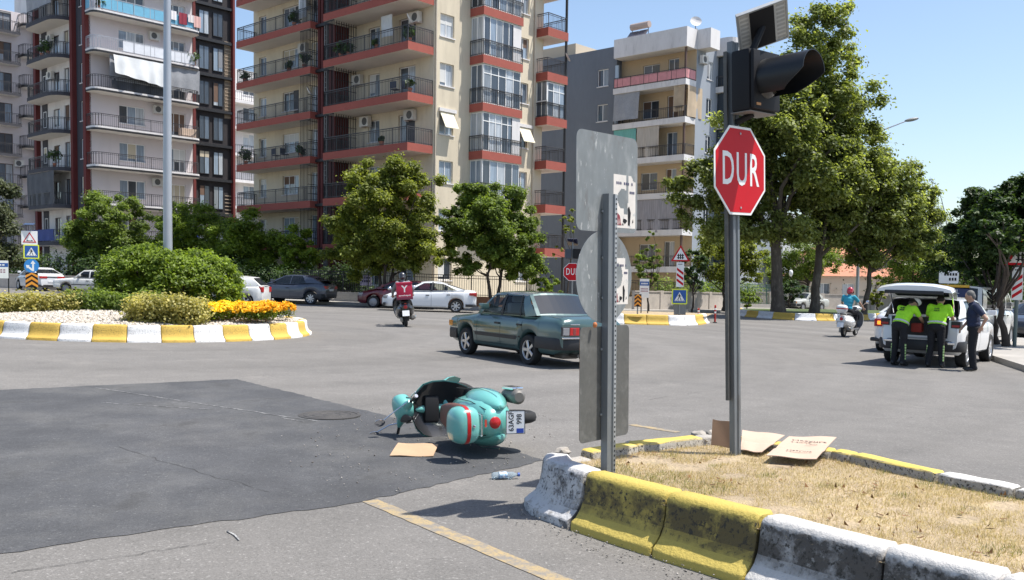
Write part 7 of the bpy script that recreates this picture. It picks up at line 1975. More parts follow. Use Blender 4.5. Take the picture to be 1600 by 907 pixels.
# placard on the fence, notice behind the tailgate
b = at(572, 438, 53.2); t = thing('placard', 'pale purple placard hung on the iron fence', 'sign', (0, 0, 0)); a = plate('board', rrect(0.62, 0.60, 0.01), b, XR, 0.01, M('placard_lilac', (0.50, 0.46, 0.66), 0.6), t)
mb = MB()
for r_ in range(2):
    for k in range(4): mb.prism([(-0.24 + k * 0.125, 0.08 - 0.2 * r_), (-0.24 + k * 0.125 + 0.09, 0.08 - 0.2 * r_), (-0.24 + k * 0.125 + 0.09, 0.2 - 0.2 * r_), (-0.24 + k * 0.125, 0.2 - 0.2 * r_)], TRS(b + V(0, -0.0115, 0), XR, UP), 0.002)
mb.build('bold_print', M('print_navy', (0.06, 0.06, 0.12)), a)
b = gx(1478, 38.0, 0.14); t = thing('signboard', 'white signboard with black print showing above the raised tailgate', 'sign', (0, 0, 0))
spost(t, b, 2.2, 0.03); c_ = b + V(0, -0.05, 2.2); a = plate('board', rrect(0.72, 0.5, 0.05), c_, facing(b), 0.02, signwhite, t)
mb = MB(); mx = TRS(c_ + V(0, -0.025, 0), facing(b), UP)
for k in range(5): mb.prism([(-0.18 + k * 0.1, 0.06), (-0.11 + k * 0.1, 0.06), (-0.12 + k * 0.1, 0.17), (-0.18 + k * 0.1, 0.16)], mx, 0.006)
for k in range(3): mb.prism([(0.0 + k * 0.1, -0.14), (0.07 + k * 0.1, -0.14), (0.06 + k * 0.1, -0.02), (0.0 + k * 0.1, -0.03)], mx, 0.006)
mb.build('black_print', signblk, a)
# ------------------------------------------------------------------ lamps
lampsteel = M('lamp_post_steel', (0.40, 0.42, 0.45), 0.4, metal=0.45, var=((1.5, 0.06),))
p = gx(263, 25.4, 0.4); t = thing('lamp_post', 'tall grey steel lamp post rising from the roundabout bush', 'lamp post', p)
MB().tube([(0, 0, -0.2), (0, 0, 3), (0.02, 0, 7), (0.05, 0, 11.5)], [0.125, 0.115, 0.098, 0.075], 16).build('pole', lampsteel, t, smooth=60)
mb = MB()
for s_ in (-1, 1): mb.tube([(0.05, 0, 11.4), (0.05 + s_ * 0.9, 0, 11.9), (0.05 + s_ * 1.8, 0, 12.0)], 0.04, 8)
mb.build('arm', lampsteel, t)
for s_ in (-1, 1): MB().ell((0.05 + s_ * 2.1, 0, 12.0), (0.38, 0.15, 0.08)).build('lamp_head', lampsteel, t, smooth=60)
p = gx(1338, 58.5, 0.14); t = thing('lamp_post', 'street lamp with long arm reaching out of the plane trees', 'lamp post', p)
MB().tube([(0, 0, 0), (0, 0, 6), (0.0, 0, 10.6)], [0.11, 0.09, 0.07], 12).build('pole', lampsteel, t, smooth=60)
MB().tube([(0, 0, 10.5), (0.5, 0, 11.1), (2.6, 0, 11.95)], [0.05, 0.045, 0.035], 8).build('arm', lampsteel, t, smooth=60)
MB().ell((2.95, 0, 12.05), (0.45, 0.16, 0.11), Matrix.Rotation(R(-12), 3, 'Y')).build('lamp_head', M('lamp_head_grey', (0.22, 0.23, 0.22), 0.5), t, smooth=60)
p = gx(1234, 74, 0.14); t = thing('park_lamp', 'small white globe lamp in front of the green fence', 'lamp post', p)
MB().tube([(0, 0, 0), (0, 0, 2.6)], 0.04, 8).build('pole', signblk, t); MB().lathe([(0.05, 2.5), (0.13, 2.62), (0.16, 2.8), (0.12, 2.96), (0.03, 3.02)], n=14, caps=True).build('globe', signwhite, t, smooth=60)
# ================================================================== litter: cardboard, bottles
card = M('cardboard', (0.46, 0.31, 0.19), 0.9, var=((3, 0.08), (40, 0.06)), spots=((2.5, 0.55, 0.7, (0.40, 0.26, 0.16), 0.5),), stretch=(1, 1, 1))
card_pale = M('cardboard_pale', (0.50, 0.37, 0.28), 0.9, var=((3, 0.06), (40, 0.05)))
def sheet_card(nm, label, corners, mat, th=0.006, folds=(), sag=0.0):
    """bent sheet of corrugated board through four corner points"""
    a, b, c, d = [Vector(q) for q in corners]; n = 10
    top, bot = [], []
    for j in range(n + 1):
        for i in range(n + 1):
            u, v = i / n, j / n
            p = a.lerp(b, u).lerp(d.lerp(c, u), v); p.z += sag * math.sin(PI * u) * math.sin(PI * v) + 0.004 * math.sin(7 * u + 3 * v)
            for f0, axis, hgt in folds:
                p.z += hgt * max(0, 1 - abs((u if axis == 'u' else v) - f0) / 0.12)
            top.append(p + V(0, 0, th)); bot.append(p)
    mb = MB(); w = n + 1; m = w * w
    fs = [(j * w + i, j * w + i + 1, (j + 1) * w + i + 1, (j + 1) * w + i) for j in range(n) for i in range(n)]
    fs += [tuple(m + q for q in reversed(f)) for f in fs[:n * n]]
    ring = [i for i in range(w)] + [j * w + n for j in range(1, w)] + [n * w + i for i in range(n - 1, -1, -1)] + [j * w for j in range(n - 1, 0, -1)]
    fs += [(ring[k], m + ring[k], m + ring[(k + 1) % len(ring)], ring[(k + 1) % len(ring)]) for k in range(len(ring))]
    mb.add(top + bot, fs)
    o = mb.build(nm, mat)
    return tag(o, label, 'cardboard')
g_ = lambda px, py, h=0.0: gnd(px, py, h)
sheet_card('cardboard_piece', 'square of brown cardboard lying on the dark asphalt in front of the scooter', [g_(609, 713, 0.01), g_(677, 714, 0.01), g_(685, 695, 0.05), g_(622, 693, 0.03)], card)
sheet_card('cardboard_piece', 'flattened pale cardboard sheet with print lying on the median kerb', [g_(1197, 713, 0.36), g_(1275, 719, 0.36), g_(1307, 684, 0.42), g_(1233, 683, 0.40)], card_pale, folds=((0.42, 'v', -0.012),))
cp = bpy.data.objects['cardboard_piece.001']
mid_ = (g_(1197, 713, 0.36) + g_(1275, 719, 0.36) + g_(1307, 684, 0.42) + g_(1233, 683, 0.40)) / 4
xd = (g_(1275, 719, 0.36) - g_(1197, 713, 0.36)).normalized(); yd = (g_(1233, 683, 0.40) - g_(1197, 713, 0.36)).normalized()
inkm = M('print_ink', (0.10, 0.08, 0.07), 0.8)
def ctext(body, size, u, v):
    A, B, C_, D = g_(1197, 713, 0.36), g_(1275, 719, 0.36), g_(1307, 684, 0.42), g_(1233, 683, 0.40)
    p = A.lerp(B, u).lerp(D.lerp(C_, u), v) + V(0, 0, 0.016); text('print', body, size, inkm, cp, TRS(p, xd, yd), 0.0006)
ctext('Hasyurt', 0.085, 0.55, 0.70); ctext('organik', 0.03, 0.66, 0.56); ctext('Hasyurt', 0.06, 0.55, 0.24)
sheet_card('cardboard_piece', 'pale cardboard sheet beside the stop sign post, partly under the printed one', [g_(1157, 704, 0.33), g_(1190, 708, 0.34), g_(1226, 681, 0.40), g_(1160, 673, 0.43)], card_pale, folds=((0.5, 'v', -0.01),))
# upright brown flap leaning on the post
q = [g_(1111, 696, 0.34), g_(1156, 702, 0.34)]
sheet_card('cardboard_piece', 'brown cardboard flap standing on edge left of the stop sign post', [q[0], q[1], q[1] + V(0.0, 0.06, 0.20), q[0] + V(0.02, 0.06, 0.205)], M('cardboard_brown', (0.36, 0.22, 0.135), 0.9, var=((5, 0.06),)), 0.004)
# crushed water bottle
pet = bpy.data.materials.new('pet_plastic'); pet.use_nodes = True
_b = pet.node_tree.nodes['Principled BSDF']; _b.inputs['Base Color'].default_value = (0.62, 0.76, 0.86, 1); _b.inputs['Roughness'].default_value = 0.12
_b.inputs['Transmission Weight'].default_value = 0.75; _b.inputs['IOR'].default_value = 1.12; _b.inputs['Alpha'].default_value = 0.85
p = gnd(788, 749); t = thing('water_bottle', 'crushed clear plastic water bottle lying on the road by the patch edge', 'bottle', p + V(0, 0, 0.034), R(14))
rings = []
for i, (x, r) in enumerate([(-0.105, 0.001), (-0.105, 0.026), (-0.098, 0.032), (-0.07, 0.031), (-0.045, 0.033), (-0.02, 0.028), (0.0, 0.033), (0.025, 0.029), (0.05, 0.033), (0.075, 0.028), (0.092, 0.016), (0.10, 0.013), (0.115, 0.013)]):
    rings.append([(x, r * math.cos(2 * PI * k / 16) * (1 + 0.12 * math.sin(k * 1.3 + i)), r * math.sin(2 * PI * k / 16) * (0.82 + 0.10 * math.sin(k * 2.1 + i * 2))) for k in range(16)])
MB().loft(rings, True, False).build('body', pet, t, smooth=60)
MB().lathe([(0.016, 0.0), (0.016, 0.018), (0.001, 0.019)], TRS((0.113, 0, 0), (0, 1, 0), (0, 0, 1)), 14).build('cap', M('cap_blue', (0.03, 0.10, 0.40), 0.5), t)
rings = [[(x, (r + 0.001) * math.cos(2 * PI * k / 16), (r + 0.001) * math.sin(2 * PI * k / 16) * 0.88) for k in range(16)] for x, r in ((-0.045, 0.033), (-0.02, 0.029), (0.0, 0.033), (0.02, 0.030))]
MB().loft(rings, True, False).build('label', M('bottle_label', (0.30, 0.48, 0.68), 0.4, spots=((60, 0.5, 0.56, (0.75, 0.8, 0.85), 0.9),)), t, smooth=60)
# broken kerb rubble at the back of the median
rub = M('rubble', (0.34, 0.31, 0.27), 0.95, var=((8, 0.2),))
for i, (px, py, s) in enumerate(((1098, 690, 0.05), (1090, 682, 0.07), (1104, 684, 0.04), (985, 696, 0.05), (880, 708, 0.06), (1112, 680, 0.06))):
    bm = bmesh.new(); bmesh.ops.create_icosphere(bm, subdivisions=2, radius=s)
    for v_ in bm.verts: v_.co *= rnd.uniform(0.7, 1.15); v_.co.z *= 0.6
    o = MB().bm(bm).build('rubble', rub); o.location = gnd(px, py, 0.33) + V(0, 0, s * 0.2)
    tag(o, ['small lump of concrete left of the cardboard flap', 'largest lump of broken kerb left of the cardboard flap', 'little lump of concrete against the cardboard flap', 'lump of concrete behind the bare sign plates', 'lump of concrete at the median nose', 'lump of concrete behind the cardboard flap'][i], 'rubble', 'lumps of broken kerb')
# ================================================================== scooters
vteal = M('scooter_teal', (0.15, 0.45, 0.40), 0.3, metal=0.05, coat=0.8, var=((2, 0.05), (9, 0.04)), spots=((5, 0.58, 0.75, (0.20, 0.42, 0.38), 0.4), (34, 0.68, 0.72, (0.35, 0.42, 0.40), 0.6)))
vwhite = M('scooter_white', (0.74, 0.74, 0.72), 0.25, coat=1.0)
vblack = M('scooter_black', (0.02, 0.02, 0.022), 0.3, coat=0.8)
vgrey = M('scooter_grey_plastic', (0.10, 0.10, 0.105), 0.45)
brown = M('seat_brown', (0.14, 0.062, 0.045), 0.55, var=((6, 0.08),), bump=(120, 0.001))
blackseat = M('seat_black', (0.02, 0.02, 0.02), 0.6)
alu = M('cast_aluminium', (0.34, 0.33, 0.31), 0.5, metal=0.8, var=((20, 0.1),))
mirror_m = M('mirror_glass', (0.55, 0.62, 0.72), 0.05, metal=0.9)
def superring(x, zc, ry, rz, n=20, e=0.75, zoff=0.0):
    P = []
    for k in range(n):
        a = 2 * PI * k / n; c, s = math.cos(a), math.sin(a)
        P.append((x, ry * math.copysign(abs(c) ** e, c), zc + rz * math.copysign(abs(s) ** e, s)))
    return P
def scooter_wheel(t, x, z, r, w, steer=0.0):
    q = bpy.data.objects.new('wheel', None); COL.objects.link(q); q.parent = t; q.location = (x, 0, z); q.rotation_euler = (0, 0, steer)
    Mx = Matrix.Rotation(R(90), 4, 'X'); h = w / 2
    MB().lathe([(r * 0.62, -h * 0.7), (r * 0.8, -h), (r * 0.95, -h * 0.7), (r, 0), (r * 0.95, h * 0.7), (r * 0.8, h), (r * 0.62, h * 0.7)], Mx, 26).build('tyre', rubber, q, smooth=50)
    mb = MB(); mb.lathe([(r * 0.64, -h * 0.75), (r * 0.58, -h * 0.5), (0.03, -h * 0.6), (0.03, h * 0.6), (r * 0.58, h * 0.5), (r * 0.64, h * 0.75)], Mx, 22)
    mb.build('rim', alu, q, smooth=30)
def scooter(name, label, bodym, seatm, innerm, plate_txt=None, steer=0.0, topcase=True, mirrors=True, folded=False):
    t = thing(name, label, 'scooter')
    # rear body shell and side cowls
    st = [(-0.99, 0.66, 0.05, 0.05), (-0.97, 0.64, 0.11, 0.12), (-0.90, 0.61, 0.165, 0.175), (-0.75, 0.585, 0.215, 0.225), (-0.5, 0.57, 0.235, 0.235), (-0.25, 0.555, 0.225, 0.225), (-0.05, 0.53, 0.19, 0.20), (0.06, 0.49, 0.14, 0.16), (0.10, 0.47, 0.08, 0.10)]
    MB().loft([superring(x, zc, ry, rz) for x, zc, ry, rz in st]).build('rear_body', bodym, t, smooth=60)
    for s in (1, -1):
        rings = []
        for k in range(13):
            u = k / 12; x = -0.99 + 1.06 * u; f = math.sin(PI * min(max(u, 0.012), 0.988)) ** 0.62
            w = 0.155 * f; hgt = 0.205 * f * (1.0 if u < 0.6 else 1 - 0.35 * (u - 0.6) / 0.4); zc = 0.50 + 0.10 * (1 - u) * (1 - u) - 0.02 * u
            rings.append([(x, s * (0.155 + w * math.cos(2 * PI * j / 18)), zc + hgt * math.sin(2 * PI * j / 18)) for j in range(18)])
        MB().loft(rings).build('side_cowl', bodym, t, smooth=60)
        mb = MB(); mb.tube([(-0.86, s * 0.292, 0.55), (-0.55, s * 0.318, 0.575), (-0.15, s * 0.285, 0.56)], 0.006, 6); mb.build('cowl_trim', chrome, t)
    # floor and leg shield
    MB().loft([[(x, -w, z), (x, w, z), (x, w * 1.02, z + 0.05), (x, w * 0.95, z + 0.065), (x, -w * 0.95, z + 0.065), (x, -w * 1.02, z + 0.05)] for x, w, z in ((-0.05, 0.17, 0.25), (0.15, 0.20, 0.245), (0.35, 0.215, 0.25), (0.47, 0.225, 0.27))]).build('floorboard', innerm, t, smooth=50)
    sh = [(0.45, 0.27, 0.225), (0.52, 0.31, 0.26), (0.575, 0.42, 0.31), (0.60, 0.56, 0.335), (0.605, 0.70, 0.33), (0.60, 0.82, 0.295), (0.585, 0.91, 0.21), (0.575, 0.95, 0.12)]
    def shield(off, scl, th, nm, m):
        rings = []
        for x, z, w in sh:
            w *= scl; row_o = []; row_i = []
            for j in range(13):
                s = -1 + j / 6; xx = x + off - 0.10 * s * s
                row_o.append((xx + th, w * s, z)); row_i.append((xx, w * s, z))
            rings.append(row_o + row_i[::-1])
        MB().loft(rings).build(nm, m, t, smooth=50)
    shield(0.0, 1.0, 0.018, 'leg_shield', bodym); shield(-0.03, 0.955, 0.028, 'inner_shield', innerm)
    mb = MB(); mb.ell((0.60, 0, 0.62), (0.075, 0.06, 0.32)); mb.build('horn_cover', bodym, t, smooth=60)
    mb = MB(); mb.rbox(0.52, 0.575, -0.15, 0.15, 0.60, 0.78, 0.025); mb.build('glove_box', M('glove_box_black', (0.022, 0.022, 0.024), 0.6, spec=0.25), t, smooth=50)
    # steering: fork, wheel, mudguard, headset
    stx = bpy.data.objects.new('steering', None); COL.objects.link(stx); stx.parent = t; stx.location = (0.60, 0, 0); stx.rotation_euler = (0, 0, steer)
    for o in (stx,): pass
    mb = MB(); mb.tube([(0.0, 0, 0.95), (0.07, 0, 0.50), (0.10, 0.075, 0.40), (0.115, 0.075, 0.23)], 0.024, 8); mb.build('fork', vgrey, stx)
    rings = []
    for k in range(11):
        a = R(-12) + R(185) * k / 10; rr = 0.285; f = math.sin(PI * k / 10) ** 0.5
        rings.append([(0.115 + (rr + 0.045 * f * math.sin(PI * j / 8)) * math.cos(a), -0.105 * math.cos(PI * j / 8) * (0.35 + 0.65 * f), 0.235 + (rr + 0.055 * f * math.sin(PI * j / 8)) * math.sin(a)) for j in range(9)])
    MB().loft(rings, False, False).build('mudguard', bodym, stx, smooth=60)
    rings = [superring(x, z, ry, rz, 18, 0.8) for x, z, ry, rz in ((-0.115, 1.00, 0.03, 0.03), (-0.10, 1.0, 0.115, 0.07), (-0.03, 1.01, 0.15, 0.095), (0.06, 1.015, 0.135, 0.105), (0.13, 1.02, 0.105, 0.10), (0.155, 1.02, 0.095, 0.092))]
    MB().loft(rings).build('headset', bodym, stx, smooth=60)
    MB().lathe([(0.094, 0), (0.092, 0.012), (0.06, 0.03), (0.001, 0.04)], TRS((0.152, 0, 1.02), (0, 1, 0), (0, 0, 1)), 22).build('headlight', lamp_grey, stx, smooth=60)
    MB().loft([superring(x, z, ry, rz, 16, 0.8) for x, z, ry, rz in ((-0.145, 0.985, 0.055, 0.03), (-0.115, 1.045, 0.075, 0.035))]).build('instrument', vgrey, stx, smooth=60)
    for s in (1, -1):
        MB().loft([[(-0.02 - 0.05 * (abs(y) - 0.1) / 0.2 + r * math.cos(2 * PI * k / 12), s * abs(y), 1.015 + r * math.sin(2 * PI * k / 12)) for k in range(12)] for y, r in ((0.10, 0.065), (0.16, 0.05), (0.21, 0.036), (0.235, 0.028))]).build('handlebar', bodym, stx, smooth=60)
        mb = MB(); mb.tube([(-0.055, s * 0.23, 1.015), (-0.085, s * 0.36, 1.005)], 0.019, 10); mb.build('grip', vblack, stx, smooth=50)
        mb = MB(); mb.tube([(-0.085, s * 0.36, 1.005), (-0.09, s * 0.385, 1.003)], 0.021, 10); mb.build('grip_end', chrome, stx, smooth=50)
        mb = MB(); mb.tube([(-0.02, s * 0.22, 1.01), (0.0, s * 0.27, 1.0), (-0.025, s * 0.37, 0.99)], 0.007, 6); mb.build('brake_lever', chrome, stx)
        if mirrors:
            fold = folded and s < 0       # the upper mirror was knocked round in the fall
            mp_ = (-0.09, 0.10, 1.30) if fold else (-0.035, s * 0.41, 1.27)
            mb = MB(); mb.tube([(-0.04, s * 0.20, 1.04), (-0.06, -0.12, 1.13), (-0.085, 0.05, 1.26)] if fold else [(-0.04, s * 0.20, 1.04), (-0.03, s * 0.24, 1.13), (-0.03, s * 0.36, 1.24)], 0.007, 6); ms = mb.build('mirror_stem', chrome, stx)
            Mx = TRS(mp_, (0, 1, 0), (0.15, 0, 1))
            MB().lathe([(0.001, -0.028), (0.04, -0.022), (0.062, 0.0), (0.06, 0.006)], Mx, 18).build('mirror_shell', chrome, ms, smooth=60)
            MB().lathe([(0.058, 0.005), (0.001, 0.0052)], Mx, 18).build('mirror_glass', mirror_m, ms)
    scooter_wheel(stx, 0.115, 0.235, 0.235, 0.105); scooter_wheel(t, -0.62, 0.235, 0.235, 0.115)
    # cables, panel gaps, floor ribs
    for s in (1, -1):
        mb = MB(); mb.tube([(0.56, s * 0.15, 1.0), (0.50, s * 0.13, 0.93), (0.54, s * 0.05, 0.86)], 0.006, 6); mb.build('control_cable', vblack, t)
        mb = MB(); mb.tube([(-0.02, s * 0.285, 0.64), (0.03, s * 0.27, 0.52), (0.02, s * 0.25, 0.38)], 0.004, 5); mb.build('cowl_gap', seam_m, t)
        mb = MB(); mb.tube([(-0.93, s * 0.13, 0.74), (-0.6, s * 0.19, 0.755), (-0.2, s * 0.19, 0.74)], 0.004, 5); mb.build('cowl_gap', seam_m, t)
    for y in (-0.12, -0.06, 0.0, 0.06, 0.12):
        mb = MB(); mb.box(0.02, 0.42, y - 0.008, y + 0.008, 0.312, 0.324); mb.build('floor_rib', vgrey, t)
    # seat
    se = [(-0.80, 0.80, 0.05, 0.02), (-0.76, 0.815, 0.13, 0.055), (-0.55, 0.83, 0.155, 0.065), (-0.35, 0.82, 0.155, 0.06), (-0.15, 0.80, 0.135, 0.055), (0.0, 0.785, 0.10, 0.045), (0.06, 0.775, 0.04, 0.02)]
    MB().loft([superring(x, zc, ry, rz, 18, 0.6) for x, zc, ry, rz in se]).build('seat', seatm, t, smooth=60)
    # tail: lamp, plate, mudguard, exhaust, engine
    Mx = TRS((-0.975, 0, 0.665), (0, -1, 0), (0, 0, 1)); MB().lathe([(0.062, -0.03), (0.062, 0.02), (0.05, 0.03), (0.001, 0.035)], Mx, 22).build('tail_light', lamp_red, t, smooth=40)
    MB().prism(rrect(0.075, 0.022, 0.004), TRS((-0.992, 0, 0.775), (0, -1, 0), (0, 0, 1)), 0.006).build('reflector', M('reflector_red', (0.5, 0.06, 0.04), 0.3), t)
    mb = MB(); mb.hexa([(-0.88, -0.075, 0.56), (-0.84, -0.075, 0.56), (-0.84, 0.075, 0.56), (-0.88, 0.075, 0.56), (-1.055, -0.07, 0.37), (-1.04, -0.07, 0.37), (-1.04, 0.07, 0.37), (-1.055, 0.07, 0.37)]); mb.build('rear_mudguard', vblack, t)
    pc_ = Vector((-1.045, 0, 0.46)); px2 = Vector((0, -1, 0)); py2 = Vector((0.30, 0, 1)).normalized()
    Tpl = TRS(pc_, px2, py2)
    pl_ = MB().prism(rrect(0.235, 0.195, 0.008), Tpl, 0.004).build('number_plate', plate_w, t)
    fr_ = MB()
    for x0, x1, y0, y1 in ((-0.12, 0.12, -0.1, -0.094), (-0.12, 0.12, 0.094, 0.1), (-0.12, -0.114, -0.094, 0.094), (0.114, 0.12, -0.094, 0.094)):
        fr_.hexa([Tpl @ V(x, y, z) for z in (0.001, 0.0055) for x, y in ((x0, y0), (x1, y0), (x1, y1), (x0, y1))])
    fr_.build('plate_frame', plate_k, pl_)
    if plate_txt:
        text('plate_lettering', plate_txt[0], 0.075, plate_k, pl_, Tpl @ Matrix.Translation((0.008, 0.043, 0.0046)), 0.0005, bold=0.0012, sx=0.95)
        text('plate_lettering', plate_txt[1], 0.075, plate_k, pl_, Tpl @ Matrix.Translation((0.03, -0.040, 0.0046)), 0.0005, bold=0.0012, sx=0.95)
        MB().prism([(-0.112, -0.085), (-0.065, -0.085), (-0.065, -0.01), (-0.112, -0.01)], Tpl @ Matrix.Translation((0, 0, 0.0042)), 0.0008).build('country_band', plate_b, pl_)
    mb = MB(); mb.tube([(-0.18, -0.10, 0.26), (-0.36, -0.21, 0.24), (-0.48, -0.23, 0.26)], 0.02, 8); mb.tube([(-0.46, -0.23, 0.26), (-0.55, -0.23, 0.28), (-0.86, -0.235, 0.325), (-0.89, -0.235, 0.33)], [0.05, 0.078, 0.078, 0.05], 16)
    ex = mb.build('exhaust', M('exhaust_dull', (0.20, 0.19, 0.175), 0.6, metal=0.6), t, smooth=45)
    mb = MB(); mb.rbox(-0.83, -0.58, -0.335, -0.305, 0.245, 0.375, 0.014); mb.build('heat_shield', chrome, ex, smooth=45)
    mb = MB(); mb.rbox(-0.72, -0.15, 0.075, 0.16, 0.16, 0.32, 0.035); mb.build('engine_case', alu, t, smooth=45)
    mb = MB(); mb.rbox(-0.35, 0.0, -0.14, 0.10, 0.17, 0.36, 0.03); mb.build('engine_block', vgrey, t)
    mb = MB()
    for s in (1, -1): mb.tube([(-0.05, s * 0.10, 0.24), (-0.22, s * 0.13, 0.19)], 0.012, 6)
    mb.build('centre_stand', vblack, t)
    # rack and top case
    if topcase:
        mb = MB()
        for s in (1, -1): mb.tube([(-0.72, s * 0.11, 0.79), (-0.92, s * 0.12, 0.87), (-1.12, s * 0.10, 0.885)], 0.011, 8)
        mb.tube([(-1.12, -0.10, 0.885), (-1.12, 0.10, 0.885)], 0.011, 8); mb.build('rack', chrome, t, smooth=50)
        tcx = -0.985
        rings = [superring(0, z, 1, 1, 4)[:0] for z in ()]
        prof = [(0.90, 0.70), (0.915, 0.86), (0.95, 0.97), (1.01, 1.0), (1.07, 0.985), (1.11, 0.93), (1.145, 0.78), (1.165, 0.52), (1.172, 0.2)]
        rings = []
        for z, k_ in prof:
            rings.append([(tcx + 0.170 * k_ * math.copysign(abs(math.cos(2 * PI * j / 28)) ** 0.7, math.cos(2 * PI * j / 28)), 0.190 * k_ * math.copysign(abs(math.sin(2 * PI * j / 28)) ** 0.7, math.sin(2 * PI * j / 28)), z) for j in range(28)])
        tc = MB().loft(rings).build('top_case', bodym, t, smooth=60)
        rings = []
        for z, k_ in ((1.015, 1.012), (1.055, 1.006)):
            row = []
            for j in range(-9, 10):
                a = PI + j * R(12)
                row.append((tcx + 0.1705 * k_ * math.copysign(abs(math.cos(a)) ** 0.7, math.cos(a)), 0.1905 * k_ * math.copysign(abs(math.sin(a)) ** 0.7, math.sin(a)), z))
            rings.append(row)
        MB().loft(rings, False, False).build('red_reflector_band', lamp_red, tc, smooth=60)
        MB().lathe([(0.016, 0), (0.016, 0.006), (0.008, 0.008), (0.008, 0.004), (0.001, 0.004)], TRS((tcx - 0.170, 0, 0.985), (0, -1, 0), (0, 0, 1)), 14).build('lock', chrome, tc)
    return t
def tree_verts(o, Mx=None):
    """lowest point of a thing in the frame given"""
    lo = 1e9
    for ch in o.children:
        if ch.name.startswith(('mirror', 'grip', 'brake')): continue
        mm = Mx @ ch.matrix_basis
        if ch.type == 'MESH':
            co = np.empty(len(ch.data.vertices) * 3); ch.data.vertices.foreach_get('co', co); co = co.reshape(-1, 3)
            m3 = np.array(mm); lo = min(lo, float((co @ m3[2, :3] + m3[2, 3]).min()))
        lo = min(lo, tree_verts(ch, mm))
    return lo
# the scooter lying on its left side
sc1 = scooter('fallen_scooter', 'mint green scooter with top case lying on its side on the road', vteal, brown, vblack, ('63AGF', '998'), steer=R(-48), folded=True)
FWD = Vector((-0.48, 0.877)).normalized()
Rm = Matrix.Rotation(math.atan2(FWD.y, FWD.x), 4, 'Z') @ Matrix.Rotation(R(2.0), 4, 'Y') @ Matrix.Rotation(R(-90), 4, 'X') @ Matrix.Scale(0.9, 4)
lo = tree_verts(sc1, Rm)
tl_ = Rm @ V(-0.98, 0, 0.665)
ca = gnd(773, 660, tl_.z - lo)
sc1.matrix_basis = Matrix.Translation((ca.x - tl_.x, ca.y - tl_.y, zg(ca.x) - lo - 0.004)) @ Rm

# ================================================================== people
skin = M('skin', (0.44, 0.26, 0.18), 0.55, var=((12, 0.05),))
hair_d = M('hair_dark', (0.02, 0.016, 0.014), 0.7)
hair_g = M('hair_grey', (0.12, 0.115, 0.11), 0.75, var=((30, 0.3),))
navy = M('cloth_navy', (0.014, 0.022, 0.055), 0.85, var=((8, 0.15),), bump=(14, 0.02))
blk_cloth = M('cloth_black', (0.012, 0.012, 0.015), 0.9, var=((8, 0.2),), bump=(12, 0.02))
neon = M('cloth_neon', (0.42, 0.92, 0.03), 0.75, var=((6, 0.06),), bump=(12, 0.025))
cyan = M('cloth_cyan', (0.03, 0.30, 0.42), 0.85, var=((8, 0.08),), bump=(12, 0.02))
greycl = M('cloth_grey', (0.22, 0.23, 0.25), 0.85, bump=(12, 0.02))
shoe_m = M('shoe_black', (0.012, 0.012, 0.012), 0.5)
def blob(name, parts, voxel, mat, parent, it=5):
    """tapered limbs and ellipsoids fused into one continuous skin"""
    mb = MB()
    for q in parts:
        if q[0] == 'c':
            _, a, ra, b, rb_ = q; a, b = Vector(a), Vector(b)
            mb.tube([a, a.lerp(b, 0.5), b], [ra, (ra + rb_) / 2, rb_], 12); mb.ell(a, (ra,) * 3, nu=10, nv=8); mb.ell(b, (rb_,) * 3, nu=10, nv=8)
        else:
            mb.ell(q[1], q[2], q[3] if len(q) > 3 else None, 16, 12)
    o = mb.build('tmp', mat)
    md = o.modifiers.new('r', 'REMESH'); md.mode = 'VOXEL'; md.voxel_size = voxel
    sm = o.modifiers.new('s', 'SMOOTH'); sm.factor = 0.5; sm.iterations = it
    dg = bpy.context.evaluated_depsgraph_get()
    me = bpy.data.meshes.new_from_object(o.evaluated_get(dg))
    bpy.data.objects.remove(o)
    me.materials.clear(); me.materials.append(mat)
    me.polygons.foreach_set('use_smooth', [True] * len(me.polygons))
    return link(name, me, parent)
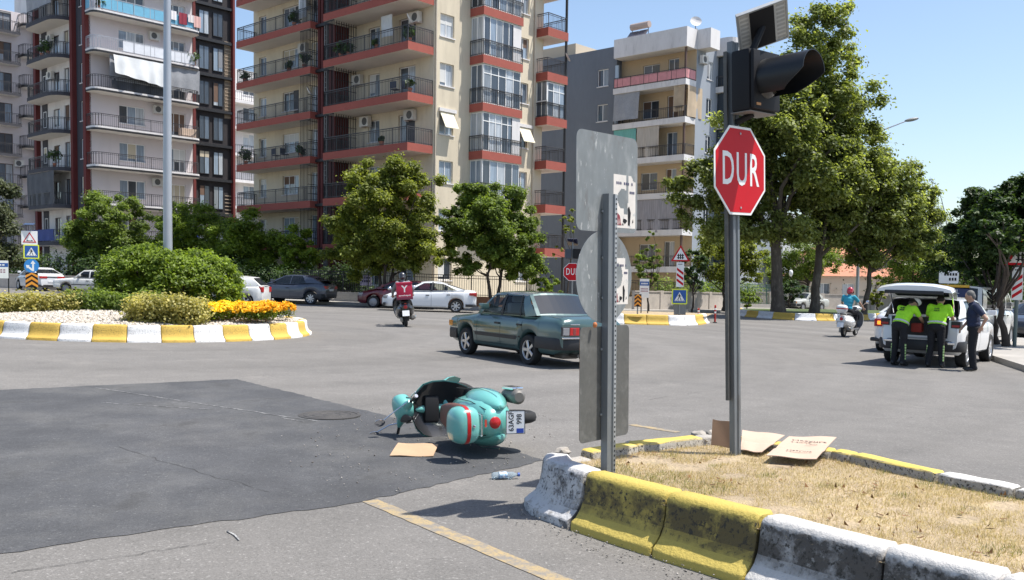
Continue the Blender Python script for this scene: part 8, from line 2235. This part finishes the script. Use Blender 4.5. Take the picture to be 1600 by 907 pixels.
def person(label, loc, rz, J, shirt, trousers, hair=None, cap=None, helmet=None, sleeve=0.62, shoes=shoe_m, belt=None, bulk=1.0, hgrp=None):
    """J: joints in a frame facing +x; keys pel, che, nec, hea, and L/R sho elb wri hip kne ank toe"""
    t = thing('person', label, 'person', loc, rz, hgrp)
    J = {k: Vector(v) for k, v in J.items()}
    spine = (J['che'] - J['pel']).normalized(); sidev = (J['shoL'] - J['shoR']).normalized(); fwd = sidev.cross(spine).normalized()
    Ms = Matrix((fwd, sidev, spine)).transposed()
    hd_up = (J['hea'] - J['nec']).normalized(); look = J.get('look', fwd); look = (look - hd_up * look.dot(hd_up)).normalized()
    Mh = Matrix((look, hd_up.cross(look), hd_up)).transposed()
    h = J['hea']
    sk = [('e', h, (0.098, 0.076, 0.118), Mh), ('e', h + Mh @ V(0.03, 0, -0.06), (0.07, 0.06, 0.065), Mh), ('e', h + Mh @ V(0.098, 0, -0.015), (0.018, 0.013, 0.024), Mh),
          ('e', h + Mh @ V(-0.005, 0.078, -0.01), (0.022, 0.012, 0.03), Mh), ('e', h + Mh @ V(-0.005, -0.078, -0.01), (0.022, 0.012, 0.03), Mh),
          ('c', J['nec'] - spine * 0.05, 0.06, h - hd_up * 0.06, 0.055), ('e', J['che'] - spine * 0.05, (0.09, 0.13, 0.16), Ms), ('c', J['pel'], 0.10, J['che'], 0.10)]
    for s in 'LR':
        sh_, el, wr = J['sho' + s], J['elb' + s], J['wri' + s]
        sk += [('c', J['che'], 0.06, sh_, 0.05), ('c', sh_, 0.05, el, 0.041), ('c', el, 0.041, wr, 0.028)]
        d = (wr - el).normalized(); side_ = d.cross(J.get('palm' + s, V(0, 0, 1)))
        side_ = side_.normalized() if side_.length > 0.1 else sidev
        nrm = side_.cross(d)
        cu = J.get('curl' + s, V(0.4, 0, 0)).x
        sk.append(('c', wr, 0.027, wr + d * 0.055, 0.033))
        for k in range(4):
            base = wr + d * 0.08 + side_ * (0.030 - 0.020 * k); ln = (0.040, 0.046, 0.043, 0.034)[k]
            m1 = base + (d * math.cos(cu) - nrm * math.sin(cu)) * ln; m2 = m1 + (d * math.cos(2.2 * cu) - nrm * math.sin(2.2 * cu)) * ln * 0.9
            sk += [('c', wr + d * 0.05 + side_ * (0.022 - 0.015 * k), 0.013, base, 0.0105), ('c', base, 0.0105, m1, 0.0095), ('c', m1, 0.0095, m2, 0.008)]
        th0 = wr + d * 0.03 + side_ * 0.03; th1 = th0 + (d * 0.6 + side_ * 0.6 - nrm * 0.3).normalized() * 0.045
        sk += [('c', th0, 0.013, th1, 0.0115), ('c', th1, 0.0115, th1 + (d * 0.8 - nrm * 0.4).normalized() * 0.035, 0.009)]
    for s in 'LR': sk += [('c', J['hip' + s], 0.075, J['kne' + s], 0.052), ('c', J['kne' + s], 0.05, J['ank' + s], 0.036)]
    blob('body', sk, 0.011, skin, t, 3)
    for s in (1, -1):
        MB().ell(h + Mh @ V(0.088, s * 0.032, 0.018), (0.008, 0.013, 0.007), Mh, 8, 6).build('eye', hair_d, t)
    MB().ell(h + Mh @ V(0.090, 0, -0.062), (0.008, 0.024, 0.005), Mh, 8, 6).build('mouth', M('lips', (0.28, 0.10, 0.08), 0.6), t)
    # shirt
    B = bulk
    sp_ = [('e', J['pel'] + spine * 0.06, (0.125 * B, 0.165 * B, 0.10), Ms), ('e', J['pel'].lerp(J['che'], 0.45), (0.125 * B, 0.16 * B, 0.17), Ms), ('e', J['pel'].lerp(J['che'], 0.8), (0.125 * B, 0.18 * B, 0.16), Ms), ('e', J['che'], (0.12, 0.185, 0.13), Ms), ('c', J['nec'] - spine * 0.075, 0.085, J['nec'] - spine * 0.02, 0.072)]
    for s in 'LR':
        sh_, el = J['sho' + s], J['elb' + s]
        sp_ += [('c', J['che'].lerp(sh_, 0.4) + spine * 0.02, 0.085, sh_, 0.074), ('c', sh_, 0.074, sh_.lerp(el, sleeve), 0.063)]
        if sleeve > 0.95: sp_ += [('c', el, 0.058, el.lerp(J['wri' + s], 0.95), 0.042)]
    so = blob('shirt', sp_, 0.013, shirt, t)
    # trousers
    tp = [('e', J['pel'] - spine * 0.03, (0.125 * B, 0.17 * B, 0.11), Ms)]
    for s in 'LR': tp += [('c', J['pel'].lerp(J['hip' + s], 0.7), 0.10, J['hip' + s], 0.102), ('c', J['hip' + s], 0.10, J['kne' + s], 0.074), ('c', J['kne' + s], 0.074, J['ank' + s] + V(0, 0, 0.0), 0.062)]
    tr = blob('trousers', tp, 0.013, trousers, t)
    for s in 'LR':
        a = J['ank' + s]; d = J.get('toe' + s, V(1, 0, 0)).normalized(); sd = V(-d.y, d.x, 0).normalized()
        Mf = Matrix((d, sd, V(0, 0, 1))).transposed()
        blob('shoe', [('e', a + d * 0.06 - V(0, 0, 0.035), (0.135, 0.048, 0.040), Mf), ('e', a + d * 0.13 - V(0, 0, 0.045), (0.075, 0.05, 0.032), Mf), ('e', a - d * 0.02 - V(0, 0, 0.01), (0.06, 0.043, 0.06), Mf)], 0.012, shoes, t, 2)
    if belt:
        rings = [[J['pel'] + spine * z + fwd * (0.135 * B * math.cos(2 * PI * k / 24)) + sidev * (0.175 * B * math.sin(2 * PI * k / 24)) for k in range(24)] for z in (0.035, 0.075)]
        MB().loft(rings, True, False).build('belt', belt, t, smooth=60)
    if hair:
        blob('hair', [('e', h + Mh @ V(-0.02, 0, 0.035), (0.093, 0.082, 0.098), Mh), ('e', h + Mh @ V(-0.05, 0, -0.02), (0.062, 0.076, 0.07), Mh)], 0.011, hair, t, 3)
    if cap:
        MB().lathe([(0.084, 0.045), (0.098, 0.06), (0.108, 0.10), (0.10, 0.135), (0.06, 0.15), (0.001, 0.152)], Matrix.Translation(h) @ Mh.to_4x4(), 20).build('cap', cap, t, smooth=60)
        MB().lathe([(0.087, 0.03), (0.089, 0.066)], Matrix.Translation(h) @ Mh.to_4x4(), 20).build('cap_band', navy, t)
        mb = MB(); mb.add([h + Mh @ V(*q) for q in [(0.07, -0.065, 0.045), (0.10, -0.03, 0.045), (0.10, 0.03, 0.045), (0.07, 0.065, 0.045), (0.12, 0.055, 0.03), (0.155, 0.025, 0.025), (0.155, -0.025, 0.025), (0.12, -0.055, 0.03)]], [(0, 1, 6, 7), (1, 2, 5, 6), (2, 3, 4, 5)]); mb.build('cap_peak', navy, t)
    if helmet:
        blob('helmet', [('e', h + Mh @ V(-0.012, 0, 0.025), (0.135, 0.122, 0.135), Mh), ('e', h + Mh @ V(-0.05, 0, -0.05), (0.10, 0.11, 0.085), Mh)], 0.013, helmet, t, 3)
        rings = []
        for k in range(9):
            a = R(-70 + 140 * k / 8); rings.append([h + Mh @ V(0.145 * math.cos(a) - 0.01, 0.132 * math.sin(a), z) for z in (-0.05, 0.0, 0.05)])
        MB().loft(rings, False, False).build('visor', vblack, t, smooth=60)
    return t, J, Ms, spine, fwd, sidev
def standing(**k):
    J = dict(pel=(0, 0, 0.95), che=(0.0, 0, 1.30), nec=(0.0, 0, 1.475), hea=(0.03, 0, 1.62), shoL=(0, 0.185, 1.41), shoR=(0, -0.185, 1.41), elbL=(-0.02, 0.24, 1.13), elbR=(-0.02, -0.24, 1.13), wriL=(0.05, 0.24, 0.89), wriR=(0.05, -0.24, 0.89),
             hipL=(0, 0.095, 0.90), hipR=(0, -0.095, 0.90), kneL=(0.02, 0.11, 0.49), kneR=(0.02, -0.11, 0.49), ankL=(-0.02, 0.12, 0.085), ankR=(-0.02, -0.12, 0.085))
    J.update(k); return J
def riding(seat=0.86, hand=(0.46, 0.33, 1.02), foot=(0.22, 0.15, 0.40)):
    return dict(pel=(-0.36, 0, seat + 0.12), che=(-0.30, 0, seat + 0.48), nec=(-0.25, 0, seat + 0.64), hea=(-0.20, 0, seat + 0.78), shoL=(-0.27, 0.185, seat + 0.58), shoR=(-0.27, -0.185, seat + 0.58),
                elbL=(-0.02, 0.33, seat + 0.36), elbR=(-0.02, -0.33, seat + 0.36), wriL=(hand[0] - 0.09, hand[1], hand[2] + 0.03), wriR=(hand[0] - 0.09, -hand[1], hand[2] + 0.03), curlL=(0.9, 0, 0), curlR=(0.9, 0, 0),
                hipL=(-0.30, 0.10, seat + 0.07), hipR=(-0.30, -0.10, seat + 0.07), kneL=(0.14, 0.17, seat + 0.0), kneR=(0.14, -0.17, seat + 0.0), ankL=(foot[0] - 0.12, foot[1], foot[2]), ankR=(foot[0] - 0.12, -foot[1], foot[2]))
# officers at the open boot: facing the car
ang = math.atan2(hs.y, hs.x)
def gz(x, y): return V(x, y, zg(x))
pA = standing(pel=(0.0, 0, 0.93), che=(0.20, 0.0, 1.22), nec=(0.33, 0, 1.33), hea=(0.44, -0.03, 1.40), shoL=(0.26, 0.18, 1.30), shoR=(0.26, -0.18, 1.30), elbL=(0.42, 0.22, 1.10), elbR=(0.42, -0.24, 1.08), wriL=(0.62, 0.16, 0.98), wriR=(0.62, -0.18, 0.96), look=(0.6, -0.5, -0.5))
t, J, Ms, spn, fw, sdv = person('police officer in neon shirt and white cap bending into the boot, left one', gz(8.74, 21.30), ang - 0.35, pA, neon, blk_cloth, hair_d, cap=M('cap_white', (0.75, 0.76, 0.8), 0.6), belt=M('belt_white', (0.6, 0.6, 0.6), 0.5), bulk=1.12, hgrp='police officers')
def back_text(t, J, spn, fw, sdv, lines, k=1.12):
    shirt = [c for c in t.children if c.name.startswith('shirt')][0]
    for s, size, f in lines:
        p = J['pel'].lerp(J['che'], f) - fw * (0.136 * k)
        text('back_print', s, size, navy, shirt, TRS(p, -sdv, spn), 0.006, bold=0.0)
back_text(t, J, spn, fw, sdv, (('TRAFİK', 0.034, 1.02), ('POLİS', 0.045, 0.88)))
pB = standing(pel=(0.0, 0, 0.94), che=(0.12, 0.0, 1.26), nec=(0.22, 0, 1.40), hea=(0.32, 0.02, 1.50), shoL=(0.16, 0.19, 1.36), shoR=(0.16, -0.19, 1.36), elbL=(0.24, 0.27, 1.10), elbR=(0.24, -0.27, 1.10), wriL=(0.46, 0.18, 1.0), wriR=(0.46, -0.2, 1.0), look=(0.8, 0.1, -0.6), ankL=(-0.04, 0.14, 0.085), ankR=(0.04, -0.13, 0.085))
t, J, Ms, spn, fw, sdv = person('police officer in neon shirt with bare dark head at the boot, right one', gz(9.47, 21.08), ang - 0.05, pB, neon, blk_cloth, hair_d, belt=MATS['belt_white'], bulk=1.18, hgrp='police officers')
back_text(t, J, spn, fw, sdv, (('TRAFİK', 0.034, 1.04), ('POLİS', 0.045, 0.90)), 1.18)
for o in [c for c in t.children if c.name.startswith('trousers')]: pass
# reflective side stripes on the officers' trousers
for pt in [o for o in COL.objects if o.name.startswith('person') and o.get('group') == 'police officers']:
    mb = MB()
    for s in (1, -1):
        for k in range(6):
            z = 0.16 + 0.06 * k; mb.box(-0.03, 0.0, s * 0.172 - 0.012, s * 0.172 + 0.012, z, z + 0.045)
    mb.build('reflective_stripe', M('reflective_lime', (0.45, 0.65, 0.25), 0.5), pt)
# the man in the navy polo, hand on hip
pC = standing(pel=(0, 0, 0.96), che=(0.03, 0, 1.31), nec=(0.05, 0, 1.49), hea=(0.10, 0, 1.625), elbL=(-0.20, 0.30, 1.16), wriL=(-0.13, 0.20, 0.98), palmL=(0, -1, 0), curlL=(0.5, 0, 0), elbR=(0.05, -0.24, 1.13), wriR=(0.20, -0.18, 0.95), look=(0.9, -0.1, -0.25), toeL=(1, 0.2, 0), toeR=(1, -0.2, 0))
person('man in navy polo shirt and dark trousers standing with a hand on his hip', gz(10.03, 20.52), R(160), pC, navy, blk_cloth, hair_g, bulk=1.15)
# the delivery rider
dl = scooter('delivery_scooter', 'black scooter ridden away from the camera with a red delivery box', vblack, blackseat, vblack, None, topcase=False)
p = gnd(629, 511); hd_ = math.atan2(0.985, -0.17)
lean = Matrix.Rotation(hd_, 4, 'Z') @ Matrix.Rotation(R(-4), 4, 'X')
dl.matrix_basis = Matrix.Translation((p.x, p.y + 0.7, zg(p.x))) @ lean
t, *_ = person('delivery rider in dark clothes and black helmet on the scooter with the red box', (0, 0, 0), 0, riding(), greycl, blk_cloth, helmet=vblack, sleeve=1.0)
t.matrix_basis = dl.matrix_basis.copy()
dred = M('delivery_red', (0.46, 0.010, 0.050), 0.6, var=((3, 0.05),))
t = thing('delivery_box', 'square crimson delivery box marked Y strapped behind the rider', 'box')
mb = MB(); mb.rbox(-1.04, -0.58, -0.25, 0.25, 0.96, 1.46, 0.02); bx_ = mb.build('box', dred, t, smooth=40)
mb = MB(); mb.rbox(-1.05, -0.57, -0.26, 0.26, 0.90, 0.985, 0.01); mb.build('box_base', M('box_base_maroon', (0.16, 0.02, 0.05), 0.6), t)
mb = MB(); mb.rbox(-1.05, -0.57, -0.26, 0.26, 1.41, 1.465, 0.01); mb.build('box_lid', dred, t)
Tb = TRS((-1.042, 0, 1.24), (0, -1, 0), (0, 0, 1)); text('logo', 'Y', 0.30, signwhite, bx_, Tb, 0.002, bold=0.006)
text('lettering', 'yemeksepeti', 0.078, signwhite, bx_, TRS((-1.042, 0, 1.04), (0, -1, 0), (0, 0, 1)), 0.002, bold=0.001)
t.matrix_basis = dl.matrix_basis.copy()
# the rider on the white scooter
ws = scooter('white_scooter', 'white scooter with white top case ridden off to the right', vwhite, blackseat, vgrey, None, topcase=True)
p = gnd(1318, 527); hw = math.atan2(0.80, 0.60)
ws.matrix_basis = Matrix.Translation((p.x + 0.6 * 0.6, p.y + 0.6 * 0.8, zg(p.x))) @ Matrix.Rotation(hw, 4, 'Z') @ Matrix.Rotation(R(2), 4, 'X')
t, *_ = person('rider in bright blue shirt and red helmet on the white scooter', (0, 0, 0), 0, riding(), cyan, blk_cloth, helmet=M('helmet_red', (0.35, 0.01, 0.02), 0.25, coat=1.0), sleeve=0.6)
t.matrix_basis = ws.matrix_basis.copy()
